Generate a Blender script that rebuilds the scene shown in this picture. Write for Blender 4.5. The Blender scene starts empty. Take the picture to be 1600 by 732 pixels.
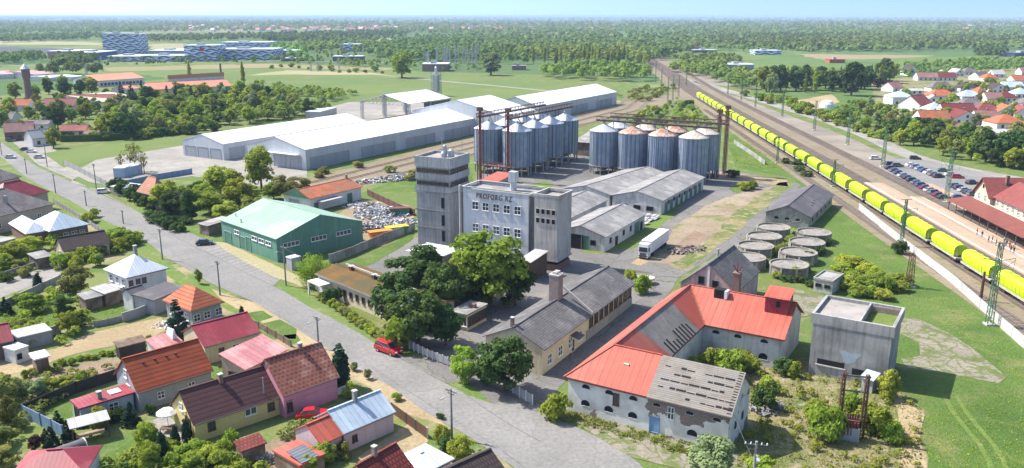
import bpy, math, random
import numpy as np
from mathutils import Vector, Matrix, geometry, noise as mnoise
rnd = random.Random(7)
HAZE = 0.00009
R = math.radians
PI = math.pi
sc = bpy.context.scene
C = sc.collection
# ---------------------------------------------------------------- camera model (photo is 1600 x 732 px)
F, H = 1300.0, 56.0
PIT = math.atan(341 / F); CP = math.cos(PIT); SP = math.sin(PIT)
def G(x, y, h=0.0):
    """point of the horizontal plane z = h seen at photo position x, y"""
    u, v = x - 800.0, y - 366.0
    t = (H - h) / (F * SP + v * CP)
    return Vector((u * t, (F * CP - v * SP) * t, h))
def PX(p):
    z = p.y * CP + (H - p.z) * SP
    return 800 + F * p.x / z, 366 + F * ((H - p.z) * CP - p.y * SP) / z
def hgt(bx, by, ty):
    Y = G(bx, by).y; v = ty - 366.0
    return H - Y * (F * SP + v * CP) / (F * CP - v * SP)
def mpp(y):                                   # metres per photo pixel at a ground row
    return H / (F * SP + (y - 366.0) * CP)

cam = bpy.data.cameras.new('camera'); cam.sensor_width = 36; cam.lens = 36 * F / 1600
cam.clip_end = 200000; cam.clip_start = 1
camo = bpy.data.objects.new('camera', cam); C.objects.link(camo)
camo.location = (0, 0, H); camo.rotation_euler = (PI / 2 - PIT, 0, 0)
sc.camera = camo
# ---------------------------------------------------------------- light
EL = R(50); SX, SY = -0.925, 0.38
w = bpy.data.worlds.new('World'); sc.world = w; w.use_nodes = True
nt = w.node_tree; bg = nt.nodes['Background']
sky = nt.nodes.new('ShaderNodeTexSky'); sky.sky_type = 'NISHITA'; sky.sun_disc = False
sky.sun_elevation = EL; sky.sun_rotation = math.atan2(SX, SY)
sky.altitude = 200; sky.air_density = 1.0; sky.dust_density = 1.6; sky.ozone_density = 1.2
tcw = nt.nodes.new('ShaderNodeTexCoord'); va = nt.nodes.new('ShaderNodeVectorMath'); va.operation = 'ADD'; va.inputs[1].default_value = (0, 0, .30)
nt.links.new(tcw.outputs['Generated'], va.inputs[0]); vn = nt.nodes.new('ShaderNodeVectorMath'); vn.operation = 'NORMALIZE'; nt.links.new(va.outputs[0], vn.inputs[0]); nt.links.new(vn.outputs[0], sky.inputs[0])
nt.links.new(sky.outputs[0], bg.inputs[0]); bg.inputs[1].default_value = 0.15
sun = bpy.data.lights.new('sun', 'SUN'); sun.energy = 4.5; sun.angle = R(0.53); sun.color = (1, 0.955, 0.88)
suno = bpy.data.objects.new('sun', sun); C.objects.link(suno)
d = Vector((-SX * math.cos(EL), -SY * math.cos(EL), -math.sin(EL)))
suno.rotation_euler = d.to_track_quat('-Z', 'Y').to_euler()
sc.view_settings.view_transform = 'Standard'; sc.view_settings.look = 'None'
sc.view_settings.exposure = 1.0; sc.view_settings.gamma = 1
sc.cycles.max_bounces = 6; sc.cycles.diffuse_bounces = 3; sc.cycles.transparent_max_bounces = 6
sc.cycles.volume_bounces = 0
try: sc.cycles.use_denoising = True
except Exception: pass
# ---------------------------------------------------------------- materials
MATS = {}
class NB:
    def __init__(s, name):
        s.m = bpy.data.materials.new(name); s.m.use_nodes = True
        s.t = s.m.node_tree; s.b = s.t.nodes['Principled BSDF']
    def n(s, typ, **kw):
        o = s.t.nodes.new('ShaderNode' + typ)
        for k, v in kw.items(): setattr(o, k, v)
        return o
    def l(s, a, b): s.t.links.new(a, b)
    def math(s, op, a, b=0.0, clamp=False):
        o = s.n('Math', operation=op, use_clamp=clamp)
        for i, x in enumerate((a, b)):
            if isinstance(x, (int, float)): o.inputs[i].default_value = x
            else: s.l(x, o.inputs[i])
        return o.outputs[0]
    def noise(s, vec, scale, detail=4, rough=.55):
        o = s.n('TexNoise'); o.inputs['Scale'].default_value = scale
        o.inputs['Detail'].default_value = detail; o.inputs['Roughness'].default_value = rough
        s.l(vec, o.inputs['Vector']); return o.outputs['Fac']
    def ramp(s, f, lo, hi):
        o = s.n('MapRange'); o.clamp = True
        s.l(f, o.inputs[0]); o.inputs[1].default_value = lo; o.inputs[2].default_value = hi
        return o.outputs[0]
    def mix(s, f, a, b, mode='MIX'):
        o = s.n('Mix', data_type='RGBA', blend_type=mode)
        for i, x in ((0, f), (6, a), (7, b)):
            if isinstance(x, (int, float)): o.inputs[i].default_value = x
            elif isinstance(x, tuple): o.inputs[i].default_value = (*x[:3], 1)
            else: s.l(x, o.inputs[i])
        return o.outputs[2]
def mul(c, k): return tuple(min(1, x * k) for x in c[:3])
def mat(name, col, rough=.85, var=.18, vs=.6, col2=None, s2=.15, lo=.5, hi=.62, streak=0.0, pat=None, bump=0.0, bs=6, metal=0.0, spec=.25, rv=0.0, fine=.12):
    """weathered surface: two noise scales, optional second colour in patches, rain streaks and a regular pattern"""
    if name in MATS: return MATS[name]
    q = NB(name); tc = q.n('TexCoord'); ob, uv = tc.outputs['Object'], tc.outputs['UV']
    c = q.mix(q.ramp(q.noise(ob, vs), .3, .7), mul(col, 1 - var), mul(col, 1 + var))
    if fine: c = q.mix(q.ramp(q.noise(ob, 5, 3, .7), .3, .7), c, q.mix(1.0, c, (1 - fine * 1.6,) * 3, 'MULTIPLY'))
    if col2: c = q.mix(q.ramp(q.noise(ob, s2, 6, .62), lo, hi), c, tuple(col2))
    hgtn = None
    if streak:
        mp = q.n('Mapping'); mp.inputs['Scale'].default_value = (1.1, .07, 1); q.l(uv, mp.inputs[0])
        c = q.mix(q.math('MULTIPLY', q.ramp(q.noise(mp.outputs[0], 1.4, 5, .65), .48, .75), streak), c, q.mix(1.0, c, (.38, .36, .33), 'MULTIPLY'))
    if pat:
        k = pat[0]
        sx = q.n('SeparateXYZ'); q.l(uv, sx.inputs[0]); U, V = sx.outputs[0], sx.outputs[1]
        if k in ('tile', 'brick', 'slab', 'block'):
            br = q.n('TexBrick'); q.l(uv, br.inputs['Vector']); br.inputs['Scale'].default_value = 1
            br.inputs['Brick Width'].default_value = pat[1]; br.inputs['Row Height'].default_value = pat[2]
            ms = pat[3] if len(pat) > 3 else .02
            br.inputs['Mortar Size'].default_value = ms; br.inputs['Bias'].default_value = 0
            mc = pat[4] if len(pat) > 4 else (.5, .5, .5)
            br.inputs['Color1'].default_value = (.8, .8, .8, 1); br.inputs['Color2'].default_value = (1.12, 1.1, 1.08, 1)
            br.inputs['Mortar'].default_value = (1, 1, 1, 1)
            c = q.mix(1.0, c, br.outputs['Color'], 'MULTIPLY')
            if k in ('slab', 'brick'): c = q.mix(br.outputs['Fac'], c, tuple(mc))
            else: c = q.mix(q.math('MULTIPLY', br.outputs['Fac'], .75), c, q.mix(1.0, c, tuple(mc), 'MULTIPLY'))
            hgtn = q.math('SUBTRACT', 1.0, br.outputs['Fac'])
            if k == 'tile':
                fr = q.math('FRACT', q.math('DIVIDE', V, pat[2])); hgtn = q.math('MULTIPLY', q.math('SUBTRACT', 1.0, fr), hgtn)
        else:
            X = V if k == 'rows' else U
            fr = q.math('FRACT', q.math('DIVIDE', X, pat[1]))
            gap = pat[2] if len(pat) > 2 else .08
            ln = q.math('LESS_THAN', fr, gap)
            if k == 'corr': hgtn = q.math('PINGPONG', fr, .5)
            else: hgtn = q.math('SUBTRACT', 1.0, ln)
            wn = q.n('TexWhiteNoise', noise_dimensions='1D'); q.l(q.math('FLOOR', q.math('DIVIDE', X, pat[1])), wn.inputs['W'])
            c = q.mix(q.math('MULTIPLY', wn.outputs['Value'], .30), c, q.mix(1.0, c, (.62, .62, .62), 'MULTIPLY'))
            kk = pat[3] if len(pat) > 3 else .4
            c = q.mix(q.math('MULTIPLY', ln, .75 if len(pat) > 3 else .55), c, q.mix(1.0, c, (kk, kk, kk), 'MULTIPLY'))
    if rv:
        oi = q.n('ObjectInfo'); hs = q.n('HueSaturation'); q.l(c, hs.inputs['Color'])
        q.l(q.math('ADD', q.math('MULTIPLY', oi.outputs['Random'], 2 * rv), 1 - rv), hs.inputs['Value']); c = hs.outputs[0]
    q.l(c, q.b.inputs['Base Color'])
    q.b.inputs['Roughness'].default_value = rough; q.b.inputs['Metallic'].default_value = metal
    q.b.inputs['Specular IOR Level'].default_value = spec
    if hgtn is not None or bump:
        bp = q.n('Bump'); bp.inputs['Strength'].default_value = 1.0
        if hgtn is not None: bp.inputs['Distance'].default_value = pat[-1] if isinstance(pat[-1], float) and len(pat) > 5 else .05; q.l(hgtn, bp.inputs['Height'])
        else: bp.inputs['Distance'].default_value = bump; q.l(q.noise(ob, bs, 5, .6), bp.inputs['Height'])
        q.l(bp.outputs[0], q.b.inputs['Normal'])
    MATS[name] = q.m; return q.m
def groundmat(name, cols, scales=(.02, .12, .9), bump=.15, thr=None, crack=None):
    """ground cover blended from several colours by noise of several sizes"""
    q = NB(name); ob = q.n('TexCoord').outputs['Object']
    c = cols[0]
    for i, c2 in enumerate(cols[1:]):
        lo, hi = (thr[i] if thr else (.42, .62))
        mp = q.n('Mapping'); mp.inputs['Location'].default_value = (37.0 * i, 11.0 * i, 0); q.l(ob, mp.inputs[0])
        c = q.mix(q.ramp(q.noise(mp.outputs[0], scales[i % len(scales)], 6, .65), lo, hi), c, c2)
    c = q.mix(q.ramp(q.noise(ob, 1.6, 4, .7), .25, .75), q.mix(1.0, c, (.7, .72, .68), 'MULTIPLY'), q.mix(1.0, c, (1.2, 1.18, 1.15), 'MULTIPLY'))
    if crack:                                       # wandering cracks and patched strips
        vm = q.n('VectorMath', operation='MULTIPLY_ADD'); nn = q.n('TexNoise'); nn.inputs['Scale'].default_value = .25; nn.inputs['Detail'].default_value = 6; q.l(ob, nn.inputs['Vector']); q.l(nn.outputs['Color'], vm.inputs[0]); vm.inputs[1].default_value = (5, 5, 0); q.l(ob, vm.inputs[2])
        vo = q.n('TexVoronoi', feature='DISTANCE_TO_EDGE'); q.l(vm.outputs[0], vo.inputs['Vector']); vo.inputs['Scale'].default_value = crack[0]
        vc = q.n('TexVoronoi', feature='F1'); q.l(vm.outputs[0], vc.inputs['Vector']); vc.inputs['Scale'].default_value = crack[0]; sc_ = q.n('SeparateColor'); q.l(vc.outputs['Color'], sc_.inputs[0])
        c = q.mix(q.math('MULTIPLY', sc_.outputs[0], crack[3]), c, q.mix(1.0, c, (.7, .7, .7), 'MULTIPLY'))
        c = q.mix(q.ramp(vo.outputs['Distance'], crack[1], crack[1] * .3), c, crack[2])
    q.l(c, q.b.inputs['Base Color']); q.b.inputs['Roughness'].default_value = .95; q.b.inputs['Specular IOR Level'].default_value = .1
    if bump:
        bp = q.n('Bump'); bp.inputs['Distance'].default_value = bump; q.l(q.noise(ob, 2.2, 5, .7), bp.inputs['Height']); q.l(bp.outputs[0], q.b.inputs['Normal'])
    MATS[name] = q.m; return q.m
def leafmat(name, a, b, tr=.25):
    q = NB(name); g = q.n('NewGeometry'); oi = q.n('ObjectInfo'); ob = q.n('TexCoord').outputs['Object']
    c = q.mix(g.outputs['Random Per Island'], a, b)
    c = q.mix(q.ramp(q.noise(ob, .55, 2), .35, .65), c, q.mix(1.0, c, (.72, .78, .7), 'MULTIPLY'))
    hs = q.n('HueSaturation'); q.l(c, hs.inputs['Color'])
    q.l(q.math('ADD', q.math('MULTIPLY', oi.outputs['Random'], .045), .4775), hs.inputs['Hue'])
    wn = q.n('TexWhiteNoise', noise_dimensions='1D'); q.l(oi.outputs['Random'], wn.inputs['W'])
    q.l(q.math('ADD', q.math('MULTIPLY', wn.outputs['Value'], .5), .75), hs.inputs['Value'])
    t = q.t; t.nodes.remove(q.b)
    d = q.n('BsdfDiffuse'); tl = q.n('BsdfTranslucent'); mx = q.n('MixShader'); mx.inputs[0].default_value = tr
    q.l(hs.outputs[0], d.inputs[0]); q.l(q.mix(1.0, hs.outputs[0], (1.25, 1.2, .6), 'MULTIPLY'), tl.inputs[0])
    q.l(d.outputs[0], mx.inputs[1]); q.l(tl.outputs[0], mx.inputs[2])
    q.l(mx.outputs[0], t.nodes['Material Output'].inputs[0]); MATS[name] = q.m; return q.m
def M(n): return MATS[n] if isinstance(n, str) else n
# roofs
mat('roof_red', (.47, .098, .06), .65, .12, .25, (.37, .12, .08), .12, .48, .66, streak=.45, pat=('seam', 1.05, .05), spec=.4)
mat('roof_white', (.80, .81, .82), .5, .05, .05, (.68, .69, .7), .03, .5, .7, pat=('seam', 2.2, .03), fine=.04)
mat('roof_green', (.27, .41, .30), .55, .08, .2, (.32, .44, .35), .08, .5, .65, streak=.2, pat=('seam', 1.0, .06))
mat('roof_orange', (.42, .13, .065), .85, .2, .5, (.28, .13, .07), .25, .48, .6, pat=('tile', .6, .55, .05))
mat('tile_orange', (.50, .15, .07), .8, .14, .5, (.38, .13, .075), .2, .55, .7, pat=('rows', .75, .24, .5))
mat('tile_rust', (.34, .075, .03), .8, .16, .5, (.24, .07, .04), .25, .52, .7, pat=('rows', .72, .26, .5))
mat('tile_maroon', (.10, .032, .03), .6, .12, .5, (.075, .027, .026), .2, .5, .7, pat=('rows', .72, .3, .35), spec=.4)
mat('tile_brown', (.17, .065, .045), .8, .2, .8, (.24, .13, .1), .4, .5, .65, pat=('tile', .7, .62, .13, (2.2, 2.1, 2.0)))
mat('tile_darkbrown', (.085, .06, .055), .8, .15, .6, pat=('tile', .45, .7, .14, (.5, .5, .5)))
mat('roof_muted', (.30, .16, .14), .8, .12, .4, (.36, .2, .17), .2, .5, .7, pat=('rows', .6, .2, .6))
mat('roof_mutedred', (.27, .07, .06), .75, .12, .4, (.32, .10, .085), .2, .5, .7, pat=('rows', .6, .2, .6))
mat('roof_crimson', (.29, .030, .045), .5, .14, .3, (.34, .075, .08), .2, .5, .68, pat=('seam', .55, .1), spec=.4)
mat('roof_pink', (.52, .22, .22), .55, .1, .4, (.6, .34, .33), .25, .45, .62, pat=('seam', 1.0, .05), streak=.25)
mat('roof_greytile', (.17, .15, .155), .8, .12, .4, (.22, .19, .18), .2, .5, .65, pat=('tile', .5, .5, .05))
mat('roof_metal', (.50, .60, .67), .42, .08, .3, (.58, .66, .7), .2, .45, .65, streak=.25, pat=('seam', .9, .06), metal=.15)
mat('roof_palemetal', (.70, .74, .78), .4, .05, .3, pat=('seam', .6, .06), metal=.1)
mat('asbestos', (.25, .24, .235), .9, .12, .35, (.36, .35, .33), .22, .46, .66, streak=.45, pat=('corr', .3, .06))
mat('asbestos_pale', (.45, .44, .42), .9, .1, .35, (.35, .34, .33), .22, .5, .66, streak=.4, pat=('corr', .3, .06))
mat('slate', (.145, .14, .14), .85, .12, .35, (.21, .2, .19), .22, .48, .66, streak=.3, pat=('tile', .5, .45, .05))
mat('slate_dark', (.125, .115, .125), .8, .10, .3, (.16, .15, .15), .2, .5, .66, pat=('rows', .55, .1))
mat('moss', (.17, .088, .022), .95, .25, .5, (.085, .07, .03), .25, .42, .58, bump=.1)
mat('old_boards', (.31, .285, .25), .95, .18, .6, (.2, .18, .16), .3, .45, .62, streak=.5, pat=('plank', .22, .12))
mat('old_slats', (.27, .24, .205), .95, .2, .6, (.24, .22, .2), .3, .45, .62, pat=('rows', .3, .12))
mat('tar', (.22, .21, .2), .95, .15, .4, (.3, .29, .275), .2, .45, .6)
# walls
mat('plaster_white', (.72, .71, .68), .9, .06, .4, (.55, .53, .5), .25, .58, .72, streak=.35)
mat('plaster_old', (.60, .60, .58), .9, .1, .4, (.42, .40, .37), .35, .52, .66, streak=.6)
mat('plaster_cream', (.58, .51, .36), .9, .08, .4, (.48, .42, .3), .25, .55, .7, streak=.4)
mat('plaster_yellow', (.62, .52, .22), .9, .05, .4, streak=.1)
mat('plaster_pink', (.55, .24, .31), .9, .06, .4, (.5, .24, .34), .3, .5, .7, streak=.2)
mat('plaster_palepink', (.60, .46, .47), .9, .07, .4, (.5, .44, .43), .3, .5, .7, streak=.35)
mat('plaster_rose', (.50, .36, .35), .9, .12, .5, (.34, .28, .27), .4, .48, .62, streak=.5)
mat('plaster_beige', (.52, .43, .34), .9, .07, .4, streak=.3)
mat('plaster_grey', (.36, .37, .38), .9, .07, .4, streak=.3)
mat('plaster_blue', (.34, .46, .56), .9, .07, .4, (.42, .47, .5), .3, .5, .7, streak=.4)
mat('render_lilac', (.58, .60, .62), .9, .07, .25, (.44, .45, .46), .14, .5, .7, streak=.5)
mat('concrete', (.33, .325, .31), .92, .12, .3, (.24, .235, .225), .15, .48, .66, streak=.6, pat=('block', 6.0, 3.0, .05, (.7, .7, .7)))
mat('concrete_light', (.50, .48, .445), .92, .1, .3, (.30, .285, .26), .15, .48, .64, streak=.8)
mat('concrete_panel', (.37, .375, .38), .9, .10, .3, (.25, .255, .26), .14, .46, .64, streak=.7, pat=('plank', .8, .08))
mat('concrete_weathered', (.37, .36, .35), .92, .16, .25, (.20, .20, .195), .16, .45, .62, streak=.85)
mat('stone', (.27, .25, .235), .95, .25, 1.2, (.36, .34, .32), .6, .45, .6, pat=('brick', .8, .45, .05, (.33, .32, .3)))
mat('brick', (.27, .115, .075), .95, .2, 1.0, (.22, .12, .09), .5, .45, .6, pat=('brick', .3, .14, .02, (.33, .28, .25)))
mat('brick_old', (.24, .155, .125), .95, .2, .8, (.32, .26, .23), .4, .45, .6, pat=('brick', .4, .2, .04, (.33, .29, .26)))
mat('white_panel', (.56, .59, .62), .5, .05, .1, pat=('plank', 3.0, .02), streak=.12)
mat('grey_panel', (.38, .41, .44), .5, .06, .1, pat=('plank', 1.0, .05), streak=.15)
mat('green_panel', (.13, .29, .215), .6, .06, .2, (.16, .32, .245), .15, .5, .7, pat=('plank', .9, .06), streak=.15)
mat('silo_steel', (.27, .34, .44), .45, .07, .3, (.36, .42, .5), .3, .5, .72, pat=('plank', 1.5, .2, .3), metal=.35, spec=.4, streak=.35)
mat('silo_roof', (.58, .6, .62), .45, .06, .4, pat=('plank', 1.1, .07), metal=.3)
mat('silo_roof_rust', (.43, .23, .15), .7, .25, .5, (.56, .52, .48), .5, .45, .6, pat=('plank', 1.1, .07), metal=.1)
mat('silo_roof_tan', (.54, .46, .37), .7, .2, .5, (.6, .56, .5), .5, .45, .6, pat=('plank', 1.1, .07), metal=.1)
mat('rust_red', (.20, .055, .045), .7, .2, .8, (.12, .05, .04), .6, .45, .6)
mat('tower_panel', (.45, .455, .46), .85, .1, .3, (.33, .335, .34), .16, .48, .66, streak=.6, pat=('plank', 1.2, .06))
mat('rust', (.16, .065, .05), .8, .25, .8, (.1, .06, .05), .6, .45, .6)
mat('dark_steel', (.10, .10, .105), .6, .2, .8)
mat('steel', (.42, .44, .46), .45, .1, .8, metal=.4)
mat('mast_green', (.06, .17, .09), .6, .15, .8, (.12, .16, .11), .4, .5, .65)
mat('white_paint', (.78, .78, .77), .45, .04, .6)
mat('door_green', (.07, .20, .13), .6, .15, .8)
mat('door_blue', (.20, .33, .50), .6, .12, .8)
mat('door_brown', (.12, .07, .045), .7, .15, .8)
mat('wood', (.20, .14, .095), .85, .2, 1.0, (.28, .23, .19), .6, .45, .65, pat=('plank', .16, .12))
mat('wood_pale', (.38, .29, .2), .85, .2, 1.0, pat=('plank', .16, .12))
mat('pole_concrete', (.27, .26, .25), .9, .1, .8)
mat('pole_wood', (.11, .085, .07), .9, .15, .8)
mat('fence_concrete', (.56, .555, .54), .9, .1, .4, (.42, .41, .4), .3, .5, .65, streak=.4, pat=('plank', 2.5, .06))
mat('fence_blue', (.22, .33, .47), .6, .1, .6, pat=('plank', 2.4, .06))
mat('fence_grey', (.36, .36, .36), .8, .12, .6, pat=('plank', .25, .1))
mat('fence_black', (.045, .04, .04), .7, .2, .6, pat=('plank', .3, .1))
mat('rubber', (.02, .02, .02), .8, .2, 2)
mat('void_dark', (.018, .018, .02), .9, .2, 1)
mat('skin', (.45, .27, .19), .6, .05, 2)
mat('cloth_dark', (.03, .035, .05), .9, .2, 2); mat('cloth_red', (.35, .05, .05), .9, .2, 2); mat('cloth_pale', (.6, .58, .55), .9, .1, 2)
mat('letters', (.09, .075, .08), .7, .2, 2)
mat('yellow_paint', (.75, .52, .03), .5, .1, .6); mat('orange_paint', (.65, .24, .03), .5, .1, .6)
mat('scrap', (.62, .63, .64), .7, .3, .7, (.2, .2, .21), .8, .5, .56)
mat('wagon_yellow', (.50, .68, .012), .5, .08, .3, (.46, .54, .05), .35, .5, .68, streak=.4, spec=.4, rv=.13)
mat('wagon_frame', (.42, .44, .35), .7, .2, .6, (.3, .28, .24), .4, .45, .6)
mat('bogie', (.05, .04, .035), .8, .2, 1)
mat('rail', (.20, .14, .11), .5, .2, 1, metal=.4)
mat('sleeper', (.26, .23, .2), .95, .2, 1)
mat('blue_patch', (.36, .42, .47), .9, .1, .8)
mat('panel_grey', (.13, .14, .16), .5, .12, .5, pat=('rows', .55, .2, 2.2))
mat('solar', (.035, .045, .08), .25, .1, .8, pat=('block', 1.0, .55, .05, (4.0, 4.0, 4.0)), spec=.5)
mat('sign_red', (.6, .03, .04), .5, .05, 1)
q = NB('glass'); q.b.inputs['Base Color'].default_value = (.035, .045, .055, 1); q.b.inputs['Roughness'].default_value = .12; q.b.inputs['Specular IOR Level'].default_value = .6; MATS['glass'] = q.m
q = NB('car_paint'); oi = q.n('ObjectInfo'); q.l(oi.outputs['Color'], q.b.inputs['Base Color']); q.b.inputs['Roughness'].default_value = .3; q.b.inputs['Coat Weight'].default_value = .5; MATS['car_paint'] = q.m
# facade of the business park: wavy light and dark bands
q = NB('wave_facade'); tc = q.n('TexCoord'); sx = q.n('SeparateXYZ'); q.l(tc.outputs['UV'], sx.inputs[0])
wv = q.math('ADD', q.math('DIVIDE', sx.outputs[1], 4.2), q.math('MULTIPLY', q.math('SINE', q.math('ADD', q.math('MULTIPLY', sx.outputs[0], .32), q.math('MULTIPLY', q.math('FLOOR', q.math('DIVIDE', sx.outputs[1], 4.2)), 2.1))), .3))
q.l(q.mix(q.math('GREATER_THAN', q.math('FRACT', wv), .5), (.05, .09, .2), (.62, .67, .76)), q.b.inputs['Base Color']); q.b.inputs['Roughness'].default_value = .4; MATS['wave_facade'] = q.m
# peeling plaster over brick, for the old granary
q = NB('peeling_plaster'); tc = q.n('TexCoord'); ob = tc.outputs['Object']
sx = q.n('SeparateXYZ'); q.l(ob, sx.inputs[0])
br = q.n('TexBrick'); q.l(tc.outputs['UV'], br.inputs['Vector']); br.inputs['Scale'].default_value = 1; br.inputs['Brick Width'].default_value = .45; br.inputs['Row Height'].default_value = .22; br.inputs['Mortar Size'].default_value = .03
br.inputs['Color1'].default_value = (.22, .145, .12, 1); br.inputs['Color2'].default_value = (.14, .10, .09, 1); br.inputs['Mortar'].default_value = (.26, .22, .2, 1)
ns = q.noise(ob, .35, 6, .6)
f1 = q.math('MULTIPLY', q.math('MULTIPLY', q.ramp(sx.outputs[0], 11.5, 13.5), q.ramp(sx.outputs[0], 25.5, 21.5)), q.ramp(sx.outputs[2], .4, 4.5))
f1 = q.math('ADD', q.math('MULTIPLY', f1, .36), ns)
low = q.math('MULTIPLY', q.ramp(sx.outputs[2], 1.6, 0.2), .16)
msk = q.ramp(q.math('ADD', f1, low), .71, .73)
pl = q.mix(q.ramp(q.noise(ob, .5, 5), .4, .65), (.68, .66, .61), (.52, .50, .45))
q.l(q.mix(msk, pl, br.outputs['Color']), q.b.inputs['Base Color']); q.b.inputs['Roughness'].default_value = .92
bp = q.n('Bump'); bp.inputs['Distance'].default_value = .04; q.l(q.math('SUBTRACT', 1.0, msk), bp.inputs['Height']); q.l(bp.outputs[0], q.b.inputs['Normal']); MATS['peeling_plaster'] = q.m
# ground covers
groundmat('grass_dry', [(.13, .155, .05), (.10, .16, .04), (.23, .21, .11)], (.03, .15, .5), thr=[(.4, .6), (.52, .68)])
groundmat('grass_lush', [(.08, .145, .03), (.11, .17, .04), (.185, .195, .075), (.06, .115, .025)], (.02, .12, .05, .4), thr=[(.4, .6), (.52, .68), (.5, .7)], bump=.35)
groundmat('grass_field', [(.105, .155, .045), (.135, .175, .052), (.18, .185, .075)], (.006, .03, .12), thr=[(.4, .6), (.55, .7)])
groundmat('grass_verge', [(.14, .18, .05), (.11, .175, .04), (.25, .23, .115)], (.08, .3, .5), thr=[(.4, .6), (.56, .7)])
groundmat('yard', [(.30, .245, .155), (.16, .185, .065), (.095, .155, .04), (.36, .30, .22)], (.06, .09, .3), thr=[(.38, .52), (.48, .6), (.62, .74)])
groundmat('weeds', [(.13, .16, .05), (.25, .215, .115), (.10, .15, .04), (.33, .265, .18)], (.05, .11, .35), thr=[(.42, .55), (.5, .64), (.52, .64)], bump=.3)
groundmat('dirt', [(.26, .19, .12), (.33, .26, .18), (.13, .13, .05)], (.06, .2, .1), thr=[(.4, .6), (.55, .7)])
groundmat('sand', [(.36, .285, .175), (.30, .23, .14), (.2, .18, .09)], (.06, .2, .1), thr=[(.4, .6), (.58, .72)])
groundmat('soil', [(.21, .15, .105), (.26, .19, .14), (.11, .115, .045)], (.1, .3, .2), thr=[(.4, .6), (.58, .7)])
groundmat('asphalt', [(.215, .208, .203), (.24, .23, .223), (.195, .19, .186)], (.03, .1, .3), bump=.01, crack=(.07, .0045, (.16, .155, .15), .30))
groundmat('asphalt_old', [(.16, .153, .155), (.19, .18, .175), (.235, .21, .18), (.12, .14, .065)], (.05, .15, .1), thr=[(.4, .6), (.55, .7), (.62, .70)], bump=.02, crack=(.12, .014, (.09, .095, .05), .45))
groundmat('concrete_yard', [(.28, .26, .245), (.33, .31, .285), (.24, .225, .205)], (.02, .1, .4), bump=.01, crack=(.06, .006, (.17, .16, .14), .3))
groundmat('dirt_site', [(.235, .185, .13), (.31, .25, .19), (.16, .17, .065), (.17, .125, .09)], (.05, .13, .22), thr=[(.4, .6), (.52, .62), (.55, .68)], bump=.1)
groundmat('gravel', [(.20, .175, .15), (.27, .235, .195), (.15, .14, .08)], (.04, .15, .1), thr=[(.4, .6), (.6, .72)], bump=.08)
groundmat('ballast', [(.125, .098, .082), (.155, .122, .102), (.10, .083, .07)], (.03, .3, 1.), bump=.08)
groundmat('ballast_tan', [(.235, .19, .145), (.21, .165, .12), (.14, .155, .06)], (.03, .3, .10), thr=[(.4, .6), (.53, .64)], bump=.08)
groundmat('platform', [(.40, .28, .20), (.45, .32, .235), (.35, .26, .195)], (.03, .2, 1.), bump=.01)
groundmat('field_dark', [(.075, .085, .095), (.09, .1, .1)], (.004, .03))
groundmat('field_pale', [(.32, .28, .17), (.24, .24, .12)], (.004, .03))
groundmat('field_brown', [(.28, .21, .135), (.22, .2, .1)], (.004, .02))
groundmat('slabs', [(.225, .2, .165), (.26, .23, .19), (.12, .15, .055)], (.1, .3, .12), thr=[(.4, .6), (.5, .57)], bump=.03, crack=(.36, .06, (.12, .14, .05), .4))
# far land: patchwork of fields, woods and clearings
q = NB('far_land'); ob = q.n('TexCoord').outputs['Object']
vo = q.n('TexVoronoi', feature='F1'); mp = q.n('Mapping'); mp.inputs['Scale'].default_value = (.0022, .0009, 1); mp.inputs['Rotation'].default_value = (0, 0, .3); q.l(ob, mp.inputs[0]); q.l(mp.outputs[0], vo.inputs['Vector']); vo.inputs['Scale'].default_value = 1
sp_ = q.n('SeparateColor'); q.l(vo.outputs['Color'], sp_.inputs[0])
cr = q.n('ValToRGB'); q.l(sp_.outputs[0], cr.inputs[0]); e = cr.color_ramp; e.interpolation = 'CONSTANT'
for i, (p, c) in enumerate([(0, (.075, .115, .052)), (.3, (.11, .155, .06)), (.5, (.085, .125, .055)), (.65, (.16, .18, .085)), (.8, (.23, .205, .13)), (.9, (.09, .12, .065))]):
    el = e.elements[i] if i < 2 else e.elements.new(p)
    el.position = p; el.color = (*c, 1)
c = q.mix(q.ramp(q.noise(ob, .006, 8, .7), .42, .6), cr.outputs[0], (.075, .125, .045))
c = q.mix(q.ramp(q.noise(ob, .08, 6, .7), .35, .7), c, q.mix(1.0, c, (1.35, 1.3, 1.2), 'MULTIPLY'))
q.l(c, q.b.inputs['Base Color']); q.b.inputs['Roughness'].default_value = 1; q.b.inputs['Specular IOR Level'].default_value = 0; MATS['far_land'] = q.m
# foliage
leafmat('leaf_round', (.235, .30, .045), (.33, .385, .07), .42)
leafmat('leaf_lime', (0.26, 0.34, 0.045), (0.34, 0.41, 0.07), 0.42)
leafmat('leaf_dark', (.06, .105, .032), (.10, .155, .045), .25)
leafmat('leaf_olive', (0.23, 0.25, 0.075), (0.31, 0.31, 0.1), 0.38)
leafmat('leaf_pale', (0.22, 0.28, 0.13), (0.28, 0.33, 0.18), 0.38)
leafmat('leaf_spruce', (.024, .05, .032), (.045, .08, .045), .1)
leafmat('leaf_purple', (.045, .018, .022), (.07, .03, .03), .1)
leafmat('leaf_far', (.14, .205, .06), (.195, .255, .078), .34)
leafmat('leaf_far_bright', (0.2, 0.29, 0.065), (0.26, 0.34, 0.085), 0.38)
mat('bark', (.12, .095, .07), .95, .25, 1.2)
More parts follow.
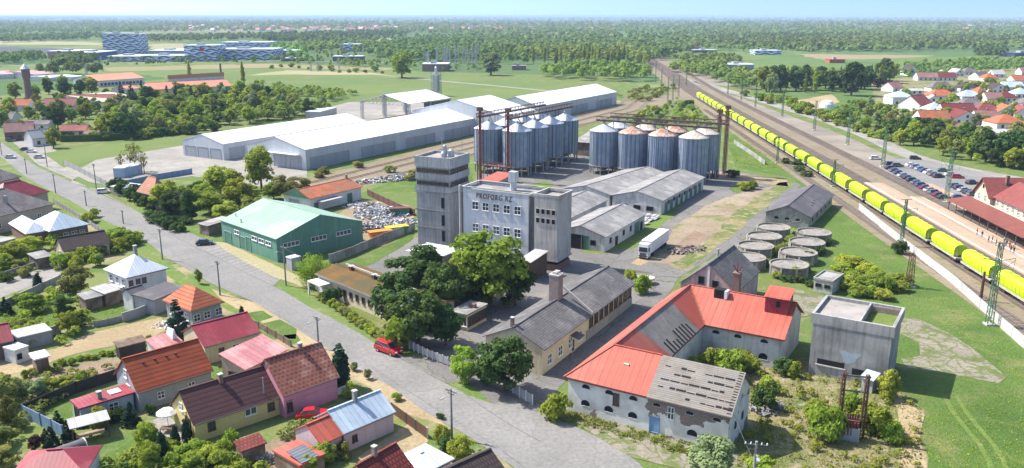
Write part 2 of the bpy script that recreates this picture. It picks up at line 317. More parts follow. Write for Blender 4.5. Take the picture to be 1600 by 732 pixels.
# ---------------------------------------------------------------- mesh building
class MB:
    def __init__(s): s.v = []; s.f = []; s.mi = []; s.m = 0; s.uv = {}
    def face(s, *ps, uv=None):
        n = len(s.v); s.v += [tuple(p) for p in ps]; s.f.append(tuple(range(n, n + len(ps)))); s.mi.append(s.m)
        if uv: s.uv[len(s.f) - 1] = uv
    def hexa(s, b, t):                                    # bottom ring, top ring (both ccw from above)
        n = len(b)
        s.face(*reversed(b)); s.face(*t)
        for i in range(n): s.face(b[i], b[(i + 1) % n], t[(i + 1) % n], t[i])
    def box(s, x0, x1, y0, y1, z0, z1):
        s.hexa([(x0, y0, z0), (x1, y0, z0), (x1, y1, z0), (x0, y1, z0)], [(x0, y0, z1), (x1, y0, z1), (x1, y1, z1), (x0, y1, z1)])
    def bar(s, a, b, wd, hh=None):
        a, b = Vector(a), Vector(b); hh = hh or wd; d = (b - a)
        if d.length < 1e-6: return
        d.normalize(); x = d.cross(Vector((0, 0, 1)))
        if x.length < .01: x = Vector((1, 0, 0))
        x.normalize(); y = x.cross(d).normalized(); x *= wd / 2; y *= hh / 2
        s.hexa([a - x - y, a + x - y, a + x + y, a - x + y], [b - x - y, b + x - y, b + x + y, b - x + y])
    def tube(s, pts, rs, n=6, cap=True):
        rings = []
        for i, p in enumerate(pts):
            p = Vector(p); d = (Vector(pts[min(i + 1, len(pts) - 1)]) - Vector(pts[max(i - 1, 0)])).normalized()
            x = d.cross(Vector((0, 1, 0))); x = Vector((1, 0, 0)) if x.length < .05 else x.normalized(); y = d.cross(x)
            r = rs[i] if isinstance(rs, (list, tuple)) else rs
            rings.append([p + x * r * math.cos(2 * PI * k / n) + y * r * math.sin(2 * PI * k / n) for k in range(n)])
        for a, b in zip(rings, rings[1:]):
            for k in range(n): s.face(a[k], a[(k + 1) % n], b[(k + 1) % n], b[k])
        if cap: s.face(*reversed(rings[0])); s.face(*rings[-1])
    def lathe(s, cx, cy, prof, n=24, circ=True):
        for (r0, z0), (r1, z1) in zip(prof, prof[1:]):
            for k in range(n):
                a, b = 2 * PI * k / n, 2 * PI * (k + 1) / n
                P = lambda r, z, t: (cx + r * math.cos(t), cy + r * math.sin(t), z)
                rm = max(r0, r1); L0 = math.hypot(r1 - r0, z1 - z0)
                uv = [(rm * a, 0), (rm * b, 0), (rm * b, L0), (rm * a, L0)]
                if r1 < 1e-4: s.face(P(r0, z0, a), P(r0, z0, b), P(0, z1, 0), uv=uv[:3])
                elif r0 < 1e-4: s.face(P(0, z0, 0), P(r1, z1, b), P(r1, z1, a), uv=[uv[0], uv[2], uv[3]])
                else: s.face(P(r0, z0, a), P(r0, z0, b), P(r1, z1, b), P(r1, z1, a), uv=uv)
    def mesh(s, name, mats, smooth=False):
        me = bpy.data.meshes.new(name); me.from_pydata(s.v, [], s.f)
        for m in (mats if isinstance(mats, (list, tuple)) else [mats]): me.materials.append(M(m))
        if any(s.mi): me.polygons.foreach_set('material_index', s.mi)
        ul = me.uv_layers.new(name='UVMap')
        buf = np.zeros((len(me.loops), 2), np.float32); k = 0
        for i, f in enumerate(s.f):
            if i in s.uv:
                for c in s.uv[i]: buf[k] = c; k += 1
                continue
            n = me.polygons[i].normal
            h = Vector((-n.y, n.x, 0)); h = Vector((1, 0, 0)) if h.length < .02 else h.normalized()
            v = n.cross(h)
            for j in f:
                p = Vector(s.v[j]); buf[k] = (p.dot(h), p.dot(v)); k += 1
        ul.data.foreach_set('uv', buf.ravel())
        if smooth: me.polygons.foreach_set('use_smooth', [True] * len(me.polygons))
        me.update(); return me
    def build(s, name, mats, parent=None, smooth=False, kind=None, label=None):
        o = bpy.data.objects.new(name, s.mesh(name, mats, smooth)); C.objects.link(o)
        if parent: o.parent = parent
        if kind: o['kind'] = kind
        if label: o['label'] = label
        return o
def tag(o, label, cat, group=None):
    o['label'] = label; o['category'] = cat
    if group: o['group'] = group
    return o
def thing(name, label, cat, loc, rz=0.0, group=None):
    o = bpy.data.objects.new(name, None); C.objects.link(o); o.empty_display_size = .5
    o.location = loc; o.rotation_euler = (0, 0, rz); return tag(o, label, cat, group)
def put(name, me, parent, loc=(0, 0, 0), rz=0.0):
    o = bpy.data.objects.new(name, me); C.objects.link(o); o.parent = parent; o.location = loc; o.rotation_euler = (0, 0, rz); return o
def dup(root, loc, rz=0.0, label=None, group=None, scale=None):
    r = root.copy(); C.objects.link(r); r.location = loc; r.rotation_euler = (0, 0, rz)
    if label: r['label'] = label
    if group: r['group'] = group
    if scale: r.scale = scale
    for ch in list(root.children):
        c = ch.copy(); C.objects.link(c); c.parent = r
        for g in list(ch.children):
            e = g.copy(); C.objects.link(e); e.parent = c
    return r
ORD = 'first second third fourth fifth sixth seventh eighth ninth tenth eleventh twelfth thirteenth fourteenth fifteenth sixteenth seventeenth eighteenth nineteenth twentieth'.split()
TENS = ['', '', 'twenty', 'thirty', 'forty', 'fifty', 'sixty', 'seventy', 'eighty', 'ninety']
def ordn(n):
    if n <= 20: return ORD[n - 1]
    t, u = divmod(n, 10)
    return (TENS[t] + '-' + ORD[u - 1]) if u else TENS[t][:-1] + 'ieth'
# ---------------------------------------------------------------- ground sheets
ZL = [0.0]
def patch(name, pts, m, z, jit=.8, seg=4.0, px=True, kind='structure'):
    P = [G(*p) if px else Vector((*p, 0)) for p in pts]
    out = []
    for a, b in zip(P, P[1:] + P[:1]):
        dist = max(60, (a + b).length / 2); sg = seg * max(1, dist / 250); n = max(1, min(160, int((b - a).length / sg)))
        for k in range(n):
            p = a.lerp(b, k / n); j = jit * max(1, dist / 400)
            if jit: p = p + Vector((mnoise.noise(Vector((p.x * .15, p.y * .15, 1.3))) + .6 * mnoise.noise(Vector((p.x * .5, p.y * .5, 4.))), mnoise.noise(Vector((p.x * .15, p.y * .15, 9.3))) + .6 * mnoise.noise(Vector((p.x * .5, p.y * .5, 14.))), 0)) * j
            out.append(Vector((p.x, p.y, z)))
    tris = geometry.tessellate_polygon([out])
    mb = MB(); mb.v = [tuple(p) for p in out]
    for t in tris:
        a, b, c = (out[i] for i in t)
        if (b - a).cross(c - a).z < 0: t = (t[0], t[2], t[1])
        mb.f.append(tuple(t)); mb.mi.append(0)
    o = mb.build(name, m); o['kind'] = kind; return o
def offset_line(P, o):
    out = []
    for i, p in enumerate(P):
        d = (P[min(i + 1, len(P) - 1)] - P[max(i - 1, 0)]); d.z = 0; d.normalize()
        out.append(p + Vector((d.y, -d.x, 0)) * o)
    return out
def strip(name, P, o0, o1, z, m, kind='structure', th=0.0, z1=None):
    a, b = offset_line(P, o0), offset_line(P, o1); mb = MB(); L = 0
    for i in range(len(P) - 1):
        s = (P[i + 1] - P[i]).length
        up = lambda p: (p.x, p.y, z)
        mb.face(up(b[i]), up(b[i + 1]), up(a[i + 1]), up(a[i]), uv=[(o1, L), (o1, L + s), (o0, L + s), (o0, L)]); L += s
        if th:
            dn = lambda p: (p.x, p.y, z - th)
            mb.face(up(a[i]), up(a[i + 1]), dn(a[i + 1]), dn(a[i])); mb.face(up(b[i + 1]), up(b[i]), dn(b[i]), dn(b[i + 1]))
    o = mb.build(name, m); o['kind'] = kind; return o
def smooth_line(P, step):
    out = []
    for i in range(len(P) - 1):
        p0, p1, p2, p3 = P[max(i - 1, 0)], P[i], P[i + 1], P[min(i + 2, len(P) - 1)]
        n = max(1, int((p2 - p1).length / step))
        for k in range(n):
            t = k / n
            out.append(.5 * ((2 * p1) + (p2 - p0) * t + (2 * p0 - 5 * p1 + 4 * p2 - p3) * t * t + (3 * p1 - p0 - 3 * p2 + p3) * t ** 3))
    out.append(P[-1]); return out
# ---------------------------------------------------------------- windows (cached meshes, frame + pane)
WIN = {}
def winmesh(w, h, kind):
    key = (round(w, 2), round(h, 2), kind)
    if key in WIN: return WIN[key]
    f, p = MB(), MB(); t = min(.1, w * .09); x0, x1 = -w / 2, w / 2; fm, pm = 'white_paint', 'glass'
    if kind == 'arch':
        n = 10; pts = [(x0, 0)] + [(x1, 0)] + [(x1 * math.cos(PI * k / n), h * .35 + h * .65 * math.sin(PI * k / n)) for k in range(n + 1)]
        big = [(a * 1.1, b * 1.07 - .04) for a, b in pts]
        p.hexa([(a, -.03, b) for a, b in pts], [(a, -.05, b) for a, b in pts]) if 0 else p.face(*[(a, -.035, b) for a, b in pts])
        for (a, b), (c, d_), (e, g), (i, j) in zip(pts, pts[1:] + pts[:1], big, big[1:] + big[:1]):
            f.face((a, -.035, b), (c, -.035, d_), (i, -.06, j), (e, -.06, g)); f.face((e, -.06, g), (i, -.06, j), (i, .03, j), (e, .03, g))
        fm, pm = 'plaster_old', 'void_dark'
    else:
        if kind in ('dark', 'hole'): fm, pm = 'concrete_light', 'void_dark'
        if kind == 'brown': fm, pm = 'door_brown', 'glass'
        if kind == 'door': fm, pm = 'white_paint', 'door_brown'
        if kind == 'gate': fm, pm = 'plaster_grey', 'door_green'
        if kind == 'bluedoor': fm, pm = 'door_blue', 'door_blue'
        if kind == 'roller': fm, pm = 'steel', 'grey_panel'
        if kind == 'black': fm, pm = 'dark_steel', 'void_dark'
        yo = -.12
        f.box(x0 - t, x0, yo, .02, -t, h + t); f.box(x1, x1 + t, yo, .02, -t, h + t)
        f.box(x0, x1, yo, .02, -t, 0); f.box(x0, x1, yo, .02, h, h + t)
        f.box(x0 - t * 1.6, x1 + t * 1.6, yo - .08, .02, -t - .08, -t - .004) if kind in ('cross', 'strip', 'brown') else None
        if kind == 'cross':
            f.box(-.05, .05, yo + .03, 0, 0, h); f.box(x0, -.05, yo + .03, 0, h * .5 - .05, h * .5 + .05); f.box(.05, x1, yo + .03, 0, h * .5 - .05, h * .5 + .05)
        if kind == 'strip':
            k = max(2, round(w / 1.1))
            for i in range(1, k): f.box(x0 + w * i / k - .06, x0 + w * i / k + .06, yo + .03, 0, 0, h)
        if kind == 'brown': f.box(-.05, .05, yo + .03, 0, 0, h)
        p.face((x0, -.03, 0), (x1, -.03, 0), (x1, -.03, h), (x0, -.03, h))
    WIN[key] = (f.mesh('window_frame', fm), p.mesh('window_pane', pm)); return WIN[key]
# ---------------------------------------------------------------- buildings
def roofmb(mb, L, W, h, rh, typ, rf=.5, t=.14, hipx=1.0):
    if typ == 'gableP':
        sub = MB(); roofmb(sub, W, L, h, rh, 'gable', rf, t)
        for f in sub.f: mb.face(*[(L - sub.v[i][1], sub.v[i][0], sub.v[i][2]) for i in f])
        return
    if typ == 'gable':
        sec = [(0, h), (W * rf, rh), (W, h), (W, h + t), (W * rf, rh + t), (0, h + t)]
        if rf <= 0: sec = [(0, rh), (W, h), (W, h + t), (0, rh + t)]
        if rf >= 1: sec = [(0, h), (W, rh), (W, rh + t), (0, h + t)]
        n = len(sec)
        for i in range(n):
            a, b = sec[i], sec[(i + 1) % n]
            mb.face((L, *a), (0, *a), (0, *b), (L, *b))
        m = n // 2
        for i in range(m - 1):
            a, b, c, d_ = sec[i], sec[i + 1], sec[n - 2 - i], sec[n - 1 - i]
            mb.face((0, *a), (0, *d_), (0, *c), (0, *b)); mb.face((L, *a), (L, *b), (L, *c), (L, *d_))
    elif typ == 'hip':
        if L >= W: r0, r1 = (W / 2 * hipx, W / 2), (L - W / 2 * hipx, W / 2)
        else: r0, r1 = (L / 2, L / 2 * hipx), (L / 2, W - L / 2 * hipx)
        e = [(0, 0, h + t), (L, 0, h + t), (L, W, h + t), (0, W, h + t)]; A, B = (*r0, rh + t), (*r1, rh + t)
        if L >= W: mb.face(e[0], e[1], B, A); mb.face(e[1], e[2], B); mb.face(e[2], e[3], A, B); mb.face(e[3], e[0], A)
        else: mb.face(e[0], e[1], A); mb.face(e[1], e[2], B, A); mb.face(e[2], e[3], B); mb.face(e[3], e[0], A, B)
        lo = [(x, y, h) for x, y, z in e]; mb.face(*reversed(lo))
        for i in range(4): mb.face(lo[i], lo[(i + 1) % 4], e[(i + 1) % 4], e[i])
    elif typ == 'flat': mb.box(0, L, 0, W, h - .25, h)
class Bld:
    def __init__(s, name, label, cat, A, B, Cp=None, h=3.0, rh=6.0, roof='gable', wm='plaster_white', rm='tile_orange', ov=.4, og=.25, ang=None, rp=None, W=None, L=None, group=None, pitch=None, rf=.5, t=.14, gm=None, hipx=1.0, base=0.0, walls=True):
        a, b = G(*A, h), G(*B, h); dr = b - a
        if ang is not None and ang != 'AB': dr = Vector((math.cos(R(ang)), math.sin(R(ang)), 0))
        ux = dr.normalized()
        if ang is None and Cp is not None:
            cv = (G(*Cp, h) - a).normalized(); c2 = Vector((cv.y, -cv.x, 0))
            if c2.dot(ux) > .96: ux = (ux + c2).normalized()
        uy = Vector((-ux.y, ux.x, 0))
        L = L or (b - a).dot(ux)
        if W is None and Cp is not None: W = (G(*Cp, h) - a).dot(uy)
        if rp is not None:                              # ridge height (or width at a given pitch) that puts the ridge where the photo shows it
            best = None; s0 = 1 if (G(*rp, h + .1) - a).dot(uy) > 0 else -1
            for i in range(10, 1600):
                z = h + i * .01; dd = (G(*rp, z) - a).dot(uy)
                if W is not None: e = abs(dd - W * rf)
                elif pitch: e = abs(dd * s0 * math.tan(R(pitch)) - (z - h))
                else: e = abs(z - rh)
                if best is None or e < best[0]: best = (e, z, dd)
            rh = best[1]; W = W if W is not None else best[2] / rf
        if W < 0: a = a + ux * L; ux = -ux; uy = -uy; W = -W
        s.L, s.W, s.h, s.rh, s.ov, s.og, s.typ, s.rf = L, W, h, rh, ov, og, roof, rf
        s.o = thing(name, label, cat, (a.x, a.y, 0), math.atan2(ux.y, ux.x), group)
        x0, x1, y0, y1 = og, L - og, ov, W - ov
        if roof in ('hip', 'gableP', 'flat'): x0, x1 = ov, L - ov
        if roof == 'gableP': y0, y1 = og, W - og
        s.b = (x0, x1, y0, y1)
        if walls:
            mb = MB()
            if roof == 'gable':
                zl = (lambda y: h + (rh - h) * (y / (W * rf) if y < W * rf else (W - y) / max(1e-6, W * (1 - rf))) - .03) if 0 < rf < 1 else ((lambda y: h + (rh - h) * y / W - .03) if rf >= 1 else (lambda y: rh + (h - rh) * y / W - .03))
                z0, z1 = zl(y0), zl(y1)
                mb.face((x0, y0, base), (x1, y0, base), (x1, y0, z0), (x0, y0, z0)); mb.face((x1, y1, base), (x0, y1, base), (x0, y1, z1), (x1, y1, z1))
                if 0 < rf < 1:
                    ym, zm = W * rf, rh - .03
                    if gm: mb.m = 1
                    mb.face((x1, y0, base), (x1, y1, base), (x1, y1, z1), (x1, ym, zm), (x1, y0, z0)); mb.face((x0, y1, base), (x0, y0, base), (x0, y0, z0), (x0, ym, zm), (x0, y1, z1)); mb.m = 0
                else:
                    mb.face((x1, y0, base), (x1, y1, base), (x1, y1, z1), (x1, y0, z0)); mb.face((x0, y1, base), (x0, y0, base), (x0, y0, z0), (x0, y1, z1))
            elif roof == 'gableP':
                k = (rh - h) / (L / 2); zz = h + k * x0 - .03
                mb.face((x0, y0, base), (x1, y0, base), (x1, y0, zz), (L / 2, y0, rh - .03), (x0, y0, zz)); mb.face((x1, y1, base), (x0, y1, base), (x0, y1, zz), (L / 2, y1, rh - .03), (x1, y1, zz))
                mb.face((x1, y0, base), (x1, y1, base), (x1, y1, zz), (x1, y0, zz)); mb.face((x0, y1, base), (x0, y0, base), (x0, y0, zz), (x0, y1, zz))
            else:
                zt = h - .02 if roof == 'hip' else h - .23
                for p, q_ in (((x0, y0), (x1, y0)), ((x1, y0), (x1, y1)), ((x1, y1), (x0, y1)), ((x0, y1), (x0, y0))): mb.face((*p, base), (*q_, base), (*q_, zt), (*p, zt))
            s.wall = mb.build('wall', [wm, gm] if gm else wm, s.o)
        if roof != 'none':
            mb = MB(); roofmb(mb, L, W, h, rh, roof, rf, t, hipx); s.roof = mb.build('roof', rm, s.o)
            if roof in ('gable', 'gableP', 'hip') and L < 60 and 0 < rf < 1:
                mb = MB(); zr = rh + t + .02
                if roof == 'gable': mb.bar((0, W * rf, zr), (L, W * rf, zr), .3, .14)
                elif roof == 'gableP': mb.bar((L / 2, 0, zr), (L / 2, W, zr), .3, .14)
                elif L >= W + .5: mb.bar((W / 2 * hipx, W / 2, zr), (L - W / 2 * hipx, W / 2, zr), .3, .14)
                if mb.f: put('ridge_cap', mb.mesh('ridge_cap', rm), s.roof)
            if cat == 'house' and L < 30 and a.x < 0: s.gutters()
    def gutters(s):
        for y in ((-.07, s.W + .07) if s.typ != 'gableP' else ()):
            mb = MB(); mb.bar((0, y, s.h + .03), (s.L, y, s.h + .03), .13); mb.build('gutter', 'dark_steel', s.o)
    def world(s, x, y, z=0): return s.o.matrix_basis @ Vector((x, y, z))
    def at(s, side, k, z):
        x0, x1, y0, y1 = s.b
        return {'S': ((k, y0, z), 0), 'E': ((x1, k, z), PI / 2), 'N': ((k, y1, z), PI), 'W': ((x0, k, z), -PI / 2)}[side]
    def win(s, side, ks, z, w, h, kind='cross', nm='window'):
        if isinstance(ks, tuple):
            a, b, n = ks; ks = [a + (b - a) * (i + .5) / n for i in range(n)]
        f, p = winmesh(w, h, kind)
        for k in ks:
            loc, rz = s.at(side, k, z); o = put(nm, f, s.o, loc, rz); put('door_leaf' if 'door' in nm else 'pane', p, o)
    def rz(s, x, y):                                    # roof height at a point
        if s.typ == 'gable': return s.h + (s.rh - s.h) * (y / (s.W * s.rf) if y < s.W * s.rf else (s.W - y) / (s.W * (1 - s.rf)))
        return s.h + .5
    def chim(s, x, y, w=.6, top=1.2, m='brick', z=None):
        z = z if z is not None else s.rz(x, y); mb = MB()
        mb.box(x - w / 2, x + w / 2, y - w / 2, y + w / 2, z - .6, z + top)
        o = mb.build('chimney', m, s.o); mb = MB(); mb.box(x - w * .62, x + w * .62, y - w * .62, y + w * .62, z + top + .002, z + top + .14); mb.build('chimney_cap', 'concrete_light', o)
    def part(s, name, m, f, smooth=False):
        mb = MB(); f(mb); return mb.build(name, m, s.o, smooth)
def wallrun(name, label, cat, P, h, th, m, px=True, posts=None, pm=None, group=None, gap=0.0, cap=False):
    """a fence or wall along a polyline"""
    P = [G(*p) if px else Vector((*p, 0)) for p in P]
    o = thing(name, label, cat, P[0], 0, group); mb = MB(); pl = []; P = [p - P[0] for p in P]
    for a, b in zip(P, P[1:]):
        d = (b - a).normalized(); n = Vector((-d.y, d.x, 0)) * th / 2; z = Vector((0, 0, h)); g = Vector((0, 0, gap))
        mb.hexa([a - n + g, b - n + g, b + n + g, a + n + g], [a - n + z, b - n + z, b + n + z, a + n + z])
        if posts:
            k = max(1, int((b - a).length / posts))
            for i in range(k + 1):
                pl.append(a.lerp(b, i / k))
    mb.build('fence_panel' if 'fence' in name else 'wall_panel', m, o)
    if posts:
        pm_ = MB(); r = th / 2 + .05; pm_.box(-r, r, -r, r, 0, h + .12); pm_ = pm_.mesh('post', pm or m)
        for p in pl[:100]: put('post', pm_, o, p)
    return o
# ---------------------------------------------------------------- trees
def leaf_mesh(name, cents, rads, n, size, m, seed, flat=1.0, inner=.55, hang=0.0, asp=.7):
    """leaf-sized faces spread over clumps; cents k x 3, rads k"""
    g = np.random.default_rng(seed); k = len(cents); cents = np.array(cents, float); rads = np.array(rads, float)
    wgt = rads ** 2; idx = g.choice(k, n, p=wgt / wgt.sum())
    d = g.normal(size=(n, 3)); d /= np.linalg.norm(d, axis=1)[:, None]; d[:, 2] = np.where(d[:, 2] < -.35, -d[:, 2] * .6, d[:, 2])
    rr = rads[idx] * (inner + (1.08 - inner) * g.random(n) ** .6)
    p = cents[idx] + d * rr[:, None] * np.array([1, 1, flat])
    if hang: p[:, 2] -= hang * g.random(n) ** 1.5
    nr = d * 1.1 + g.normal(size=(n, 3)) * .45 + np.array([0, 0, .35]); nr /= np.linalg.norm(nr, axis=1)[:, None]
    a = np.cross(nr, g.normal(size=(n, 3))); a /= np.linalg.norm(a, axis=1)[:, None] + 1e-9; b = np.cross(nr, a)
    sz = size * (.6 + .8 * g.random(n)); a *= sz[:, None]; b *= (sz * asp)[:, None]
    v = np.stack([p - a, p - b, p + a, p + b], 1).reshape(-1, 3)
    return quads(name, v, m)
def quads(name, v, m):
    n = len(v) // 4; me = bpy.data.meshes.new(name)
    me.vertices.add(4 * n); me.vertices.foreach_set('co', v.astype(np.float32).ravel())
    me.loops.add(4 * n); me.loops.foreach_set('vertex_index', np.arange(4 * n, dtype=np.int32))
    me.polygons.add(n); me.polygons.foreach_set('loop_start', np.arange(0, 4 * n, 4, dtype=np.int32)); me.polygons.foreach_set('loop_total', np.full(n, 4, np.int32))
    me.materials.append(M(m)); me.update(calc_edges=True); return me
def trunk_mesh(h, r, seed, limbs=5, spread=2.0):
    g = random.Random(seed); mb = MB(); j = lambda s: g.uniform(-s, s)
    mb.tube([(0, 0, -.2), (j(.1), j(.1), h * .35), (j(.25), j(.25), h * .7), (j(.3), j(.3), h)], [r * 1.25, r * .85, r * .55, r * .2], 7)
    for i in range(limbs):
        t = 2 * PI * i / limbs + j(.4); z = h * g.uniform(.3, .55)
        mb.tube([(0, 0, z), (math.cos(t) * spread * .5, math.sin(t) * spread * .5, z + h * .18), (math.cos(t) * spread, math.sin(t) * spread, z + h * .4)], [r * .5, r * .3, r * .1], 5)
    return mb.mesh('tree_trunk', 'bark')
def blob(rx, rz, zc, n, cr, seed, top=1.0, low=-.75):
    """clump centres for an uneven crown with gaps"""
    g = random.Random(seed); cs, rs = [], []
    while len(cs) < n:
        x, y, z = g.uniform(-1, 1), g.uniform(-1, 1), g.uniform(low, 1)
        q_ = x * x + y * y + z * z
        if q_ > 1 or q_ < .16: continue
        wob = 1 + .28 * mnoise.noise(Vector((x * 1.7 + seed, y * 1.7, z * 1.7)))
        cs.append((x * rx * wob, y * rx * wob, zc + z * rz * wob)); rs.append(cr * g.uniform(.65, 1.3))
    return cs, rs
PROTO = {}
def proto(kind, var, lod):
    """returns crown mesh, trunk mesh, natural height, natural width"""
    key = (kind, var, lod)
    if key in PROTO: return PROTO[key]
    sd = sum(map(ord, kind)) * 7 + var * 31; f = (1.0, .38)[lod]; ls = (1.0, 1.6)[lod]
    if kind in ('round', 'lime', 'dark', 'olive', 'pale', 'purple'):
        rx = (4.2, 3.7, 4.6)[var]; cs, rs = blob(rx * .8, 4.2, 5.2, (52, 30, 60)[var], (1.2, 1.2, 1.1)[var], sd, low=-.95)
        mname = 'leaf_' + kind
        me = leaf_mesh('crown', cs, rs, int(5200 * f * (1.25 if kind == 'dark' else 1)), .27 * ls, mname, sd, .95); tr = trunk_mesh(5.6, .28, sd, 5, 2.2); hh, ww = 10.2, rx * 2
    elif kind == 'poplar':
        g = random.Random(sd); cs = [(g.uniform(-.9, .9) * (1.1 - abs(z - 8) / 12), g.uniform(-.9, .9) * (1.1 - abs(z - 8) / 12), z) for z in np.linspace(3, 17, 30)]; rs = [g.uniform(.8, 1.35) * (1.15 - max(0, z[2] - 9) / 12) for z in cs]
        me = leaf_mesh('crown', cs, rs, int(3600 * f), .26 * ls, 'leaf_round', sd, 1.3); tr = trunk_mesh(13, .25, sd, 0); hh, ww = 18.3, 4.4
    elif kind == 'willow':
        cs, rs = blob(3.4, 2.6, 5.6, 44, 1.0, sd); me = leaf_mesh('crown', cs, rs, int(6500 * f), .2 * ls, 'leaf_lime', sd, .8, .5, 4.2, .35); tr = trunk_mesh(6, .3, sd, 5, 1.8); hh, ww = 9.2, 8.6
    elif kind == 'spruce':
        g = random.Random(sd); cs, rs = [], []
        for i in range(17):
            z = 1.2 + i * .52; r = 2.5 * (1 - i / 17.5)
            for k in range(max(3, int(9 * (1 - i / 19)))):
                t = g.uniform(0, 2 * PI); q_ = r * g.uniform(.55, 1); cs.append((q_ * math.cos(t), q_ * math.sin(t), z - q_ * .18)); rs.append(.3 + r * .17)
        me = leaf_mesh('crown', cs, rs, int(5600 * f), .19 * ls, 'leaf_spruce', sd, .55); tr = trunk_mesh(9.6, .2, sd, 0); hh, ww = 10.4, 5.6
    elif kind == 'cypress':
        g = random.Random(sd); cs = [(g.uniform(-.16, .16), g.uniform(-.16, .16), z) for z in np.linspace(.5, 5.2, 22)]; rs = [.72 * (1 - max(0, c[2] - 2.6) / 3.8) * g.uniform(.85, 1.1) for c in cs]
        me = leaf_mesh('crown', cs, rs, int(2600 * f), .13 * ls, 'leaf_spruce', sd, 1.2, .8); tr = trunk_mesh(4, .1, sd, 0); hh, ww = 5.8, 1.6
    elif kind == 'bare':
        cs, rs = blob(2.6, 3.0, 5.4, 22, .8, sd); me = leaf_mesh('crown', cs, rs, int(700 * f), .2 * ls, 'leaf_olive', sd, 1.0); tr = trunk_mesh(7.6, .22, sd, 7, 2.4); hh, ww = 9.2, 6.2
    else:                                                      # shrubs
        mname = {'shrub': 'leaf_round', 'limeshrub': 'leaf_lime', 'darkshrub': 'leaf_dark', 'oliveshrub': 'leaf_olive', 'paleshrub': 'leaf_pale'}[kind]
        cs, rs = blob(1.35, 1.0, 1.0, 26, .55, sd, low=-.9); me = leaf_mesh('crown', cs, rs, int(2000 * f), .15 * ls, mname, sd, .9); tr = trunk_mesh(1.3, .06, sd, 5, .7); hh, ww = 2.35, 3.4
    PROTO[key] = (me, tr, hh, ww); return PROTO[key]
ADJ = {'round': 'leafy green tree', 'lime': 'bright yellow-green tree', 'dark': 'dark green tree', 'olive': 'olive green tree', 'pale': 'pale grey-green tree', 'purple': 'dark purple-leaved tree', 'poplar': 'tall narrow poplar', 'willow': 'weeping willow', 'spruce': 'dark conical spruce', 'cypress': 'dark slim cypress', 'bare': 'thin sparse tree', 'shrub': 'green shrub', 'limeshrub': 'yellow-green shrub', 'darkshrub': 'dark green shrub', 'oliveshrub': 'olive shrub', 'paleshrub': 'pale green shrub'}
NAMES = {'poplar': 'poplar_tree', 'willow': 'willow_tree', 'spruce': 'spruce_tree', 'cypress': 'cypress_tree'}
TREES = []
def tree(kind, x, yb, yt=None, wpx=None, zone='', Hm=None, label=None, group=None, sx=1.0):
    p = G(x, yb); dist = p.length
    me, tr, hh, ww = proto(kind, rnd.randrange(3), 0 if dist < 330 else 1)
    hm = Hm if Hm else max(.8, hgt(x, yb, yt))
    wm = wpx * mpp(yb) if wpx else ww * hm / hh * sx
    sxy = wm / ww; sz = hm / hh
    isb = 'shrub' in kind
    lb = label or (ADJ[kind] + ' ' + zone)
    a = rnd.uniform(0, 6.28)
    nm = 'shrub' if isb else NAMES.get(kind, 'broadleaf_tree')
    r = thing(nm, lb, 'shrub' if isb else 'tree', (p.x, p.y, 0), a, group or ('shrubs and trees ' + zone))
    c = put('crown', me, r); t = put('trunk', tr, r); c.scale = t.scale = (sxy, sxy, sz)
    if isb: t.name = 'stem'
    TREES.append(r); return r
def inpoly(x, y, P):
    c = False
    for (x0, y0), (x1, y1) in zip(P, P[1:] + P[:1]):
        if (y0 > y) != (y1 > y) and x < (x1 - x0) * (y - y0) / (y1 - y0) + x0: c = not c
    return c
def scatter(P, n, kinds, hr, zone, md=10, group=None, seed=1):
    g = random.Random(seed * 97 + n); xs = [p[0] for p in P]; ys = [p[1] for p in P]; got = []; tries = 0
    while len(got) < n and tries < 6000:
        tries += 1; x, y = g.uniform(min(xs), max(xs)), g.uniform(min(ys), max(ys))
        if not inpoly(x, y, P): continue
        if any(abs(x - a) < md and abs(y - b) < md * .42 for a, b in got): continue
        got.append((x, y))
    for x, y in got: tree(g.choice(kinds), x, y, None, None, zone, Hm=g.uniform(*hr), group=group)
def woods(name, P, n, hr, m, seed, q_=16, label=None, rx=.42):
    """a far wood that reads as one mass: one object"""
    g = np.random.default_rng(seed); xs = [p[0] for p in P]; ys = [p[1] for p in P]; pos = []
    t = 0
    while len(pos) < n and t < 60:
        t += 1
        X, Y = g.uniform(min(xs), max(xs), n * 2), g.uniform(min(ys), max(ys), n * 2)
        for x, y in zip(X, Y):
            if len(pos) < n and inpoly(x, y, P): p = G(x, y); pos.append((p.x, p.y, 0))
    pos = np.array(pos); k = len(pos); h = g.uniform(hr[0], hr[1], k)
    d = g.normal(size=(k, q_, 3)); d /= np.linalg.norm(d, axis=2)[..., None]; d[..., 2] = np.abs(d[..., 2]) * 1.0 - .25
    rad = (h * rx)[:, None, None]
    c = pos[:, None, :] + np.concatenate([d[..., :2] * rad * g.uniform(.5, 1.05, (k, q_, 1)), (h[:, None] * .55)[..., None] + d[..., 2:] * (h * .5)[:, None, None]], 2)
    nr = d * .9 + g.normal(size=d.shape) * .35 + np.array([0, 0, .4]); nr /= np.linalg.norm(nr, axis=2)[..., None]
    a = np.cross(nr, g.normal(size=d.shape)); a /= np.linalg.norm(a, axis=2)[..., None] + 1e-9; b = np.cross(nr, a)
    s_ = (h * (.26 * (16 / q_) ** .5))[:, None, None] * g.uniform(.6, 1.3, (k, q_, 1))
    v = np.stack([c - a * s_, c - b * s_ * .8, c + a * s_, c + b * s_ * .8], 2).reshape(-1, 3)
    o = bpy.data.objects.new(name, quads(name, v, m)); C.objects.link(o); o['kind'] = 'stuff'; tag(o, label or 'distant woodland seen as one green mass', 'woodland'); return o
